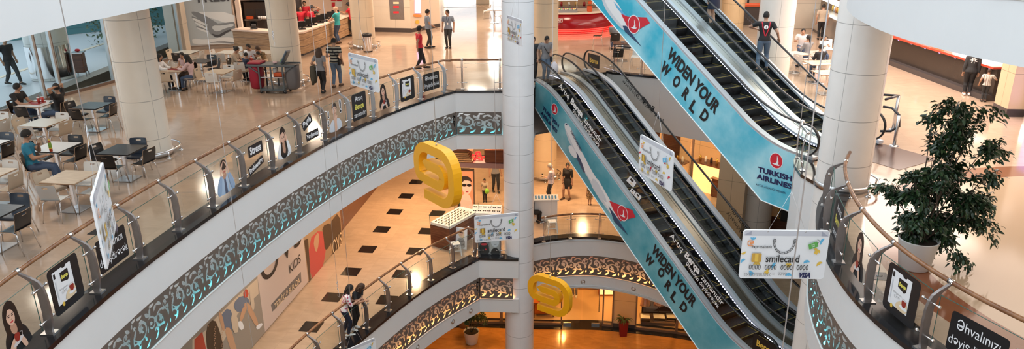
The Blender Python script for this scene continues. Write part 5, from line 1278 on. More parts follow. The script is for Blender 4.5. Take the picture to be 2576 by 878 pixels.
# ------------------------------------------------------------------ hanging cards and golden letters
mat('card_white', (.78, .8, .83), .3); mat('card_band', (.55, .57, .63), .35); mat('card_fold', (.35, .37, .45), .35); mat('wire', (.72, .72, .74), .35, .5); mat('yellow_paint', (.88, .4, .005), .32); mat('yellow_edge', (.88, .4, .005), .32)
def card_art(a, red):
    c2 = 'print_red' if red else 'print_gold'; c3 = 'print_gold' if red else 'print_blue'
    a.poly([(-.6, .3), (.6, .3), (.6, .24), (-.6, .24)], 'card_band').poly([(-.6, .25), (-.5, .3), (-.5, .25)], 'card_fold').poly([(.6, .24), (.5, .3), (.5, .24)], 'card_fold')
    def brolly(x, y, r, m, rot):
        P = [(r * cos(t), r * sin(t) * .85) for t in [pi * i / 8 for i in range(9)]] + [(-r * .3, .12 * r), (0, 0), (r * .3, .12 * r)]
        cc, ss = cos(radians(rot)), sin(radians(rot)); a.poly([(x + p[0] * cc - p[1] * ss, y + p[0] * ss + p[1] * cc) for p in P], m)
    def shirt_(x, y, r, m, rot):
        P = [(-.5, -.7), (-.5, .1), (-.9, -.1), (-1, .4), (-.4, .7), (0, .5), (.4, .7), (1, .4), (.9, -.1), (.5, .1), (.5, -.7)]; cc, ss = cos(radians(rot)), sin(radians(rot))
        a.poly([(x + r * (p[0] * cc - p[1] * ss), y + r * (p[0] * ss + p[1] * cc)) for p in P], m)
    for x, y, r, m, rot in ((-.47, .22, .04, c3, 180), (.53, .17, .045, c3, 60), (.34, -.1, .045, c3, 10), (-.58, -.09, .04, c3, 40), (-.59, .03, .035, c2, 200), (.53, -.12, .045, c2, 30), (-.38, -.13, .05, 'print_gold', 0), (.1, -.27, .045, c3, 0), (-.12, -.14, .045, c2 if red else c3, 60), (.36, .06, .03, c2, 0) if red else (.6, .6, 0, c2, 0)):
        if r: brolly(x, y, r, m, rot)
    for x, y, r, m, rot in ((.46, .05, .05, 'print_gold', -25), (.08, -.13, .04, 'print_gold', 0), (-.22, -.22, .04, 'print_gold', 40), (-.45, -.24, .04, c3, -30)): shirt_(x, y, r, m, rot)
    P = [(-.55, .105), (-.55, .17), (-.53, .19), (-.48, .19), (-.455, .17), (-.455, .15), (-.52, .15)]
    a.line([(-.46, .115), (-.52, .115), (-.54, .13), (-.54, .165), (-.525, .178), (-.48, .178), (-.462, .165), (-.462, .15), (-.51, .15)], .014, 'print_orange').line([(-.51, .15), (-.51, .135), (-.475, .135)], .01, 'print_orange')
    a.text('expressbank', .062, 'print_black', -.335, .105, xs=.95)
    cx, cy, r = -.02, .17, .15
    for rr_ in (.155, .135): a.line([(cx + rr_ * cos(t), cy + rr_ * .98 * sin(t)) for t in [pi + pi * i / 20 for i in range(21)]], .006, 'print_black')
    for i in range(12):
        t = pi + pi * (i + .5) / 12; a.line([(cx + .135 * cos(t), cy + .135 * sin(t)), (cx + .155 * cos(t + .05), cy + .155 * sin(t + .05))], .006, 'print_black')
    for s in (-1, 1): a.ring(cx + s * .145, cy + .015, .024, .007, 'print_black').ring(cx + s * .145, cy + .015, .012, .005, 'print_black')
    a.text('smilecard', .135, 'print_black', -.02, -.045, bold=.0015, xs=.95)
    a.rect(-.4, -.03, .14, .115, 'gold', .015).rect(-.4, -.03, .05, .1, 'print_gold')
    for i in range(4): a.text('0000', .092, 'print_black', -.41 + .23 * i, -.155, xs=.95)
    a.text('EXPRESSBANK', .055, 'print_grey', -.36, -.25, space=1.15).text('00/00', .055, 'print_grey', .0, -.235).text('VALID', .02, 'print_mid', -.13, -.225).text('THRU', .02, 'print_mid', -.13, -.245).text('VISA', .085, 'print_navy', .32, -.25, bold=.005, italic=.25)
    m = 'print_blue' if red else 'print_green'; cc, ss = cos(radians(18)), sin(radians(18))
    a.poly([(.39 + x * cc - y * ss, .135 + x * ss + y * cc) for x, y in rrect(.13, .07, .012)], m).text('12', .05, 'print_white', .385, .133, 18, bold=.002).line([(.44, .155), (.465, .18), (.46, .205), (.435, .21)], .005, 'print_black')
# ------------------------------------------------------------------ what hangs in the atrium
def atd(x, y, d): return CAM + (RR * ((x - 1288) / FPX) - UU * ((y - 439) / FPX) + FW) * d
def bank_card(c, depth, yaw, label, red=False, roll=0, top=10):
    p = atd(c[0], c[1], depth); o = thing('hanging_card', label, 'hanging sign', p, radians(yaw), 'hanging bank cards'); w, h = 1.2, .756
    MB().prism(rrect(w, h, .045), (0, .0, 0), (1, 0, 0), (0, 0, 1), (0, .022, 0), 'card_white').build('board', o)
    a = Art((0, -.001, 0), (1, 0, 0), (0, 0, 1)); card_art(a, red); pr_ = a.build('print', o, 'printed bank card face'); pr_.scale = (.97, 1, 1.22)
    b = MB(); hz = h / 2 - .02
    for s in (-1, 1): b.tube([(s * .26, .01, hz), (0, .01, hz + .6)], .0025, 'wire', 5); b.ball((s * .26, .005, hz), .012, 'steel', 6, 4)
    b.tube([(0, .01, hz + .6), (0, .01, top - p.z)], .005, 'wire', 5); b.build('wire', o); return o
bank_card((1972, 641), 10.5, -2.5, 'largest white bank card, hanging face-on beside the right balcony')
bank_card((265, 536), 7.6, 113, 'white bank card seen almost edge-on before the left railing')
bank_card((914, 182), 16.8, -47, 'white bank card hanging before the couple walking on the food court')
bank_card((1648, 408), 13.7, -70.6, 'white bank card with red marks in front of the lower moving stairs', True)
bank_card((1294, 77), 21.6, -69, 'small white bank card with red marks against the white column', True)
bank_card((1250, 573), 19.6, 12.6, 'white bank card hanging low beside the white column, gold square on it')
bank_card((896, 903), 19, 42.6, 'white bank card cut by the bottom edge of the picture', True)
def arc(cx, cy, r, a0, a1, n=9): return [(cx + r * cos(radians(a0 + (a1 - a0) * i / (n - 1))), cy + r * sin(radians(a0 + (a1 - a0) * i / (n - 1)))) for i in range(n)]
def gold_e(c, depth, yaw, size, label, top=10):
    p = atd(c[0], c[1], depth); o = thing('hanging_letter', label, 'hanging sign', p, radians(yaw), 'yellow hanging letters')
    path = [(-.62, -.78), (.4, -.78)] + arc(.42, -.2, .58, -90, 0) + arc(.42, .2, .58, 0, 90) + arc(-.45, .2, .58, 90, 180) + arc(-.55, .1, .48, 180, 228, 5) + arc(-.5, .0, .28, 238, 270, 4) + [(.1, -.28)] + arc(.22, -.02, .26, -90, 0) + arc(.22, -.02, .26, 0, 90) + arc(-.42, .12, .12, 90, 150, 4)
    P = [(x * size / 1.9, y * size / 1.9) for x, y in path]; w = .31 * size / 1.9
    L = stroke(P, [w] * len(P)); n = len(P); b = MB(); d = size * .16
    A, B = L[:n], L[n:][::-1]
    for y, fl in ((0, 1), (d, 0)):
        b.add([(q[0], y, q[1]) for q in A + B], [(i, i + 1, n + i + 1, n + i) for i in range(n - 1)], 'yellow_paint')
    b.add([(q[0], y, q[1]) for y in (0, d) for q in A], [(i, i + 1, n + i + 1, n + i) for i in range(n - 1)], 'yellow_edge'); b.add([(q[0], y, q[1]) for y in (0, d) for q in B], [(i, i + 1, n + i + 1, n + i) for i in range(n - 1)], 'yellow_edge')
    for i in (0, n - 1): b.add([(A[i][0], 0, A[i][1]), (B[i][0], 0, B[i][1]), (B[i][0], d, B[i][1]), (A[i][0], d, A[i][1])], [(0, 1, 2, 3)], 'yellow_edge')
    b.build('letter_body', o)
    MB().tube([(.0, d / 2, size * .49), (0, d / 2, top - p.z)], .006, 'wire', 5).lathe([(0, 0), (.02, 0), (.02, .05), (0, .06)], 'steel', (0, d / 2, size * .48), 8).build('wire', o); return o
gold_e((1090, 441), 15.6, -53, 1.3, 'larger yellow letter hanging left of the white column')
gold_e((1379, 745), 20.5, -36.5, 1.12, 'smaller yellow letter hanging low right of the white column')
def wire(top_px, bot_px, depth, r, label, knots=True):
    a = atd(bot_px[0], bot_px[1], depth); t = thing('hanging_wire', label, 'wire', a)
    b = MB(); b.tube([(0, 0, 0), (0, 0, 10 - a.z)], r, 'wire', 6).build('strand', t)
    if knots:
        k = MB()
        for i in range(7): k.ball((.008 * (-1) ** i, .005 * sin(i * 2), .03 * i), (r * 2.2, r * 2.2, .022), 'wire', 7, 5)
        k.tube([(0, 0, .0), (.02, 0, -.08), (.01, .01, -.16), (-.02, 0, -.1)], r * .8, 'wire', 5); k.build('knot', t)
wire((2082, 0), (1962, 925), 6.5, .006, 'thick steel wire passing in front of the largest bank card', False)
wire((450, 0), (640, 900), 9, .003, 'thin wire crossing the left balcony and its ornament', False)
wire((690, 0), (688, 100), 17, .004, 'thin wire in front of the food counter', True); wire((775, 180), (850, 730), 14, .0025, 'thin wire above the two women who lean on the railing', True)

# ------------------------------------------------------------------ potted plants
mat('leaf_dark', (.02, .048, .022), .32, noise=(4, .5)); mat('leaf_mid', (.03, .07, .022), .35, noise=(4, .4)); mat('bark', (.07, .05, .035), .8, noise=(20, .3)); mat('soil', (.03, .02, .015), .9); mat('pot_white', (.75, .75, .74), .35); mat('pot_red', (.2, .008, .012), .35)
def leaf_geo(b, p, d, l, w, m, rnd):
    d = d.normalized(); s = d.cross(V((0, 0, 1))); s = s.normalized() if s.length > .1 else V((1, 0, 0)); s = (Matrix.Rotation(rnd.uniform(-.9, .9), 3, d) @ s); n = s.cross(d)
    pts = [p, p + d * l * .3 + s * w * .5 + n * w * .15, p + d * l * .3 - s * w * .5 + n * w * .15, p + d * l * .68 + s * w * .38 - n * l * .04, p + d * l * .68 - s * w * .38 - n * l * .04, p + d * l - n * l * .16, p + d * l * .32, p + d * l * .68 - n * l * .06]
    b.add(pts, [(0, 1, 6), (0, 6, 2), (1, 3, 7, 6), (2, 6, 7, 4), (3, 5, 7), (4, 7, 5)], m, True)
def fig_tree(loc, blobs, label, pot, seed, h_pot, n_per=120, leaf=(.11, .045), m=('leaf_dark', 'leaf_mid'), bare=.0):
    rnd = random.Random(seed); t = thing('potted_fig_tree', label, 'potted plant', loc)
    pot(t); st_ = MB(); lf = MB(); base = V((0, 0, h_pot - .06))
    for (bx, by, bz, br, wt) in blobs:
        c = V((bx, by, bz)); s0 = base + V((rnd.uniform(-.06, .06), rnd.uniform(-.06, .06), 0))
        mid = s0.lerp(c, .5) + V((rnd.uniform(-.1, .1), rnd.uniform(-.1, .1), .1)); st_.tube([s0, s0.lerp(mid, .5), mid, mid.lerp(c, .5), c], [.014, .012, .01, .007, .004], 'bark', 6)
        for k in range(max(3, int(9 * wt))):
            d = V((rnd.gauss(0, 1), rnd.gauss(0, 1), rnd.gauss(0.1, .7))).normalized(); s = mid.lerp(c, rnd.uniform(.3, 1)); e = c + V((d.x * br, d.y * br, d.z * br * .75)) * rnd.uniform(.6, 1.05); e.z -= .08
            tw = [s.lerp(e, q) + V((0, 0, .1 * sin(pi * q))) for q in (0, .25, .5, .75, 1)]; st_.tube(tw, [.004, .004, .003, .003, .002], 'bark', 4, cap=False)
            for j in range(int(n_per * wt / 9)):
                q = rnd.uniform(.25, 1.05); p = s.lerp(e, q) + V((0, 0, .1 * sin(pi * min(1, q)))) + V((rnd.gauss(0, .05), rnd.gauss(0, .05), rnd.gauss(0, .04)))
                dd = (e - s).normalized() * .5 + V((rnd.gauss(0, .6), rnd.gauss(0, .6), rnd.gauss(-.55, .35))); L = rnd.uniform(.7, 1.2) * leaf[0]
                leaf_geo(lf, p, dd, L, L * leaf[1] / leaf[0], m[0] if rnd.random() < .75 else m[1], rnd)
    st_.build('stem', t); f = lf.build('foliage', t); return t
def pot_white(t):
    MB().lathe([(0, 0), (.23, 0), (.25, .02), (.325, .54), (.335, .56), (.315, .56), (.3, .5), (0, .5)], 'pot_white', n=36).build('pot', t); MB().lathe([(.3, .5), (.0, .52)], 'soil', n=24).build('soil', t)
pc_ = at(2316, 688, 0); pc_.y += .24
def T(x, y): # a point of the fig tree, in the upright plane through its pot
    p = atY(x, y, pc_.y); return (p.x - pc_.x, p.z)
BL = []
rb = random.Random(3)
for x, y, r, w in ((2395, 265, .3, .8), (2350, 290, .22, .5), (2460, 285, .28, .6), (2420, 330, .34, 1.1), (2380, 355, .3, .9), (2455, 360, .3, .8), (2330, 415, .3, .8), (2400, 425, .34, 1.0), (2290, 445, .25, .6), (2470, 425, .24, .6), (2250, 490, .26, .8), (2310, 490, .34, 1.1), (2380, 485, .36, 1.2), (2440, 500, .36, 1.2), (2500, 520, .26, .8), (2275, 545, .28, .9), (2340, 560, .32, 1.0), (2420, 560, .34, 1.2), (2480, 570, .24, .7), (2300, 600, .26, .8), (2365, 610, .3, 1.0), (2400, 645, .2, .5), (2330, 640, .2, .5)):
    a, c = T(x, y); BL.append((a, rb.uniform(-.3, .3), c, r * 1.0, w))
fig_tree(pc_, BL, 'tall dark-leaved fig tree in a white pot on the right balcony', pot_white, 5, .56, 560, (.11, .045))
p = at(1186, 868, ZC); p.y += .2
fig_tree(p, [(-.1, 0, 1.15, .36, 1.2), (.25, .1, 1.2, .34, 1), (-.45, .1, 1.3, .3, .9), (.1, -.1, 1.55, .42, 1.2), (.5, 0, 1.25, .26, .7), (-.2, .1, 1.8, .3, .7), (.7, 0, .95, .16, .35)], 'bushy fig tree in a white pot on the ground floor', pot_white, 9, .56, 260, (.1, .045), ('leaf_mid', 'leaf_dark'))
p = at(1567, 843, ZC); t = thing('potted_palm', 'small green plant in a tall red planter on the ground floor', 'potted plant', p)
MB().prism([(-.15, -.15), (.15, -.15), (.15, .15), (-.15, .15)], (0, 0, 0), (1, 0, 0), (0, 1, 0), (0, 0, .02), 'pot_red').sweep([[V((x * k, y * k, z)) for x, y in ((-1, -1), (1, -1), (1, 1), (-1, 1))] for k, z in ((.14, .02), (.19, .72), (.17, .72), (.16, .66))], 'pot_red').build('planter', t)
lf = MB(); rnd = random.Random(2)
for k in range(22):
    a = rnd.uniform(0, 2 * pi); l = rnd.uniform(.35, .6); pts = [V((0, 0, .66)) + V((cos(a), sin(a), 0)) * l * q * .8 + V((0, 0, l * (q - .9 * q * q) * 1.3)) for q in (0, .25, .5, .75, 1)]
    s = V((-sin(a), cos(a), 0)); lf.strip([q + s * w for q, w in zip(pts, (.01, .025, .03, .02, .002))], [q - s * w for q, w in zip(pts, (.01, .025, .03, .02, .002))], 'leaf_mid', True)
lf.build('foliage', t)
# ------------------------------------------------------------------ the people, where they stand and sit
def W2L(p, loc, yaw):
    "world point into a person's own frame"
    return tuple(Matrix.Rotation(-yaw, 3, 'Z') @ (V(p) - V((loc[0], loc[1], loc[2]))))
def sitter(seat_, label, **k):
    _, p, yaw = seat_; return person(label, (p.x, p.y, p.z), yaw, pose='sit', shift=(0, -.06), **k)
Hh = lambda x, y, z: (x, y, z)
# young men at the white table, man with the bottle
S6b = TABLES['6']
sitter(S6['W', False], 'person, youth in a black T-shirt seated at the left of the tray table', hands=(Hh(-.15, .38, .76), Hh(.12, .4, .76)), head=(-35, 0), feet=((-.1, .35, 0, 0), (.1, .3, 0, 0)), lean=8)
t = sitter(S6['E', True], 'person, man in a black T-shirt sitting with both hands on his head', hands=(Hh(-.1, -.12, 1.3), Hh(.1, -.12, 1.3)), elbows=((-1, .2, .3), (1, .2, .3)), head=(25, 0), lean=-6, H=1.78, trousers='jeans')
_, p, yaw = S3['W', True]
sitter(S3['W', True], 'person, man in a blue T-shirt resting his chin on his hand', shirt='cloth_blue', hands=(Hh(.06, .16, 1.02), Hh(.16, .26, .78)), elbows=((-.6, .2, -1), (.5, -.4, -1)), trousers='jeans', head=(-20, 8), feet=((.1, .5, 0, 0), (.3, .42, 0, -30)), lean=-2, H=1.8, shoe='shoe_brown')
# three young women
sitter(S11['W', False], 'person, woman in a white blouse seated with her back to the column', sex='f', H=1.62, hair='long', shirt='cloth_white', sleeve='long', trousers='cloth_black', hands=(Hh(-.1, .42, .78), Hh(.12, .42, .78)), lean=10)
sitter(S11['E', False], 'person, woman in a pale top leaning her cheek on her hand', sex='f', H=1.62, hair='tail', shirt='cloth_pink', sleeve='none', hands=(Hh(-.08, .16, 1.08), Hh(.12, .38, .77)), elbows=((-.5, .8, -.6), None), lean=14, head=(-10, 5), trousers='cloth_brown')
sitter(S11['E', True], 'person, long-haired woman in a cream top and jeans at the red tray', sex='f', H=1.64, hair='long', shirt='cloth_pink', sleeve='long', trousers='jeans', hands=(Hh(-.12, .42, .82), Hh(.1, .4, .84)), lean=10)
# the family
sitter(S15['W', False], 'person, woman with black hair in a bun at the family table', sex='f', H=1.64, hair='bun', shirt='cloth_beige', sleeve='elbow', trousers='cloth_black', hands=(Hh(-.1, .42, .78), Hh(.12, .42, .78)), lean=14, head=(0, 10))
c = TABLES['15']; p = c + VX * .62 + UX * -.12
person('person, man in a white shirt at the far side of the family table', (p.x, p.y, 0), GA + pi, pose='sit', shirt='cloth_white', sleeve='long', hands=((-.12, .4, .8), (.12, .4, .8)), lean=14, head=(0, 18), trousers='cloth_beige')
chair('beige', p.x, p.y, GA + pi, 'beige chair under the man in the white shirt')
p = c + VX * .6 + UX * .42
person('person, woman in a patterned top bending over the family table', (p.x, p.y, 0), GA + pi * .85, pose='sit', sex='f', H=1.65, hair='short', hairc='hair_brown', shirt='cloth_leopard', sleeve='elbow', hands=((-.1, .4, .84), (.08, .38, .88)), lean=24, head=(0, 15))
chair('beige', p.x, p.y, GA + pi * .85, 'beige chair under the woman in the patterned top')
p, yaw = S15['W', True][1:]
person('person, dark-haired child with back to us at the family table', (p.x + .1, p.y, 0), GA - .6, pose='sit', H=1.3, seat=.47, shirt='cloth_navy', hands=((-.1, .34, .77), (.1, .34, .77)), lean=8, trousers='cloth_beige', feet=((-.06, .25, .1, 0), (.06, .25, .1, 0)))
p, yaw = S15['E', True][1:]
person('person, small child behind the cart at the family table', (p.x, p.y, 0), yaw + .3, pose='sit', H=1.2, seat=.5, shirt='cloth_beige', hands=((-.1, .3, .77), (.1, .3, .77)), feet=((-.06, .22, .15, 0), (.06, .22, .15, 0)))
# strollers
p = at(812, 234, 0); person('person, long-haired woman walking away with a jacket over her arm', p, radians(-12), H=1.62, sex='f', hair='long', hairc='hair_brown', shirt='cloth_grey', sleeve='short', trousers='cloth_black', feet=((-.06, .12, 0, 0), (.07, -.12, .02, 0)), hands=((-.22, .12, .95), ('rel', (.05, .0, -.5))), elbows=((-.5, -1, 0), None), shoe='shoe_black')
LW = p
jk = thing('jacket', 'brown jacket hanging over the walking woman\'s left arm', 'jacket', (p.x - .27, p.y + .05, p.z + .55), radians(-12))
rr = []
for z, w, d in ((.42, .1, .06), (.4, .17, .1), (.25, .19, .1), (.05, .2, .11), (-.1, .15, .1), (-.2, .1, .06)): rr.append([V((w * cos(a) * .6 * (1 + .12 * sin(5 * a)), d * 1.5 * sin(a) * (1 + .1 * sin(4 * a + z * 9)), z)) for a in [2 * pi * i / 20 for i in range(20)]])
mat('jacket_olive', (.07, .06, .04), .7); MB().sweep(rr, 'jacket_olive', smooth=True).build('cloth_body', jk); MB().tube([(.0, -.1, .1), (.02, -.14, -.05), (.0, -.12, -.24)], [.05, .055, .045], 'jacket_olive').build('sleeve', jk)
p = at(848, 219, 0); person('person, man in a striped polo shirt and jeans walking away', p, radians(-8), H=1.8, shirt='cloth_stripes', trousers='jeans_light', feet=((-.07, -.14, .0, 5), (.08, .16, 0, -5)), shoe='shoe_brown', head=(25, 10), hands=((-.2, .2, 1.1), ('rel', (.06, .05, -.5))))
bg_ = thing('shoulder_bag', 'small black shoulder bag on the striped man\'s right hip', 'bag', p + V((.2, -.1, .82)), radians(-8)); MB().box((0, 0, .12), (.1, .2, .22), 'black', bevel=.03).build('pouch', bg_); MB().tube([(0, 0, .22), (-.12, -.1, .42), (-.28, -.06, .62), (-.33, .04, .66)], .014, 'black', 6).build('strap', bg_)
p = at(853, 110, 0); person('person, bald man in a turquoise shirt standing at the counter', p, radians(78), H=1.8, hair='bald', shirt='cloth_teal', trousers='jeans', hands=((-.12, .42, 1.08), (.15, .4, 1.08)), shoe='shoe_brown', skin='skin_light')
p = at(1058, 174, 0); person('person, man in a red staff T-shirt and cap walking past the railing', p, radians(-65), H=1.74, shirt='cloth_red', trousers='cloth_black', feet=((-.08, .24, 0, 0), (.08, -.2, .02, 0)), hands=(('rel', (-.06, .22, -.46)), ('rel', (.06, -.16, -.48))), cap='cloth_black')
p = at(1078, 121, 0); person('person, guard in a grey-blue shirt beside the bright entrance, seen from the side', p, radians(-75), H=1.8, shirt='uniform', trousers='uniform_dark', hands=(('rel', (-.03, .1, -.5)), ('rel', (.03, .3, -.42))), feet=((-.08, .1, 0, 0), (.1, -.1, 0, 0)))
p = at(1129, 121, 0); person('person, guard with a lanyard standing in the bright entrance', p, radians(172), H=1.78, shirt='uniform', trousers='uniform_dark', head=(30, 0)); GP = p
ly = thing('lanyard', 'dark lanyard with a white badge round the standing guard\'s neck', 'badge', p + V((0, -.16, 1.2)), radians(-8)); MB().tube([(-.07, .06, .27), (-.03, -.0, .1), (0, -.01, .0), (.03, 0, .1), (.07, .06, .27)], .008, 'cloth_navy', 5).build('ribbon', ly); MB().box((0, -.012, -.05), (.06, .006, .09), 'white').build('card', ly)
p = at(1372, 205, 0); person('person, man in a grey polo shirt stepping onto the lower stairs', p, radians(196), H=1.76, shirt='cloth_grey', trousers='jeans_light', hands=((-.1, .3, 1.06), ('rel', (.14, .12, -.48))), head=(0, 30), lean=5); MG = p
bs = thing('shoulder_bag', 'black strap bag across the grey shirt of the man by the stairs', 'bag', p + V((0, -.12, 1.1)), 0); MB().tube([(-.16, .1, .36), (-.05, -.05, .2), (.1, -.06, -.02), (.2, .06, -.2)], .014, 'black', 6).build('strap', bs); MB().box((.22, .12, -.26), (.1, .18, .2), 'black', bevel=.03).build('pouch', bs)
pb_ = thing('plastic_bag', 'white plastic bag hanging from the grey-shirted man\'s hand', 'bag', p + V((.32, -.12, .35)), .2)
mat('plastic_white', (.75, .72, .76), .35); MB().sweep([[V((w * cos(a), w * .55 * sin(a) * (1 + .15 * sin(3 * a)), z)) for a in [2 * pi * i / 16 for i in range(16)]] for z, w in ((0, .09), (.03, .15), (.2, .16), (.33, .11), (.42, .03))], 'plastic_white', smooth=True).build('sack', pb_); MB().tube([(-.03, 0, .4), (0, 0, .52), (.03, 0, .4)], .008, 'plastic_white', 5).build('handle', pb_)
p = at(1341, 205, 0); person('person, dark-clothed figure half hidden behind the white column', p, radians(185), H=1.7, shirt='cloth_dark', trousers='cloth_black')
# on the upper stairs
U = UPS; sx = PITCHS + .625
def stair_person(t, ds, label, **k): q = U.P(t, sx + ds, .0); q.z = U.E(0, 0, U.z(round((t + .8) / .4) * .4 - .8)).z; return person(label, q, PHI - pi / 2 + k.pop('turn', 0), **k), q
q0_ = U.px(1915, 176, sx + .1); t0 = (q0_ - U.W).dot(HD)
o_, q = stair_person(t0, .1, 'person, man in a black shirt and red braces riding the upper stairs', H=1.78, shirt='cloth_black', trousers='jeans_light', hands=((-.22, .34, 1.2), (.42, .1, .96)), feet=((-.14, -.12, 0, 0), (.16, .1, 0, 0)), lean=8, elbows=((-1, -.2, .1), None), turn=-.72)
mat('brace_red', (.5, .01, .03), .5)
RL = Matrix.Rotation(radians(-8), 3, 'X')
b = MB(); pel_ = V((0, 0, .515 * 1.78)); upf = lambda x, y, z: pel_ + RL @ V((x * 1.78, y * 1.78, z * 1.78))
for s in (-1, 1): b.sweep([[upf(x + dx, y, z) for dx in (-.009, .009)] for x, y, z in ((s * .065, -.03, .305), (s * .06, -.066, .27), (s * .05, -.076, .21), (s * .025, -.072, .13), (s * .004, -.068, .07))], 'brace_red', False, False)
b.build('braces', o_, 'red braces'); 
n_ = (RL @ V((0, -1, 0))); b = MB(); Rm = Matrix((V((1, 0, 0)), RL @ V((0, 0, 1)), n_)).transposed(); b.disc(upf(0, -.083, .215), .062, 'white_letter', 20, Rm); b.tube([upf(0, -.0835, .195), upf(0, -.0835, .235)], .008, 'black', 5); b.build('badge_print', o_, 'round white print')
q0_ = U.px(1791, 70, sx - .1); t1 = (q0_ - U.W).dot(HD)
stair_person(t1, -.1, 'person, woman in a dark skirt standing higher on the upper stairs', sex='f', H=1.66, hair='long', shirt='cloth_navy', legs='skirt', trousers='cloth_navy', skin='skin_light', shoe='shoe_black')
# by the right counter
p = at(2431, 240, 0); person('person, woman in a grey jacket with white flower print at the right counter', p, radians(-25), H=1.62, sex='f', hair='tail', shirt='cloth_dark', sleeve='long', trousers='cloth_black', shoe='shoe_white', thin=1.15); jw = p
bdy = [o for o in COL.objects if o.name.startswith('shirt')][-1].parent
b = MB(); rnd = random.Random(4)
for k in range(14):
    a = 2 * pi * k / 14; l = .07 + .05 * (k % 2); x0 = V((0, -.128, 1.22)); d = V((cos(a), 0, sin(a))); s = V((-sin(a), 0, cos(a))); b.add([x0 + d * .015, x0 + d * l * .6 + s * .014, x0 + d * l, x0 + d * l * .6 - s * .014], [(0, 1, 2, 3)], 'white_letter')
b.build('flower_print', bdy, 'white flower print')
p = at(2473, 256, 0); person('person, small boy in a checked shirt beside the woman at the right counter', p, radians(-30), H=1.1, shirt='cloth_boy', trousers='cloth_dark', hairc='hair_brown', hands=(('rel', (-.08, .04, -.3)), ('rel', (.1, .2, -.12))))
# beyond the stairs, seated
for px_, lab, kw, yaw in (((2012, 148), 'person, man in a white shirt leaning over the couple\'s table', dict(shirt='cloth_white', sleeve='short', lean=20, hands=((-.15, .35, .78), (.2, .3, .8))), 160), ((2026, 172), 'person, long-haired woman with back to us at the couple\'s table', dict(sex='f', H=1.64, hair='tail', shirt='cloth_grey', sleeve='long', hands=((-.1, .35, .78), (.1, .35, .78))), 20), ((2056, 200), 'person, dark-haired woman in a dark top behind the tall steel wires', dict(sex='f', H=1.62, hair='bun', shirt='cloth_black', sleeve='long', hands=((-.1, .35, .78), (.1, .35, .78))), 10), ((2066, 160), 'person, child in a white shirt at the wooden table beyond the wires', dict(H=1.3, shirt='cloth_white', hands=((-.1, .3, .77), (.1, .3, .77))), 190), ((1545, 128), 'person, man in a dark shirt sitting behind the upper stairs panel', dict(shirt='cloth_grey', lean=8, hands=((-.1, .35, .78), (.1, .35, .78))), 0)):
    p = at(px_[0], px_[1], 0); person(lab, p, radians(yaw), pose='sit', **kw)
p = at(2062, 100, 0); person('person, figure in dark trousers at the grey counter far right', p, radians(-20), H=1.72, shirt='cloth_beige', trousers='cloth_black', lean=8)
# counter staff
STAFF = [((757, 62), 'person, server in a red shirt at the lit drinks fridge', 200, dict(sleeve='short')), ((780, 76), 'person, server in a red shirt and black cap adjusting the cap', 230, dict(cap='cloth_black', hands=((-.2, .1, 1.62), ('rel', (.05, .1, -.5))), elbows=((-1, .3, 0), None))), ((794, 80), 'person, shorter server in a black cap behind the tills', 235, dict(cap='cloth_black', sex='f', H=1.58, hair='bun')), ((765, 40), 'person, server in red standing deep in the kitchen', 190, {}), ((891, 62), 'person, server in a cap leaning on the far end of the counter', 80, dict(cap='cloth_black', hands=((-.1, .5, 1.22), (.1, .5, 1.22)), lean=8))]
for (lab, px_, yaw, kw), (hx, hy, hz) in zip([(q[1], q[0], q[2], q[3]) for q in STAFF], ((757, 38, 1.25), (783, 16, 1.66), (794, 30, 1.52), (765, 4, 1.66), (882, 8, 1.66))):
    p = at(hx, hy, hz); person(lab, (p.x, p.y, 0), radians(yaw), shirt='cloth_red', trousers='cloth_dark', **kw)
# outside the glass
p = at(36, 214, 0); person('person, guard in dark clothes walking on the terrace outside the glass', p, radians(-110), H=1.84, shirt='cloth_black', trousers='cloth_dark', feet=((-.08, .3, 0, 0), (.08, -.25, .03, 0)), cap='cloth_black')
# level below
pa_ = at(893, 828, ZB); person('person, woman in a black top leaning on the lower railing, white shoes', pa_, radians(-118), H=1.66, sex='f', hair='long', hairc='hair_brown', shirt='cloth_black', trousers='cloth_black', shoe='shoe_white', lean=26, side=-6, head=(-40, 10), hands=((.02, .5, 1.1), (.1, .52, 1.12)), feet=((-.08, -.06, 0, 0), (.09, -.02, 0, 0)))
pb2 = at(871, 842, ZB); person('person, woman in a flowered shirt leaning on the lower railing', pb2, radians(-75), H=1.66, sex='f', hair='long', shirt='cloth_floral', sleeve='elbow', trousers='cloth_navy', shoe='shoe_white', lean=16, head=(10, 12), hands=((.04, .42, 1.1), (.12, .42, 1.12)), feet=((-.1, -.05, 0, 0), (.12, .06, 0, 0)))
p = at(1387, 516, ZB); person('person, grey-haired man in a checked shirt looking at his phone', (p.x, p.y + .35, ZB), radians(75), H=1.74, hairc='hair_grey', shirt='cloth_check', sleeve='elbow', trousers='cloth_dark', hands=((-.05, .32, 1.15), ('rel', (.05, .12, -.45))), head=(0, 14), skin='skin_light')
ph = thing('mobile_phone', 'dark phone held by the grey-haired man', 'phone', (p.x - .36, p.y + .45, ZB + 1.17), .3); MB().box((0, 0, 0), (.07, .012, .14), 'black', bevel=.003).build('case', ph); MB().box((0, -.0065, 0), (.06, .001, .12), 'black_gloss').build('screen', ph)
p = at(1427, 500, ZB); person('person, woman in a short black dress standing on the level below', p, radians(150), H=1.64, sex='f', legs='dress', dressm='cloth_black', sleeve='elbow', hair='bun', shoe='shoe_brown', feet=((-.12, 0, 0, 8), (.14, .1, 0, -8)), head=(-25, 0))
p = at(1483, 516, ZB); person('person, little girl in a spotted dress walking away below', p, radians(-10), H=.95, sex='f', legs='dress', dressm='cloth_leopard', hair='bun', shoe='shoe_brown', voxel=.016)
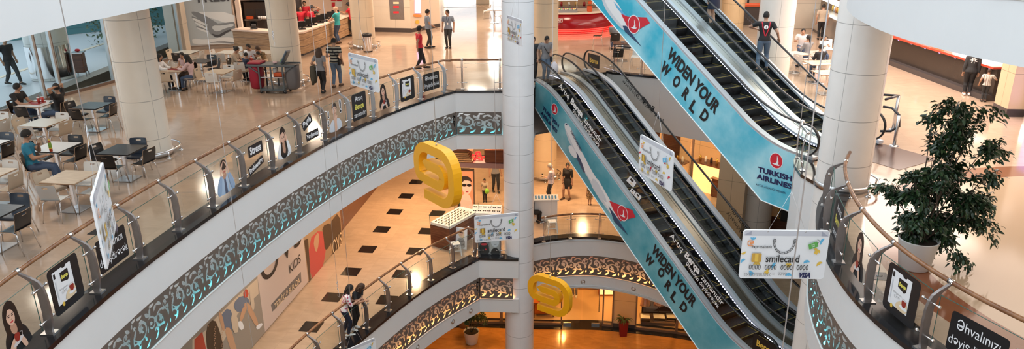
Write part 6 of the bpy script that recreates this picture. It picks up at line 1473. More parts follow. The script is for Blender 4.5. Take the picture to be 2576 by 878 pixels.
p = at(1351, 560, ZB); person('person, dark-haired woman in black behind the column at the phone table', (p.x - .25, p.y - .2, ZB), radians(-60), pose='sit', sex='f', H=1.64, hair='long', shirt='cloth_black', sleeve='long', trousers='cloth_black')
p = at(1247, 482, ZB); person('person, figure in black trousers by the sunglasses kiosk', p, radians(190), H=1.72, shirt='cloth_grey', trousers='cloth_black', feet=((-.1, .1, 0, 0), (.1, -.08, 0, 0)))
p = at(1220, 507, ZB); person('person, little girl with a green balloon by the sunglasses kiosk', p, radians(180), H=1.05, sex='f', shirt='cloth_beige', trousers='cloth_black', hands=((-.12, .22, .5), ('rel', (.05, .05, -.3))), hair='bun', voxel=.016); 
bl = thing('balloon', 'green balloon held by the little girl at the kiosk', 'balloon', p + V((.1, -.22, .42)), 0); mat('balloon_green', (.25, .6, .05), .25); MB().ball((0, 0, .13), (.1, .1, .12), 'balloon_green', 14, 10).build('bulb', bl); MB().tube([(0, 0, .01), (.0, 0, -.1)], .004, 'white', 4).build('string', bl)
p = at(1440, 745, ZC); person('person, shop customer in grey trousers and pale sandals inside the ground floor shop', (p.x + .12, p.y, ZC), radians(160), H=1.68, shirt='cloth_pink', trousers='cloth_grey', shoe='shoe_white')
# ------------------------------------------------------------------ facade, walls, shops
mat('alu_frame', (.55, .57, .58), .35, .6); mat('brown_frame', (.2, .14, .11), .4, .3); mat('pier_tile', (.55, .47, .4), .4); mat('wall_beige', (.72, .6, .48), .6); mat('pink_wall', (.78, .62, .52), .6)
clad('wall_tile', (.62, .55, .46), 1.3, .0, ('x', 1.5)); clad('wall_tile_b', (.66, .5, .32), 1.2, .1, ('x', 1.1)); mat('kick_dark', (.06, .05, .05), .3)
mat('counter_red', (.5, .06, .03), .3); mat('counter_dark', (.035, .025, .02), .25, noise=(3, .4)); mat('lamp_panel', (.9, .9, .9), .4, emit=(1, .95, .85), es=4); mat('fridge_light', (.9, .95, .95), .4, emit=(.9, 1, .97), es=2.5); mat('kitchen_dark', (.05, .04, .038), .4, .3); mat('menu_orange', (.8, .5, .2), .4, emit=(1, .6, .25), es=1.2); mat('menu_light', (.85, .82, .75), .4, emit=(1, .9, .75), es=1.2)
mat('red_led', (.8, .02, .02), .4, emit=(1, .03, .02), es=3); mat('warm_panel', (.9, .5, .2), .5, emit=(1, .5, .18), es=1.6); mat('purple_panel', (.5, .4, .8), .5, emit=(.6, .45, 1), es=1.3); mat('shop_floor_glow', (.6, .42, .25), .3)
class Pl:
    "an upright plane through two floor points; px finds the point seen at a photo position"
    def __init__(s, a, b): s.O = V(a); s.X = (V((b[0], b[1], 0)) - V((a[0], a[1], 0))).normalized(); s.n = V((s.X.y, -s.X.x, 0)); s.L = hypot(b[0] - a[0], b[1] - a[1])
    def px(s, x, y, sd=0):
        d = RR * ((x - 1288) / FPX) - UU * ((y - 439) / FPX) + FW; return CAM + d * ((s.O - CAM).dot(s.n) / d.dot(s.n))
    def uv(s, x, y): p = s.px(x, y) - s.O; return (p.dot(s.X), p.z)
def wall(name, a, b, z0, z1, m, th=.15, kick=None):
    p = Pl((a[0], a[1], z0), b); t = MB(); h = z1 - z0
    t.box((p.L / 2, th / 2, h / 2), (p.L, th, h), m)
    if kick: t.box((p.L / 2, -.01, kick / 2), (p.L, .02, kick), 'kick_dark')
    o = t.build(name); o.location = p.O; o.rotation_euler = (0, 0, atan2(p.X.y, p.X.x)); return struct(o)
# glass facade on the left
def glazing(name, a, b, z0, h, mull, fr='alu_frame', gm='facade_glass', sill=.1, wdt=.07):
    p = Pl((a[0], a[1], z0), b); root = MB()
    for u in (0, p.L): root.box((u, 0, h / 2), (wdt, .12, h), fr)
    root.box((p.L / 2, 0, sill / 2), (p.L, .14, sill), 'brown_frame'); root.box((p.L / 2, 0, h - .04), (p.L, .12, .08), fr)
    o = root.build(name); o.location = p.O; o.rotation_euler = (0, 0, atan2(p.X.y, p.X.x)); struct(o); us = [0] + mull + [p.L]
    for u in mull: MB().box((u, 0, h / 2), (wdt, .12, h), fr).box((u + wdt * .8, .0, h / 2), (wdt * .6, .1, h), 'brown_frame').build('mullion', o)
    for u0, u1 in zip(us, us[1:]): MB().add([(u0, 0, sill), (u1, 0, sill), (u1, 0, h), (u0, 0, h)], [(0, 1, 2, 3)], gm).build('pane', o)
    return o
F0, F1, F2 = (-17.3, 20.4), (-15.05, 27.62), (-14.95, 33.6)
w1 = glazing('window_1', F0, F1, 0, 4.2, [2.3, 4.55, 5.2]); w2 = glazing('window_2', F1, F2, 0, 4.2, [.5, 3.1], wdt=.1)
wall('wall_pier', (-15.1, 33.6), (-14.85, 34.5), 0, 4.3, 'pier_tile', .5); b = MB(); b.box((-15.0, 34.0, 2.1), (.4, .5, 4.2), 'wall_tile'); struct(b.build('wall_pier_front'))
b = MB(); b.box((-30, 27, -.12), (26, 44, .2), 'terrace'); o = b.build('exterior_terrace'); struct(o)
m = clad('cladding_terrace', (.6, .6, .58), 1.2, .2, ('angle', .4)); q = at(108, 205, 0); b = MB(); b.lathe([(.74, 0), (.74, 4.2)], m, n=40); o = b.build('exterior_column'); o.location = (q.x, q.y + .7, 0); struct(o)
b = MB(); b.lathe([(.76, .1), (.76, 1.3)], 'chrome', n=40); o = b.build('exterior_column_band'); o.location = (q.x, q.y + .7, 0); struct(o)
sc_ = thing('serving_cart', 'dark red serving cart outside behind the glass wall', 'cart', at(208, 192, 0), .2); MB().box((0, 0, .55), (.36, .36, .75), 'brown_wood', bevel=.02).build('cabinet', sc_); MB().box((0, 0, .95), (.42, .42, .04), 'steel').build('top', sc_)
for sx in (-1, 1):
    for sy in (-1, 1): MB().box((sx * .2, sy * .16, .1), (.04, .04, .18), 'steel').build('leg', sc_)
MB().ball((0, 0, 1.03), (.1, .08, .06), 'red').build('cloth', sc_)
for k, (x, y) in enumerate(((-19.5, 26.4), (-20.3, 27.3))): chair('black', x, y, 1 + k, ['black chair outside on the bright terrace, nearer one', 'black chair outside on the bright terrace, farther one'][k], z=-.02)
# green disc on the glass door
ar = Art(V((.42, -.02, 1.62)), V((1, 0, 0)), V((0, 0, 1))); ar.ell(0, 0, .17, .17, 'print_green').text('!', .2, 'print_white', 0, 0, bold=.01); o = ar.build('door_sign', w1); o['label'] = 'round green sign on the glass'
wall('exterior_wall', (-27, 36), (-15.5, 47.5), 0, 6, clad('cladding_exterior', (.07, .2, .22), 1.4, .3, ('x', 2.2)), .2)
# planting and low wall outside the far pane
for k, (x, y) in enumerate(((-19.3, 38), (-18.5, 35.6), (-17.2, 41), (-16.6, 43.2))):
    rnd = random.Random(k); t = thing('hedge_shrub', 'x', 'shrub', (x, y, -.02)); f = MB()
    for j in range(900):
        a = rnd.uniform(0, 6.3); r = rnd.uniform(0, 1) ** .5 * 1.5; leaf_geo(f, V((r * cos(a), r * sin(a), rnd.uniform(.2, 2.6))), V((rnd.gauss(0, 1), rnd.gauss(0, 1), rnd.gauss(0, 1))), .17, .09, 'leaf_mid', rnd)
    f.build('foliage', t); t['label'] = ['green shrub seen through the teal glass, nearest the mural', 'green shrub outside, second from the mural', 'green shrub outside, farthest behind the teal glass', 'green shrub outside, leftmost behind the teal glass'][k]; MB().tube([(0, 0, 0), (0, 0, 1)], .05, 'bark').build('stem', t)
# grey mural with the hands and dough
A_, B_ = (-14.9, 34.35), (-13.0, 35.15)
wall('wall_mural', (A_[0] - .05, A_[1] + .12), (B_[0], B_[1] + .12), 0, 4.3, 'pier_tile', .2)
pm_ = Pl((A_[0], A_[1], 0), B_); mural = thing('mural_panel', 'grey photographic mural of hands working dough, by the food counter', 'mural', pm_.O, 0)
class WallArt(PlaneArt):
    def __init__(s, pl, parent, off=.01, lift=.0008): s.b = MB(); s.st = pl; s.sd = 0; s.par = parent; s.k = 0; s.N = pl.n; s.X = pl.X; s.Y = UPZ; s.lift = lift; s.off = off; s.sc = 1; s.O = pl.O - parent.location + pl.n * off
    def ppoly(s, P, m, smooth=0):
        W = [s.st.uv(x, y) for x, y in P]; return Art.poly(s, W, m, smooth)
for n, c in dict(mural_bg=(.42, .5, .56), mural_light=(.66, .73, .78), mural_dark=(.06, .07, .085), mural_mid=(.2, .235, .27), mural_soft=(.52, .6, .66), ovs_paper=(.62, .52, .47), ovs_grey=(.16, .15, .15), photo_warm=(.4, .27, .16), photo_dark=(.06, .035, .02), photo_skin=(.55, .33, .2), photo_dress=(.55, .07, .07), photo_denim=(.14, .18, .26), photo_road=(.3, .27, .23), photo_red=(.5, .06, .03), photo_cream=(.6, .5, .38)).items(): mat(n, c, .4)
b = MB(); 
a = WallArt(pm_, mural, .02); a.poly([(.02, .25), (pm_.L - .02, .25), (pm_.L - .02, 4.2), (.02, 4.2)], 'mural_bg'); Z = lambda P: [(440 + x * 644 / 1285, y * .5012) for x, y in P]
a.ppoly(Z([(75, 60), (300, 60), (300, 130), (180, 90)]), 'mural_light', 1).ppoly(Z([(82, 55), (130, 65), (180, 95), (235, 130), (225, 150), (195, 150), (170, 125), (120, 95), (85, 70)]), 'mural_mid', 1)
for P in (((90, 100), (120, 110), (160, 135), (155, 142), (115, 122)), ((78, 80), (110, 88), (150, 112), (145, 120), (100, 100)), ((100, 128), (130, 135), (165, 150), (160, 157), (125, 145))): a.ppoly(Z(P), 'mural_mid', 1).ppoly(Z([(x + 4, y + 8) for x, y in P]), 'mural_light', 1)
a.ppoly(Z([(160, 120), (215, 118), (270, 112), (302, 108), (302, 152), (275, 150), (240, 170), (215, 185), (190, 180), (170, 160)]), 'mural_mid', 1).ppoly(Z([(185, 128), (240, 128), (290, 118), (300, 130), (250, 142), (215, 160), (190, 150)]), 'mural_soft', 1).ppoly(Z([(180, 165), (215, 178), (245, 160), (270, 148), (300, 146), (302, 153), (270, 158), (235, 182), (205, 190)]), 'mural_dark', 1)
a.ppoly(Z([(85, 190), (150, 200), (250, 185), (302, 190), (308, 225), (200, 220), (90, 225)]), 'mural_light', 1).ppoly(Z([(160, 215), (230, 205), (300, 212), (305, 220), (230, 214)]), 'mural_mid', 1)
me = text_data('FRESH', .62, 'mural_dark', bold=.012, depth=0); u0, z0_ = pm_.uv(545, -7); a.b.mesh(me, frame(pm_.X * u0 + V((0, 0, z0_)) + pm_.n * .045, pm_.X, UPZ), 'mural_dark'); a.build('print', mural)
MB().box((pm_.L / 2 * pm_.X.x, pm_.L / 2 * pm_.X.y, 2.2), (pm_.L, .02, 4.0), 'alu_frame', atan2(pm_.X.y, pm_.X.x)).build('board', mural)

# ---- food counter
CP = [(-13.0, 34.6), (-12.6, 33.75), (-9.65, 32.55), (-9.15, 32.85), (-8.2, 38.6), (-7.5, 39.4)]
ctr = thing('service_counter', 'long wooden service counter with white top and tills', 'counter', (-10, 34, 0)); L_ = ctr.location
PTH = Path(CP[1:5])
def run(o0, o1, z0, z1, m, nm):
    k = [0, .001] ; ts = []
    for i, l in enumerate(PTH.l): ts += [l]
    rr = []
    for i, l in enumerate(PTH.l):
        d0 = (PTH.p[i] - PTH.p[i - 1]).normalized() if i else (PTH.p[1] - PTH.p[0]).normalized(); d1 = (PTH.p[i + 1] - PTH.p[i]).normalized() if i < len(PTH.p) - 1 else d0
        n0, n1 = V((d0.y, -d0.x, 0)), V((d1.y, -d1.x, 0)); nn = (n0 + n1).normalized(); nn = nn / max(.5, nn.dot(n0)); p = PTH.p[i]
        rr.append([p + nn * o - L_ + V((0, 0, z)) for o, z in ((o0, z0), (o0, z1), (o1, z1), (o1, z0))])
    return MB().sweep(rr, m).build(nm, ctr)
run(-.08, -.2, .0, .1, 'kick_dark', 'plinth'); run(-.02, -.16, .1, 1.0, 'counter_wood', 'front_panel'); run(.05, -.62, 1.0, 1.07, 'pink_wall', 'countertop')
b = MB()
for z in (.33, .55, .78):
    pass
run(-.012, -.1, .4, .415, 'brown_frame', 'groove'); run(-.012, -.1, .7, .715, 'brown_frame', 'groove')
def till(x, y, rz, label):
    t = thing('till', label, 'till', (x, y, 1.07), rz, 'tills on the counter')
    MB().box((0, .05, .03), (.3, .3, .06), 'black', bevel=.01).build('base', t); MB().beam((0, .1, .05), (0, .02, .2), .06, .05, 'black').build('neck', t)
    Rr = Matrix.Rotation(radians(-28), 3, 'X'); s = MB().box((0, 0, .24), (.36, .035, .28), 'black_gloss', R=Rr, bevel=.01).build('screen', t); MB().box((0, .1, .16), (.2, .06, .14), 'dark_grey', R=Rr).build('customer_display', t); return t
dirv = (V((CP[4][0], CP[4][1], 0)) - V((CP[3][0], CP[3][1], 0))).normalized(); rzt = atan2(dirv.y, dirv.x) + pi / 2 + pi
for k, s_ in enumerate((.55, 1.25, 1.85, 2.6, 3.1, 3.9, 4.5)):
    q = V((CP[3][0], CP[3][1], 0)) + dirv * s_ + V((-.28, .05, 0)); till(q.x, q.y, rzt + .5, ['nearest till on the counter, right of the column', 'second till on the counter from the column', 'third till on the counter from the column', 'till left of the man in the turquoise shirt', 'till just behind the man in the turquoise shirt', 'till right of the man in the turquoise shirt', 'farthest till, before the leaning server'][k])
till(-11.6, 33.75, pi + .3, 'till on the counter left of the column, screen turned to us')
# frame, menus and kitchen
b = MB(); q = at(606, 119, 0); b.box((q.x + .08, q.y + .1, 2.1), (.2, .2, 4.2), 'pink_wall'); struct(b.build('trim_2'))
wall('wall_kitchen_back', (-14.0, 38.2), (-10.6, 38.2), 0, 4.3, 'kitchen_dark'); wall('wall_kitchen_left', (-13.2, 35.2), (-13.9, 38.3), 0, 4.3, 'pink_wall')
wall('wall_kitchen_right', (-11.9, 40.2), (-7.4, 44.6), 0, 4.3, 'pink_wall'); wall('wall_kitchen_far', (-14.0, 40.0), (-11.8, 40.2), 0, 4.3, 'pink_wall')
mb = thing('menu_board', 'row of lit menu boards above the kitchen, left of the column', 'menu board', (-12.6, 35.1, 2.55), -.3)
MB().box((.95, .05, .25), (2.1, .05, .55), 'dark_metal').build('frame', mb)
for k, (m1, m2) in enumerate((('menu_orange', 'menu_light'), ('menu_light', 'menu_orange'), ('menu_light', 'print_blue'))):
    a = Art((.28 + .66 * k, .02, .25), (1, 0, 0), (0, 0, 1)); a.rect(0, 0, .6, .46, m1).rect(-.12, .06, .25, .2, m2).ell(.14, -.05, .1, .08, 'print_orange').ell(-.15, -.14, .1, .04, 'print_red'); a.build('menu_panel', mb)
ov = thing('kitchen_range', 'dark steel kitchen range with hood behind the counter', 'cooking range', (-12.4, 37.5, 0)); MB().box((0, 0, .95), (1.5, .8, 1.9), 'kitchen_dark', bevel=.03).build('cabinet', ov)
b = MB(); b.sweep([[V((x * k, -.45 * k - .1, z)) for x in (-.85, .85)] + [V((x * k, .4, z)) for x in (.85, -.85)] for z, k in ((2.0, 1.1), (2.15, 1.1), (2.5, .7))], 'steel'); b.build('hood', ov)
for k in range(3): MB().box((-.45 + .45 * k, -.41, 1.3), (.36, .03, .5), 'dark_metal', bevel=.01).build('oven_door', ov)
MB().box((-.3, -.5, 1.05), (.8, .25, .04), 'steel').build('shelf', ov); MB().box((-.45, -.5, 1.15), (.3, .2, .12), 'tub_orange').build('tub', ov, 'orange tub')
for k in range(4): MB().lathe([(0, 0), (.05, 0), (.06, .14), (0, .14)], 'print_white', (.0 + .1 * k, -.5, 1.07), 10).build('cup_stack', ov)
fr = thing('drinks_fridge', 'tall lit drinks fridge behind the tills', 'fridge', (-11.0, 36.9, 0), -.5); MB().box((0, .3, 1.05), (.75, .6, 2.1), 'dark_metal', bevel=.02).build('cabinet', fr); MB().box((0, -.012, 1.05), (.62, .02, 1.8), 'fridge_light').build('lit_interior', fr)
for k in range(5):
    sh = MB().box((0, -.04, .3 + .35 * k), (.6, .04, .02), 'steel').build('shelf', fr)
    for j in range(6): MB().lathe([(0, 0), (.035, 0), (.035, .18), (.012, .24), (0, .24)], ('print_green', 'print_tea', 'print_orange')[(j // 2 + k) % 3], (-.25 + .1 * j, -.045, .31 + .35 * k), 8).build('bottle', sh)
pk = Pl((-11.9, 40.2, 0), (-7.4, 44.6)); no_ = thing('notice_board', 'red and white notices on the pink kitchen wall', 'notice', pk.O); a = WallArt(pk, no_, .02)
for x0, y0, x1, y1, m in ((832, 0, 846, 2, 'print_red'), (847, -1, 859, 2, 'print_red'), (834, 6, 842, 17, 'print_red'), (843, 4, 860, 18, 'print_white')): a.ppoly([(x0, y0), (x1, y0), (x1, y1), (x0, y1)], m)
a.build('papers', no_)
# tiled wall with a grey service door, then the passage
wall('wall_tiled', (-7.55, 39.75), (-5.25, 39.3), 0, 4.3, 'wall_tile', .25, .22); wall('wall_tiled_return', (-7.5, 40), (-8.1, 45), 0, 4.3, 'wall_tile', .2)
pt = Pl((-7.55, 39.75, 0), (-5.25, 39.3)); dr = thing('service_hatch', 'grey metal wall hatch with red notices on the tiled wall', 'hatch', pt.O); u0, z0_ = pt.uv(982, 48); u1, z1_ = pt.uv(1014, -10)
b = MB(); b.prism([(u0, z0_), (u1, z0_), (u1, z1_), (u0, z1_)], pt.n * .03, pt.X, UPZ, pt.n * -.03, 'post_bronze'); b.build('panel', dr); a = WallArt(pt, dr, .035)
for y, m in ((7, 'print_cream'), (17, 'print_red'), (31, 'print_red')): a.ppoly([(990, y - 2.5), (1004, y - 2.5), (1004, y + 2.5), (990, y + 2.5)], m)
a.build('notices', dr)
wall('wall_passage_left', (-5.25, 39.3), (-3.9, 41.2), 0, 4.3, 'wall_beige', .2, .2); wall('wall_passage', (-3.9, 41.2), (-5.2, 62), 0, 4.3, 'wall_tile', .2)
pp_ = Pl((-5.25, 39.3, 0), (-3.9, 41.2)); po = thing('shop_poster', 'bright poster and stickers on the passage wall', 'poster', pp_.O); a = WallArt(pp_, po, .02); a.ppoly([(1043, -6), (1058, -6), (1058, 33), (1043, 33)], 'purple_panel').ppoly([(1038, 35), (1060, 37), (1061, 43), (1040, 43)], 'print_orange', 1).ppoly([(1043, 52), (1053, 50), (1055, 58), (1046, 61)], 'print_gold', 1); a.build('print', po)
wall('wall_passage_right', (2.2, 64), (1.2, 45.5), 0, 4.3, 'wall_tile', .2)
wall('wall_far', (1.2, 45.5), (21, 47), 0, 4.3, 'wall_beige', .2); wall('wall_right', (20.5, 47), (20.5, 5), 0, 4.3, 'wall_beige', .2)
wall('wall_terrace_end', (-14.9, 64), (-14.9, 35.3), 0, 4.3, 'wall_beige', .2)
# lit pillar in the entrance
b = MB(); b.box((-1.9, 52, 2.1), (.9, .9, 4.2), 'wall_tile'); struct(b.build('wall_entrance_pillar'))
# ---- red kiosk
kc = V((2.95, 41.2, 0)); ki = thing('food_kiosk', 'curved red food kiosk with glowing red base', 'kiosk', kc)
a0, a1 = radians(200), radians(345); MB().lathe([(3.0, .28), (3.02, 1.0), (2.9, 1.02)], 'red_gloss', n=48, a0=a0, a1=a1).build('front_panel', ki); MB().lathe([(3.06, 1.02), (3.06, 1.1), (2.4, 1.1), (2.4, 1.02)], 'wall_beige', n=48, a0=a0, a1=a1).build('countertop', ki)
for r, z in ((2.98, .05), (2.99, .14), (3.0, .23)): MB().lathe([(r, z - .025), (r + .012, z), (r, z + .025)], 'red_led', n=48, a0=a0, a1=a1).build('light_band', ki)
MB().lathe([(2.96, 0), (2.96, .28)], 'red_gloss', n=48, a0=a0, a1=a1).build('base', ki)
a = Art((-.55 + 0, -3.035, .72), (1, 0, 0), (0, 0, 1)); a.rect(0, 0, .5, .2, 'print_white', .03).rect(0, 0, .47, .17, 'red_gloss', .03).text('ART', .16, 'print_white', .05, 0, bold=.004); a.build('badge', ki)
dc = thing('display_case', 'glass food display case on the red kiosk', 'display case', kc + V((-.3, -2.7, 1.1))); MB().box((0, 0, .06), (1.5, .6, .12), 'steel').build('base', dc)
g = MB(); g.add([(-.75, -.3, .12), (.75, -.3, .12), (.75, -.22, .62), (-.75, -.22, .62)], [(0, 1, 2, 3)], 'case_glass'); g.build('glass', dc); MB().box((0, .0, .64), (1.5, .6, .03), 'lamp_panel').build('lit_top', dc)
for sx in (-1, 1): MB().box((sx * .74, .1, .37), (.03, .4, .5), 'steel').build('side', dc)
for k in range(14):
    t_ = thing('food_tray', 'small dish of food in the lit kiosk display', 'dish', kc + V((-.98 + .105 * k * 1.0, -2.82 + .14 * (k % 2), 1.22)), 0, 'dishes in the kiosk display'); MB().lathe([(0, 0), (.03, 0), (.045, .03), (0, .03)], 'white_gloss', n=10).build('dish', t_); MB().ball((0, 0, .04), (.038, .038, .03), ('print_gold', 'print_orange', 'print_green', 'print_red')[k % 4], 8, 5).build('food', t_)
wb_ = thing('basket', 'wooden dispenser on the red kiosk counter', 'dispenser', kc + V((1.1, -2.6, 1.1))); MB().box((0, 0, .15), (.26, .26, .3), 'tub_orange', bevel=.03).build('box_body', wb_); MB().box((0, 0, .36), (.32, .32, .05), 'counter_wood', bevel=.02).build('lid', wb_); MB().box((0, 0, .45), (.18, .18, .14), 'tub_orange', bevel=.02).build('top_box', wb_)
bb = thing('kiosk_back_counter', 'cream work counter with jars inside the red kiosk', 'counter', kc + V((.4, .3, 0))); MB().box((0, 0, .5), (3.2, .7, 1.0), 'wall_beige').build('cabinet', bb); MB().box((0, 0, 1.03), (3.3, .8, .06), 'steel').build('top', bb)
for k in range(7): MB().lathe([(0, 0), (.07, 0), (.07, .18), (.04, .22), (0, .22)], ('chrome', 'gold', 'red_gloss')[k % 3], (-1.4 + .42 * k, -.1, 1.06), 12).build('jar', bb)
wall('wall_kiosk_back', (.8, 43.4), (6.5, 43.4), 0, 2.7, 'photo_warm', .2)
# ---- lit shops at the far right of the food court
kb = thing('menu_screen', 'black menu screen with red header, behind the round columns', 'screen', (13.6, 43.2, 0)); MB().box((0, 0, 1.0), (.1, .06, 2.0), 'dark_metal').build('stand', kb); MB().box((0, 0, 2.0), (1.5, .08, 1.5), 'black').build('case', kb); MB().box((0, -.045, 2.62), (1.45, .01, .18), 'red_led').build('header', kb)
a = Art((0, -.05, 1.8), (1, 0, 0), (0, 0, 1)); 
for k in range(5): a.rect(-.3, .4 - .2 * k, .5, .03, 'menu_orange').rect(.3, .4 - .2 * k, .25, .03, 'menu_light')
a.build('menu_lines', kb)
rc = thing('red_counter', 'orange-red counter glimpsed between the columns', 'counter', (13.2, 41.4, 0)); MB().box((0, 0, .5), (2.4, .8, 1.0), 'kick_dark').build('front_panel', rc); MB().box((0, 0, 1.04), (2.6, 1.0, .08), 'tub_orange').build('top', rc)
pg = Pl((*at(2045, 78, 0)[:2], 0), at(2100, 112, 0)[:2]); gc = thing('grey_counter', 'grey glazed food counter right of the far column', 'counter', pg.O, atan2(pg.X.y, pg.X.x))
MB().box((2.2, .45, .52), (4.6, .9, 1.04), 'steel_clad').build('front_panel', gc); MB().box((2.2, .45, 1.07), (4.7, 1.0, .06), 'steel').build('top', gc); MB().box((2.2, .45, .06), (4.62, .92, .12), 'kick_dark').build('plinth', gc)
g = MB(); g.add([(0, .1, 1.1), (4.4, .1, 1.1), (4.4, .25, 1.6), (0, .25, 1.6)], [(0, 1, 2, 3)], 'case_glass'); g.build('glass', gc); MB().box((2.2, .5, 1.62), (4.4, .6, .03), 'lamp_panel').build('lit_top', gc)
for k in range(12):
    t_ = thing('bottle', 'bottle or jar standing on the grey food counter', 'bottle', gc.location + pg.X * (.5 + .33 * k) + pg.n * -.7 + V((0, 0, 1.1)), 0, 'bottles on the grey counter'); MB().lathe([(0, 0), (.05, 0), (.05, .2), (.02, .28), (0, .28)], ('print_gold', 'print_white', 'print_orange')[k % 3], n=10).build('glass_body', t_); MB().lathe([(0, .28), (.024, .28), (.024, .32), (0, .32)], 'black', n=8).build('cap', t_)
q = at(2012, 73, 0); b = MB(); b.box((q.x + .3, q.y + .4, 2.1), (1.4, .5, 4.2), 'wall_tile'); struct(b.build('wall_far_pier'))
# ---- right counter
ca, cb_ = at(2232, 157, 0), at(2489, 254, 0); pr_ = Pl(ca, cb_); rcn = thing('food_counter', 'long dark food counter with red top at the right, small lights under its edge', 'counter', ca, atan2(pr_.X.y, pr_.X.x)); Lc = pr_.L
MB().box((Lc / 2, .3, .55), (Lc, .5, .95), 'counter_dark').build('front_panel', rcn); MB().box((Lc / 2, .25, .09), (Lc, .9, .18), 'kick_dark').build('plinth', rcn); MB().box((Lc / 2, .45, 1.08), (Lc, 1.1, .07), 'counter_red').build('countertop', rcn)
for k in range(9): MB().box((.5 + k * .95, .04, 1.0), (.06, .03, .03), 'purple_panel').build('edge_light', rcn)
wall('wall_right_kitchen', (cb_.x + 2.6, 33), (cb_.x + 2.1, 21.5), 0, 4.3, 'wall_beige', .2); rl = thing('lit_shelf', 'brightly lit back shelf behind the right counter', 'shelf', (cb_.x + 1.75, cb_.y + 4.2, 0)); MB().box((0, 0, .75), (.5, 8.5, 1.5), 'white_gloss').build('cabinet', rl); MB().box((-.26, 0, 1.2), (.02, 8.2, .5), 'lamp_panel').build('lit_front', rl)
ds = thing('food_display', 'bright glass food display beside the woman in the grey jacket', 'display case', (cb_.x + .42, cb_.y + 1.7, 1.115), -.09); MB().box((0, 0, .05), (.7, 2.2, .1), 'lamp_panel').build('base', ds); g = MB(); g.add([(-.35, -1.1, .1), (-.35, 1.1, .1), (-.2, 1.1, .5), (-.2, -1.1, .5)], [(0, 1, 2, 3)], 'case_glass'); g.build('glass', ds); MB().box((.1, 0, .52), (.7, 2.2, .03), 'white_gloss').build('top', ds)
for k in range(10): t_ = thing('dish', 'small dish of food in the bright display', 'dish', (cb_.x + .3 + .12 * (k % 2), cb_.y + .8 + .2 * k, 1.215), 0, 'dishes in the right display'); MB().lathe([(0, 0), (.05, 0), (.08, .04), (0, .035)], 'white_gloss', n=10).build('plate', t_); MB().ball((0, 0, .05), (.06, .06, .03), ('print_gold', 'print_red', 'print_green', 'print_cream')[k % 4], 8, 5).build('food', t_)
for k in range(9): t_ = thing('flower_pack', 'bright snack pack in the row on the red counter top', 'snack pack', (cb_.x + .25 + .02 * k, cb_.y + 3.6 + .12 * k, 1.115), .1 * k, 'snack packs on the right counter'); MB().box((0, 0, .09), (.07, .1, .18), ('print_gold', 'print_red', 'print_green', 'print_yellow')[k % 4], bevel=.01).build('pack', t_)
bx_ = thing('paper_box', 'plain cream box on the red counter top at the right', 'box', (cb_.x + .5, cb_.y + 5.6, 1.115), .1); MB().box((0, 0, .13), (.35, .5, .26), 'print_white', bevel=.01).build('carton', bx_); MB().box((0, 0, .265), (.36, .51, .02), 'print_light').build('lid', bx_)
b = MB(); b.box((0, 0, 2.1), (.78, .5, 4.2), 'wall_tile_b'); b.box((0, 0, .12), (.8, .52, .24), 'kick_dark'); o = b.build('wall_pier_right'); q = at(2517, 287, 0); o.location = (q.x + .25, q.y + .05, 0); o.rotation_euler = (0, 0, pi / 2 - .1 + .0); struct(o)
vd = thing('vending_display', 'purple-lit display cabinet cut by the right picture edge', 'cabinet', (q.x + .7, q.y - 1.25, 0), pi / 2 - .1); MB().box((0, 0, .8), (1.2, .7, 1.6), 'white_gloss', bevel=.02).build('cabinet', vd); MB().box((0, .36, .9), (1.1, .02, 1.2), 'purple_panel').build('lit_front', vd); MB().box((0, 0, .06), (1.25, .75, .12), 'kick_dark').build('base', vd)
# curved end rails by the big column
for nm_, P, lab in (('barrier_rail', [(2218, 238, 1.0), (2261, 241, 1.0), (2228, 250, 1.0)], 'angled handrail end beside the big column'), ('barrier_rail', [(2222, 268, .95), (2245, 272, .95), (2262, 290, .85), (2262, 318, .55), (2240, 330, .4), (2215, 330, .35)], 'curved dark handrail loop beside the big column')):
    pts = [at(x, y, z) for x, y, z in P]; t = thing(nm_, lab, 'handrail', V((pts[1].x, pts[1].y, 0))); MB().tube([p - t.location for p in pts], .035, 'dark_metal', 10).build('rail', t); pz = pts[1 if 'angled' in lab else 2]; MB().tube([V((pz.x, pz.y, 0)) - t.location, V((pz.x, pz.y, pz.z)) - t.location], .045, 'steel', 12).lathe([(.0, .03), (.11, .03), (.12, 0)], 'steel', V((pz.x, pz.y, 0)) - t.location, 16).build('post', t)
b = MB(); q = at(2210, 385, 0); b.box((q.x, q.y, .004), (2.2, 1.6, .008), 'red_stone' if 'red_stone' in MATS else mat('red_stone', (.09, .05, .04), .2), PHI); struct(b.build('floor_mat'))
railing('landing_railing', 'short glass rail with steel post at the foot of the upper stairs', Path([(7.3, 17.9), (7.08, 17.5), (6.98, 16.7)]), [.12, 1.15], 0, rod_post, 'steel', rail=(-.02, 1.0), ext=(.05, .05), glass=(-.02, .1, .92), railm='steel', rr=.03)
fp = thing('floor_hatch', 'small dark floor hatch plate near the left railing', 'hatch', at(250, 583, 0), GA); MB().box((0, 0, .004), (.32, .3, .008), 'dark_metal').build('plate', fp); MB().tube([(-.05, 0, .012), (.05, 0, .012)], .008, 'steel').build('handle', fp)
fp = thing('floor_hatch', 'small dark floor hatch plate behind the right railing glass', 'hatch', at(2212, 695, 0), GA); MB().box((0, 0, .004), (.3, .3, .008), 'dark_metal').build('plate', fp); MB().tube([(-.05, 0, .012), (.05, 0, .012)], .008, 'steel').build('handle', fp)

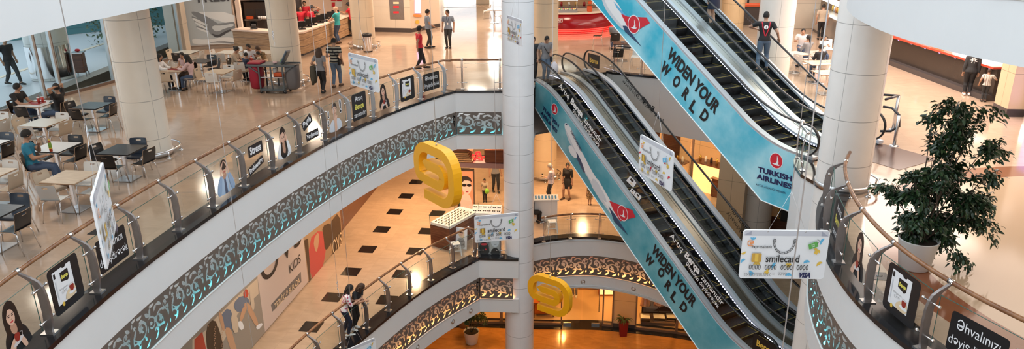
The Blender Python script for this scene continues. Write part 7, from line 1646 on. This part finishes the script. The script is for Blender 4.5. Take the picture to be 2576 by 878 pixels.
# ------------------------------------------------------------------ level below: shop front with large pictures
Wp = [at(560, 910, ZB), at(667, 839, ZB), at(777, 712, ZB), at(860, 610, ZB)]
dW = (Wp[2] - Wp[1]).normalized(); W0 = Wp[1] - dW * 5.5
wall('wall_below_left', W0, Wp[3], ZB, -2.0, 'wall_beige', .2); wall('wall_below_return', Wp[3], (-6.6, 26.1), ZB, -2.0, 'kick_dark', .2); wall('wall_below_far', (-6.6, 26.1), (-5.2, 38), ZB, -2.0, 'brown_wood', .2); wall('wall_below_end', (-5.2, 38), (14, 40), ZB, -2.0, 'wall_tile_b', .2)
pw = Pl(W0, Wp[3]); pw.O = V((W0.x, W0.y, 0))
def pic(name, label, u0, u1): 
    t = thing(name, label, 'wall picture', V((W0.x, W0.y, 0)) + pw.n * .03); MB().prism([(u0, ZB + .05), (u1, ZB + .05), (u1, -2.05), (u0, -2.05)], (0, 0, 0), pw.X, UPZ, pw.n * -.02, 'white_gloss').build('board', t); return t
U1, U2, U3 = 5.5, 5.5 + (Wp[2] - Wp[1]).length, pw.L
ZQ = lambda P, o=(480, 440), k=.4987: [(o[0] + x * k, o[1] + y * k) for x, y in P]
k1 = pic('wall_picture', 'large picture of seated children on the shop front below', 0, U1); a = WallArt(pw, k1, .04); a.poly([(0, ZB + .05), (U1, ZB + .05), (U1, -2.05), (0, -2.05)], 'photo_road')
a.ppoly(ZQ([(0, 830), (60, 790), (110, 730), (220, 620), (330, 520), (335, 600), (230, 700), (180, 800), (120, 900), (0, 960)]), 'photo_cream').ppoly(ZQ([(10, 830), (50, 790), (70, 880), (75, 960), (10, 960)]), 'photo_red').ppoly(ZQ([(65, 770), (110, 720), (140, 790), (160, 880), (110, 930), (75, 900)]), 'photo_dark', 1).ppoly(ZQ([(135, 720), (185, 660), (215, 740), (200, 790), (150, 770)]), 'photo_denim', 1).ppoly(ZQ([(160, 770), (195, 770), (215, 850), (240, 930), (215, 940), (185, 860)]), 'photo_skin', 1).ppoly(ZQ([(130, 690), (150, 700), (165, 780), (155, 790), (138, 740)]), 'photo_skin', 1)
a.ppoly(ZQ([(205, 650), (245, 605), (290, 625), (285, 665), (250, 690), (220, 690)]), 'photo_denim', 1).ppoly(ZQ([(255, 650), (285, 640), (325, 720), (335, 760), (320, 765), (280, 690)]), 'photo_skin', 1).ppoly(ZQ([(255, 660), (275, 670), (250, 740), (235, 735)]), 'photo_skin', 1).ppoly(ZQ([(318, 765), (345, 745), (358, 752), (330, 785)]), 'print_white', 1).ppoly(ZQ([(225, 740), (250, 735), (262, 775), (240, 785)]), 'print_white', 1).ppoly(ZQ([(190, 700), (225, 700), (235, 790), (205, 800)]), 'photo_cream', 1).ppoly(ZQ([(255, 590), (275, 570), (285, 610), (262, 625)]), 'photo_red', 1).ppoly(ZQ([(285, 580), (305, 590), (315, 670), (300, 690)]), 'photo_cream', 1)
for i in range(26): rnd = random.Random(i); a.ppoly([(x + rnd.uniform(0, 1) * 0, y) for x, y in ZQ([(75 + (i * 37) % 75, 760 + (i * 53) % 130), (81 + (i * 37) % 75, 757 + (i * 53) % 130), (79 + (i * 37) % 75, 766 + (i * 53) % 130)])], 'photo_skin')
a.build('print', k1)
k2 = pic('wall_picture', 'pale poster with huge black letters and a grey strip on the shop front below', U1, U2); a = WallArt(pw, k2, .04); a.poly([(U1, ZB + .05), (U2, ZB + .05), (U2, -2.05), (U1, -2.05)], 'ovs_paper'); a.ppoly(ZQ([(397, 655), (549, 488), (552, 540), (405, 690)]), 'ovs_grey')
def wtext(body, pA, pB, h, m, par, plane, bold=0, off=.055):
    A, B = plane.px(*pA), plane.px(*pB); X = (B - A).normalized(); Y = plane.n.cross(X); me = text_data(body, h * 1.38, m, bold=bold, depth=0); xs = [v.co.x for v in me.vertices]; ys = [v.co.y for v in me.vertices]; k = (B - A).length / (max(xs) - min(xs)); cx, cy = (max(xs) + min(xs)) / 2, (max(ys) + min(ys)) / 2
    for v in me.vertices: v.co.x = (v.co.x - cx) * k; v.co.y -= cy
    o = bpy.data.objects.new('lettering', me); COL.objects.link(o); o.parent = par; o.matrix_local = frame((A + B) / 2 + plane.n * off - par.location, X, Y)
a.build('print', k2); wtext('OVS', (652, 684), (752, 575), .95, 'black_letter', k2, pw); wtext('KIDS', (724, 678), (752, 648), .3, 'black_letter', k2, pw); wtext('TEZLİKLƏ BURADA', ZQ([(414, 660)])[0], ZQ([(541, 524)])[0], .2, 'print_cream', k2, pw, .004)
k3 = pic('wall_picture', 'large picture of a woman in a red dress on the shop front below', U2, U3); a = WallArt(pw, k3, .04); a.poly([(U2, ZB + .05), (U3, ZB + .05), (U3, -2.05), (U2, -2.05)], 'photo_warm')
a.ppoly(ZQ([(585, 330), (650, 270), (680, 330), (668, 440), (640, 500), (600, 540)]), 'photo_dress', 1).ppoly(ZQ([(565, 330), (585, 320), (600, 540), (590, 530)]), 'photo_dark').ppoly(ZQ([(655, 260), (700, 240), (720, 300), (690, 370), (670, 380), (665, 320)]), 'photo_dark', 1).ppoly(ZQ([(610, 330), (640, 280), (640, 350), (625, 400)]), 'photo_skin', 1).ppoly(ZQ([(690, 250), (745, 180), (757, 340), (715, 420), (700, 330)]), 'photo_dark', 1); a.build('print', k3); wtext('OVS', ZQ([(708, 372)])[0], ZQ([(755, 318)])[0], .55, 'print_cream', k3, pw)
# sunglasses kiosk
CL, CF, CR = at(1089.5, 613, ZB), at(1133, 632, ZB), at(1206, 588, ZB)
X = (CR - CF); Lk = X.length; X.normalize(); Yk = (CL - CF); Wk = max(.7, Yk.length); Yk.normalize(); rk = atan2(X.y, X.x)
kk = thing('sunglasses_case', 'glass-topped sunglasses case with brown base on the level below', 'display case', (CF.x, CF.y, ZB), rk); Wk = .9
MB().box((Lk / 2, Wk / 2, .42), (Lk, Wk, .84), 'brown_wood', bevel=.01).build('base', kk); MB().box((Lk / 2, Wk / 2, .9), (Lk - .04, Wk - .04, .1), 'white_gloss').build('display_tray', kk)
g = MB()
for P in (((0, 0), (Lk, 0)), ((Lk, 0), (Lk, Wk)), ((Lk, Wk), (0, Wk)), ((0, Wk), (0, 0))): g.add([(*P[0], .85), (*P[1], .85), (*P[1], 1.25), (*P[0], 1.25)], [(0, 1, 2, 3)], 'case_glass')
g.add([(0, 0, 1.25), (Lk, 0, 1.25), (Lk, Wk, 1.25), (0, Wk, 1.25)], [(0, 1, 2, 3)], 'case_glass')
for P in ((0, 0), (Lk, 0), (Lk, Wk), (0, Wk)): g.box((*P, 1.05), (.012, .012, .4), 'glass_edge')
g.build('glass_cover', kk)
Mk = Matrix.Translation((CF.x, CF.y, ZB)) @ Matrix.Rotation(rk, 4, 'Z')
sgm = None
mat('lens', (.02, .015, .012), .08); mat('frame_gold', (.6, .4, .12), .25, .8)
def sunglasses(loc, rz, lab, grp):
    global sgm
    if sgm is None:
        t = sgm = thing('sunglasses', lab, 'sunglasses', loc, rz, grp); b = MB()
        for s in (-1, 1): b.ball((s * .034, 0, .022), (.029, .006, .024), 'lens', 10, 6)
        b.build('lenses', t); b = MB(); b.tube([(-.07, 0, .038), (-.034, -.005, .046), (0, -.004, .036), (.034, -.005, .046), (.07, 0, .038)], .004, 'frame_gold', 5)
        for s in (-1, 1): b.tube([(s * .07, 0, .038), (s * .07, .1, .034), (s * .066, .13, .01)], .003, 'frame_gold', 5)
        b.build('temple_frame', t); return t
    t = copy_tree(sgm); put(t, loc, rz, lab, grp); return t
nx, ny = int((Lk - .2) / .19), 5
for i in range(nx):
    for j in range(ny): sunglasses(Mk @ V((.13 + i * .19, .12 + j * .15, .95)), rk + pi * 0, 'pair of sunglasses in the brown glass-topped case', 'sunglasses in the brown case')
lt = thing('light_column', 'tall lit poster pillar of a woman in sunglasses', 'poster', (*at(1172, 540, ZB)[:2], ZB), -.1); MB().box((0, .12, .95), (.72, .24, 1.9), 'brown_frame', bevel=.01).build('case', lt)
mat('poster_orange', (.7, .2, .08), .4, emit=(1, .35, .15), es=.35); mat('poster_skin', (.85, .45, .3), .4, emit=(1, .55, .38), es=.35)
a = Art((0, -.005, .98), (1, 0, 0), (0, 0, 1)); a.rect(0, 0, .66, 1.78, 'poster_orange').ell(.06, .25, .2, .34, 'poster_skin', 5).poly([(-.3, .5), (-.1, .7), (.22, .66), (.3, .4), (.2, .5), (-.1, .5), (-.16, .1), (-.3, -.3)], 'print_hair2', 1).poly([(-.08, -.05), (.16, -.05), (.3, -.55), (.33, -.85), (-.3, -.85), (-.2, -.4)], 'poster_skin', 1).ell(-.03, .3, .095, .065, 'black').ell(.17, .3, .09, .065, 'black').rect(.07, .32, .1, .02, 'black').ell(.08, .02, .06, .022, 'print_red').poly([(-.31, -.4), (-.2, -.5), (-.22, -.88), (-.31, -.88)], 'print_hair2').text('Ray·Ban', .14, 'print_white', .1, -.62, 8, italic=.3); a.build('poster_print', lt)
cn = thing('kiosk_canopy', 'brown and grey band with slatted corner roof above the sunglasses kiosk', 'canopy', (*at(1172, 540, ZB)[:2], ZB + 2.0), -.1)
mat('plum_band', (.22, .14, .16), .4); MB().box((.9, .3, .1), (2.9, .5, .2), 'plum_band').build('band', cn)
for k in range(5): MB().box((-.15, .2, .32 + .08 * k), (1.0 - .08 * k, .7, .045), 'counter_wood').build('slat', cn)
MB().prism([(-.5, 0), (.5, 0), (.1, .18), (-.1, .18)], (-.15, -.1, .72), (1, 0, 0), (0, 0, 1), (0, .6, 0), 'brown_wood').build('roof', cn); MB().box((1.6, .25, .5), (1.6, .4, .5), 'brown_wood').build('panel', cn)
for px_ in (-.5, 2.2): MB().box((px_, .3, -1.0), (.05, .05, 2.0), 'steel').build('post', cn)
g = MB(); g.add([(.45, .2, -1.9), (2.2, .2, -1.9), (2.2, .2, 0), (.45, .2, 0)], [(0, 1, 2, 3)], 'shop_glass'); g.build('glass', cn)
sg_ = thing('lettered_sign', 'red script sign seen from behind above the sunglasses kiosk', 'sign', at(1216, 392, -3.05 + .0) if False else atd(1222, 393, 29.5)); me = text_data('Ray-Ban', .5, mat('sign_red', (.7, .01, .02), .3, emit=(1, .03, .03), es=1.2), depth=.03, italic=.35, bold=.004); o = bpy.data.objects.new('lettering', me); COL.objects.link(o); o.parent = sg_; o.matrix_local = frame((0, 0, 0), (-1, 0, .0), (0, 0, 1)); MB().box((0, .06, .02), (1.3, .02, .03), 'dark_metal').box((-.6, .06, 1.0), (.015, .015, 2.0), 'dark_metal').box((.6, .06, 1.0), (.015, .015, 2.0), 'dark_metal').build('hanger', sg_)
# white rack of sunglasses and leaning posters by the straight railing
rk_ = thing('sunglasses_rack', 'slanted white rack of sunglasses right of the lit poster pillar', 'rack', (*at(1225, 592, ZB)[:2], ZB), -.1); MB().box((0, .15, .45), (1.1, .4, .9), 'white_gloss').build('base', rk_); Rr = Matrix.Rotation(radians(25), 3, 'X'); MB().box((0, .15, 1.0), (1.1, .45, .03), 'white_gloss', R=Rr).build('shelf', rk_)
for i in range(6):
    for j in range(2): sunglasses(rk_.location + Matrix.Rotation(-.1, 3, 'Z') @ V((-.45 + .18 * i, .04 + .18 * j, .965 + .085 * j)), -.1, 'pair of sunglasses on the slanted white rack', 'sunglasses on the white rack')
for x, y, yaw, kind, lab in ((1160, 612, -20, 0, 'leaning poster of a fair-haired woman in sunglasses by the white stool'), (1218, 628, 0, 1, 'dark poster of a person in a scarf behind the straight railing'), (1246, 628, 0, 2, 'grey poster of a man in sunglasses beside the white column')):
    q = at(x, y + 14, ZB); t = thing('leaning_poster', lab, 'poster', (q.x, q.y, ZB), radians(yaw)); w_, h_ = (.45, .8) if kind == 0 else (.42, .85); Rr = Matrix.Rotation(radians(-8), 3, 'X')
    MB().box((0, .05, h_ / 2), (w_, .02, h_), 'dark_grey' if kind else 'print_white', R=Rr).build('board', t); a = Art(V((0, .04 - .008, h_ / 2)), (1, 0, 0), Rr @ V((0, 0, 1)))
    if kind == 0: a.rect(0, 0, .43, .78, 'print_white').poly([(-.12, .1), (-.1, .3), (0, .36), (.12, .3), (.13, .05), (.05, .0)], 'print_cream', 1).ell(.01, .2, .07, .1, 'print_skin').rect(.0, .22, .16, .04, 'black', .01).poly([(-.18, -.38), (-.14, -.02), (.0, .05), (.14, -.02), (.18, -.38)], 'print_mid', 1).text('NEVER', .1, 'print_black', 0, -.12, 15).text('HIDE', .1, 'print_black', .02, -.24, 15)
    elif kind == 1: a.rect(0, 0, .4, .83, 'print_grey').ell(0, .18, .09, .12, 'print_skin').poly([(-.12, .2), (0, .36), (.12, .2), (.08, .28), (-.08, .28)], 'print_hair', 1).rect(0, .2, .17, .045, 'black', .02).poly([(-.2, -.4), (-.16, .0), (0, .1), (.16, .0), (.2, -.4)], 'print_black', 1).poly([(-.13, .03), (.13, .03), (.1, -.05), (-.1, -.05)], 'print_red', 1).ell(.06, -.2, .03, .03, 'print_red')
    else: a.rect(0, 0, .4, .83, 'print_mid').ell(0, .1, .15, .22, 'print_light').poly([(-.16, .2), (-.1, .38), (.12, .38), (.16, .2), (.0, .3)], 'print_hair', 1).rect(0, .15, .3, .07, 'black', .03).rect(0, -.02, .1, .015, 'print_grey').poly([(-.2, -.4), (-.1, -.15), (.1, -.15), (.2, -.4)], 'print_black', 1)
    a.build('print', t)
def stool(x, y, lab, rz=0):
    t = thing('plastic_stool', lab, 'stool', (x, y, ZB), rz, 'white plastic stools'); MB().box((0, 0, .44), (.32, .32, .03), 'white_gloss', bevel=.01).build('seat', t)
    for sx in (-1, 1):
        for sy in (-1, 1): MB().beam((sx * .14, sy * .14, .43), (sx * .18, sy * .18, 0), .045, .03, 'white_gloss').build('leg', t)
    b = MB(); 
    for s in (-1, 1): b.beam((-.16, s * .16, .2), (.16, s * .16, .2), .02, .03, 'white_gloss'); b.beam((s * .16, -.16, .2), (s * .16, .16, .2), .02, .03, 'white_gloss')
    b.build('stretcher', t); return t
q = at(1146, 640, ZB); stool(q.x, q.y, 'white plastic stool behind the railing, beside the leaning poster', .3); q = at(1389, 583, ZB); stool(q.x, q.y, 'white plastic stool under the phone table, behind the far railing', .1)
# phone table
q = at(1378, 560, ZB); pt_ = thing('phone_table', 'white glass-topped phone display table behind the far railing', 'display table', (q.x - .15, q.y + .35, ZB), .02); MB().box((0, 0, .45), (1.05, .5, .9), 'white_gloss', bevel=.01).build('cabinet', pt_); MB().box((0, 0, .92), (1.15, .62, .03), 'print_light').build('top', pt_)
g = MB(); g.add([(-.55, -.28, .93), (.55, -.28, .93), (.55, -.28, 1.1), (-.55, -.28, 1.1)], [(0, 1, 2, 3)], 'case_glass'); g.build('glass', pt_)
for k in range(8): t_ = thing('mobile_phone', 'dark phone standing in the row on the phone table', 'phone', (q.x - .6 + .13 * k, q.y + .2, ZB + .94), .1 * (k % 3), 'phones on the phone table'); Rr = Matrix.Rotation(radians(-30), 3, 'X'); MB().box((0, 0, .06), (.065, .01, .12), 'black', R=Rr).build('case', t_); MB().box((0, -.006, .06), (.055, .002, .1), 'print_blue', R=Rr).build('screen', t_)
# wooden counter end behind the escalator and slatted wall
q = at(1352, 405, ZB); cq = thing('reception_desk', 'rounded dark wood desk end beside the beige column below', 'desk', (q.x - .9, q.y + 1.0, ZB)); MB().lathe([(.9, 0), (.9, .95), (1.0, .97), (1.0, 1.05), (0, 1.05)], 'brown_wood', n=36).build('desk_body', cq); MB().lathe([(.92, 0), (.92, .1)], 'kick_dark', n=36).build('plinth', cq)
wall('wall_below_slats', (2.6, 37.5), (8.5, 34.5), ZB, -2.0, 'brown_wood', .15)
# shop under the upper stairs, level below
sa, sb = V((6.2, 29.6, ZB)), V((9.6, 26.0, ZB)); gl = glazing('window_3', (5.2, 30.7), (8.3, 27.5), ZB, 3.4, [1.5, 3.0], 'counter_wood', 'shop_glass', .25)
wall('wall_shop_back', (8.0, 33.6), (11.5, 29.6), ZB, -2.0, 'wall_tile_b', .2)
for k, (x, y, hh, m) in enumerate(((7.2, 31.5, 1.0, 'wall_beige'), (8.6, 30.2, 1.25, 'warm_panel'), (9.2, 29.3, .8, 'brown_wood'))):
    t = thing('shop_cabinet', ['pale cabinet inside the lit shop under the stairs picture', 'glowing cabinet inside the lit shop under the stairs picture', 'dark low cabinet inside the lit shop under the stairs picture'][k], 'cabinet', (x, y, ZB), -.8); MB().box((0, 0, hh / 2), (1.4, .6, hh), m, bevel=.02).build('body', t); MB().box((0, 0, hh + .02), (1.5, .7, .04), 'brown_wood').build('top', t)
    for j in range(5): MB().lathe([(0, 0), (.06, 0), (.05, .2), (.02, .26), (0, .26)], ('gold', 'white_gloss', 'dark_metal')[j % 3], (-.55 + .27 * j, 0, hh + .04), 10).build('jar', t)
b = MB(); b.box((0, 0, 1.8), (.95, .6, 3.6), 'wall_tile_b'); o = b.build('wall_pilaster'); q = at(1838, 622, ZB); o.location = (q.x, q.y + .4, ZB); o.rotation_euler = (0, 0, -.5); struct(o)
b = MB(); b.box((0, 0, 1.8), (2.4, .3, 3.6), 'wall_tile_b'); b.box((-.1, -.16, .45), (1.0, .1, .5), 'brown_wood'); o = b.build('wall_niche'); q = at(1960, 612, ZB); o.location = (q.x + .5, q.y + .8, ZB); o.rotation_euler = (0, 0, -.5); struct(o)
nc = thing('niche_display', 'dark framed display in a lit niche beside the white pier', 'display', (o.location.x - .15, o.location.y - .35, ZB + .7), -.5); MB().box((0, .1, .7), (.7, .06, 1.4), 'gold').build('frame', nc); MB().box((0, .06, .7), (.6, .04, 1.3), 'kitchen_dark').build('panel', nc); MB().box((0, -.02, .25), (.45, .2, .5), 'black', bevel=.02).build('case', nc)
# ------------------------------------------------------------------ ground floor shop
FC = Path(spline([(-3.4, 28.3), (-1.8, 28.4), (.84, 28.2), (2.2, 28.15), (3.6, 28.1), (4.9, 27.85), (6.9, 27.4), (9, 26.6)], 6))
b = MB(); b.sweep([[FC.off(t, o) + V((0, 0, ZC + z)) for o, z in ((.05, .0), (.05, .012), (-.75, .012), (-.75, 0))] for t in np.linspace(0, FC.L, 60)], 'black_granite'); struct(b.build('trim_3'))
def fx(x, y=822): return FC.near(V(at(x, y, ZC)))
def shopwall(x0, x1, kind, name):
    s0, s1 = fx(x0), fx(x1); A, B = FC.off(s0, -.35), FC.off(s1, -.35)
    if kind == 'glass': o = glazing(name, A, B, ZC, 3.3, [], 'brown_frame', 'shop_glass', .12, .06); return o
    if kind == 'pier':
        o = wall(name, A, B, ZC, ZC + 3.6, 'wall_tile_b', .5, .18); return o
shopwall(1150, 1258, 'glass', 'window_4'); shopwall(1262, 1412, 'glass', 'window_5'); shopwall(1516, 1540, 'glass', 'window_6'); shopwall(1541, 1597, 'pier', 'wall_shop_pier'); shopwall(1599, 1702, 'glass', 'window_7'); shopwall(1706, 1790, 'glass', 'window_8'); shopwall(1100, 1148, 'pier', 'wall_shop_pier')
for x0, x1, nm_ in ((1416, 1462, 'door_1'), (1466, 1512, 'door_2')):
    s0, s1 = fx(x0), fx(x1); A, B = FC.off(s0, -.35), FC.off(s1, -.35); p = Pl((A.x, A.y, ZC), B); o = MB().add([(0, 0, .02), (p.L, 0, .02), (p.L, 0, 3.0), (0, 0, 3.0)], [(0, 1, 2, 3)], 'shop_glass').build(nm_); o.location = p.O; o.rotation_euler = (0, 0, atan2(p.X.y, p.X.x)); struct(o)
    e = .08 if nm_ == 'door_2' else p.L - .08; e = p.L - .12 if nm_ == 'door_2' else .12
    MB().tube([(e, -.06, .7), (e, -.06, 2.1)], .018, 'steel').build('door_handle', o); MB().box((.2 if nm_ == 'door_1' else p.L - .25, 0, .06), (.34, .05, .1), 'steel').build('floor_shoe', o)
wall('wall_ground_back', (-5, 37), (14, 36), ZC, ZB - 2, 'wall_beige', .2)
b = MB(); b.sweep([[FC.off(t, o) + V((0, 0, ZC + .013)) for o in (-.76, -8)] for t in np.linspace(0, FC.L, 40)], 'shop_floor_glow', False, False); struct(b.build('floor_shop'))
def shop_table(x, y, m, lab, w=1.4, d=.9, h=.75, goods=4, rz=0):
    t = thing('shop_table', lab, 'table', (x, y, ZC), rz); MB().box((0, 0, h - .05), (w, d, .1), m, bevel=.01).build('tabletop', t)
    for sx in (-1, 1):
        for sy in (-1, 1): MB().box((sx * (w / 2 - .06), sy * (d / 2 - .06), h / 2 - .05), (.06, .06, h - .1), 'brown_wood').build('leg', t)
    MB().box((0, 0, .2), (w - .1, d - .1, .05), m).build('shelf', t); return t
mat('orange_wood', (.4, .1, .012), .4)
q = at(1492, 728, ZC); shop_table(q.x, q.y + .6, 'orange_wood', 'orange wooden table with dark goods inside the ground floor shop', 1.7, .9, .6)
for k in range(5): t_ = thing('handbag', 'dark handbag lined up on the orange shop table', 'handbag', (q.x - .6 + .3 * k, q.y + .6, ZC + .61), 0, 'handbags on the orange table'); MB().box((0, 0, .1), (.24, .14, .2), 'brown_wood', bevel=.04).build('bag_body', t_); MB().tube([(-.07, 0, .19), (-.05, 0, .29), (.05, 0, .29), (.07, 0, .19)], .01, 'black', 5).build('handle', t_)
q = at(1352, 800, ZC); shop_table(q.x + .2, q.y + .8, 'orange_wood', 'orange wooden table with light clothes left in the ground floor shop', 1.0, 1.6, .8, rz=.1)
for k in range(5): t_ = thing('folded_shirt', 'light folded shirt in the row on the orange table', 'shirt', (q.x + .2, q.y + .2 + .3 * k, ZC + .8), .1, 'folded shirts on the orange table'); MB().box((0, 0, .03), (.36, .26, .06), ('print_cream', 'print_white', 'cloth_pink')[k % 3], bevel=.02).build('cloth', t_); MB().box((0, .06, .065), (.14, .08, .015), 'print_white').build('collar', t_)
q = at(1530, 765, ZC); cb2 = thing('shop_cabinet', 'tall orange cabinet behind the glass door of the ground floor shop', 'cabinet', (q.x, q.y + 1.0, ZC)); MB().box((0, 0, .75), (.7, .5, 1.5), 'orange_wood', bevel=.02).build('body', cb2); MB().box((0, -.26, .75), (.6, .02, 1.3), 'warm_panel').build('lit_front', cb2)
# window display
q0, q1 = at(1622, 812, ZC), at(1690, 822, ZC); wd_ = thing('window_platform', 'low display platform with silver boxes in the shop window', 'platform', ((q0.x + q1.x) / 2, q0.y + .12, ZC), -.1); Lw = (q1 - q0).length; MB().box((0, 0, .08), (Lw + .3, .8, .16), 'brown_frame').build('base', wd_); bk_ = MB().box((.05, .42, 1.4), (Lw + .25, .04, 2.5), 'dark_metal').build('backdrop', wd_)
a = Art((.05, .39, 1.4), (1, 0, 0), (0, 0, 1)); a.rect(0, 0, Lw + .1, 2.35, 'print_grey').poly([(-.6, -1), (.1, .2), (.6, 1), (.8, .4), (.3, -1)], 'print_mid').poly([(-.2, -1.1), (.8, -.5), (.8, -1.1)], 'print_hair2'); a.build('picture', bk_)
for k, (x, w_) in enumerate(((-.55, .4), (.05, .5), (.6, .45))):
    t_ = thing('display_block', ['silver display block at the left of the shop window', 'silver display block at the middle of the shop window', 'silver display block at the right of the shop window'][k], 'block', (wd_.location.x + x, wd_.location.y - .12, ZC + .165), -.1); MB().box((0, 0, .09), (w_, .4, .16), 'chrome', bevel=.01).build('block', t_); MB().box((0, 0, .175), (w_ - .02, .38, .01), 'print_white').build('top', t_)
    m_ = thing('dress_stand', ['shiny top on a thin stand, leftmost in the shop window', 'shiny top on a thin stand, middle of the shop window', 'shiny top on a thin stand, rightmost in the shop window'][k], 'clothes stand', (wd_.location.x + x + .02, wd_.location.y + .15, ZC + .165), -.1); MB().tube([(0, 0, 0), (0, 0, 1.15)], .014, 'dark_metal').lathe([(0, .02), (.13, .02), (.13, 0)], 'dark_metal', n=16).build('stand', m_)
    MB().sweep([[V((w2 * cos(a_) * (1 + .08 * sin(6 * a_)), w2 * .6 * sin(a_), z)) for a_ in [2 * pi * i / 20 for i in range(20)]] for z, w2 in ((.55, .24), (.7, .21), (.9, .17), (1.1, .2), (1.18, .14), (1.22, .05))], 'satin' if 'satin' in MATS else mat('satin', (.6, .42, .4), .25, .5), smooth=True).build('garment', m_)
# litter bin by the fig tree
q = at(1167, 826, ZC); lb = thing('litter_bin', 'round wooden litter bin behind the fig tree on the ground floor', 'bin', (q.x, q.y + .2, ZC)); MB().lathe([(0, 0), (.25, 0), (.28, .75)], 'counter_wood', n=28).build('bin_drum', lb); MB().lathe([(.29, .72), (.3, .8), (.2, .84), (.18, .78), (0, .77)], 'steel', n=28).build('top_rim', lb)
for k, (x, y) in enumerate(((-2.6, 29.6), (-1.2, 30.2))): shop_table(x, y, 'orange_wood', ['orange table with shoes in the left ground floor window, nearer', 'orange table with shoes in the left ground floor window, farther'][k], 1.6, .8, .5)
for k in range(6):
    t_ = thing('shoe', 'dark shoe on display in the left ground floor window', 'shoe', (-3.2 + .25 * k, 29.5, ZC + .5), .2 * k, 'shoes in the ground floor window'); MB().sweep([[V((w * cos(a_), y, max(0, h * sin(a_)))) for a_ in [pi * i / 8 for i in range(9)]] for y, w, h in ((-.13, .03, .08), (-.08, .045, .1), (.02, .045, .07), (.1, .045, .05), (.14, .02, .03))], 'black').build('upper', t_); MB().box((0, 0, .006), (.08, .26, .012), 'print_cream').build('sole', t_)
wall('wall_outer', (-20, -3), (-20, 50), ZC, 0, 'wall_beige', .2); wall('wall_near', (30, -3.2), (-20, -3.2), ZC, ZU, 'wall_beige', .2); wall('wall_outer_right', (30, 50), (30, -3), ZC, ZU, 'wall_beige', .2); wall('wall_outer_far', (-20, 50), (30, 50), ZC, 0, 'wall_beige', .2)
# ------------------------------------------------------------------ light
def area(name, loc, sx, sy, power, col, rot=(0, 0, 0), shape='RECTANGLE', spread=pi):
    l = bpy.data.lights.new(name, 'AREA'); l.shape = shape; l.size = sx; l.size_y = sy; l.energy = power; l.color = col; l.spread = spread
    o = bpy.data.objects.new(name, l); COL.objects.link(o); o.location = loc; o.rotation_euler = rot; return o
w = bpy.data.worlds.new('sky'); S.world = w; w.use_nodes = True
bg = w.node_tree.nodes['Background']; bg.inputs[0].default_value = (.86, .94, 1, 1); bg.inputs[1].default_value = 1.35
area('skylight', (0, 16, 15), 16, 30, 1050, (.86, .94, 1))
for x, y, p, c in ((-10.5, 14, 330, 1), (-13.2, 19, 260, 1), (-9.5, 23, 330, 1), (-12, 28, 380, 1), (-6, 30.5, 700, 0), (-10, 36, 600, 0), (-11, 33, 320, 0), (-5.5, 36.5, 800, 0), (-2, 42, 900, 1), (-1, 33, 520, 0), (-1.5, 56, 3500, 2), (3, 35, 260, 0), (7, 32, 330, 0), (12, 36, 1000, 0), (12.5, 42.5, 700, 0), (12.5, 29, 1500, 0), (12.7, 24, 1700, 0), (12.5, 18, 1000, 0), (12.5, 11, 800, 1), (16.4, 27, 700, 0)):
    z_ = 7 if x > 5 and y < 22 else 5 if x > 5 else 1; area('ceiling_lamp', (x, y, 4.35), z_, z_, p * (.26 if x > 5 else .2 if y < 35 else .3 if y < 50 else .5), ((1, .85, .75) if x > 5 else (1, .76, .57), (1, .85, .7), (1, .95, .88))[c])
area('front_fill', (0, -2.6, -2.5), 11, 8, 420, (.9, .95, 1), (radians(90), 0, 0))  # added fill light behind the camera to brighten the facias; no window there
for x, y, p in ((-4.2, 28.5, 230), (-3.2, 25.5, 170), (-5.6, 22.5, 70), (-6.0, 18, 60), (-1.5, 28, 140), (-3, 34, 150), (2, 29, 170), (3.5, 34, 150), (6, 28.5, 150), (8.8, 27.4, 170), (8, 33, 110)):
    area('shop_lamp', (x, y, -2.15), .3, .3, p * .72, (1, .62, .33) if y > 24 else (1, .74, .52))
for x, y, p in ((-4.5, 23, 50), (-2, 27, 80), (1.5, 26.2, 45), (3.6, 26.2, 45), (6.5, 26, 45), (1.2, 29.5, 80), (4.8, 29.5, 90), (7.5, 29, 90), (2.5, 33, 120), (6, 33, 110), (-2, 31, 150)):
    area('ground_lamp', (x, y, -7.75), .25, .25, p * .6, (1, .47, .12))
S.view_settings.view_transform = 'Standard'; S.view_settings.look = 'None'; S.view_settings.exposure = .25; S.view_settings.gamma = 1; S.view_settings.use_curve_mapping = False
S.cycles.use_denoising = True; S.cycles.max_bounces = 8; S.cycles.diffuse_bounces = 3; S.cycles.glossy_bounces = 3; S.cycles.transparent_max_bounces = 16; S.cycles.transmission_bounces = 4
S.cycles.caustics_reflective = False; S.cycles.caustics_refractive = False; S.cycles.sample_clamp_indirect = 6
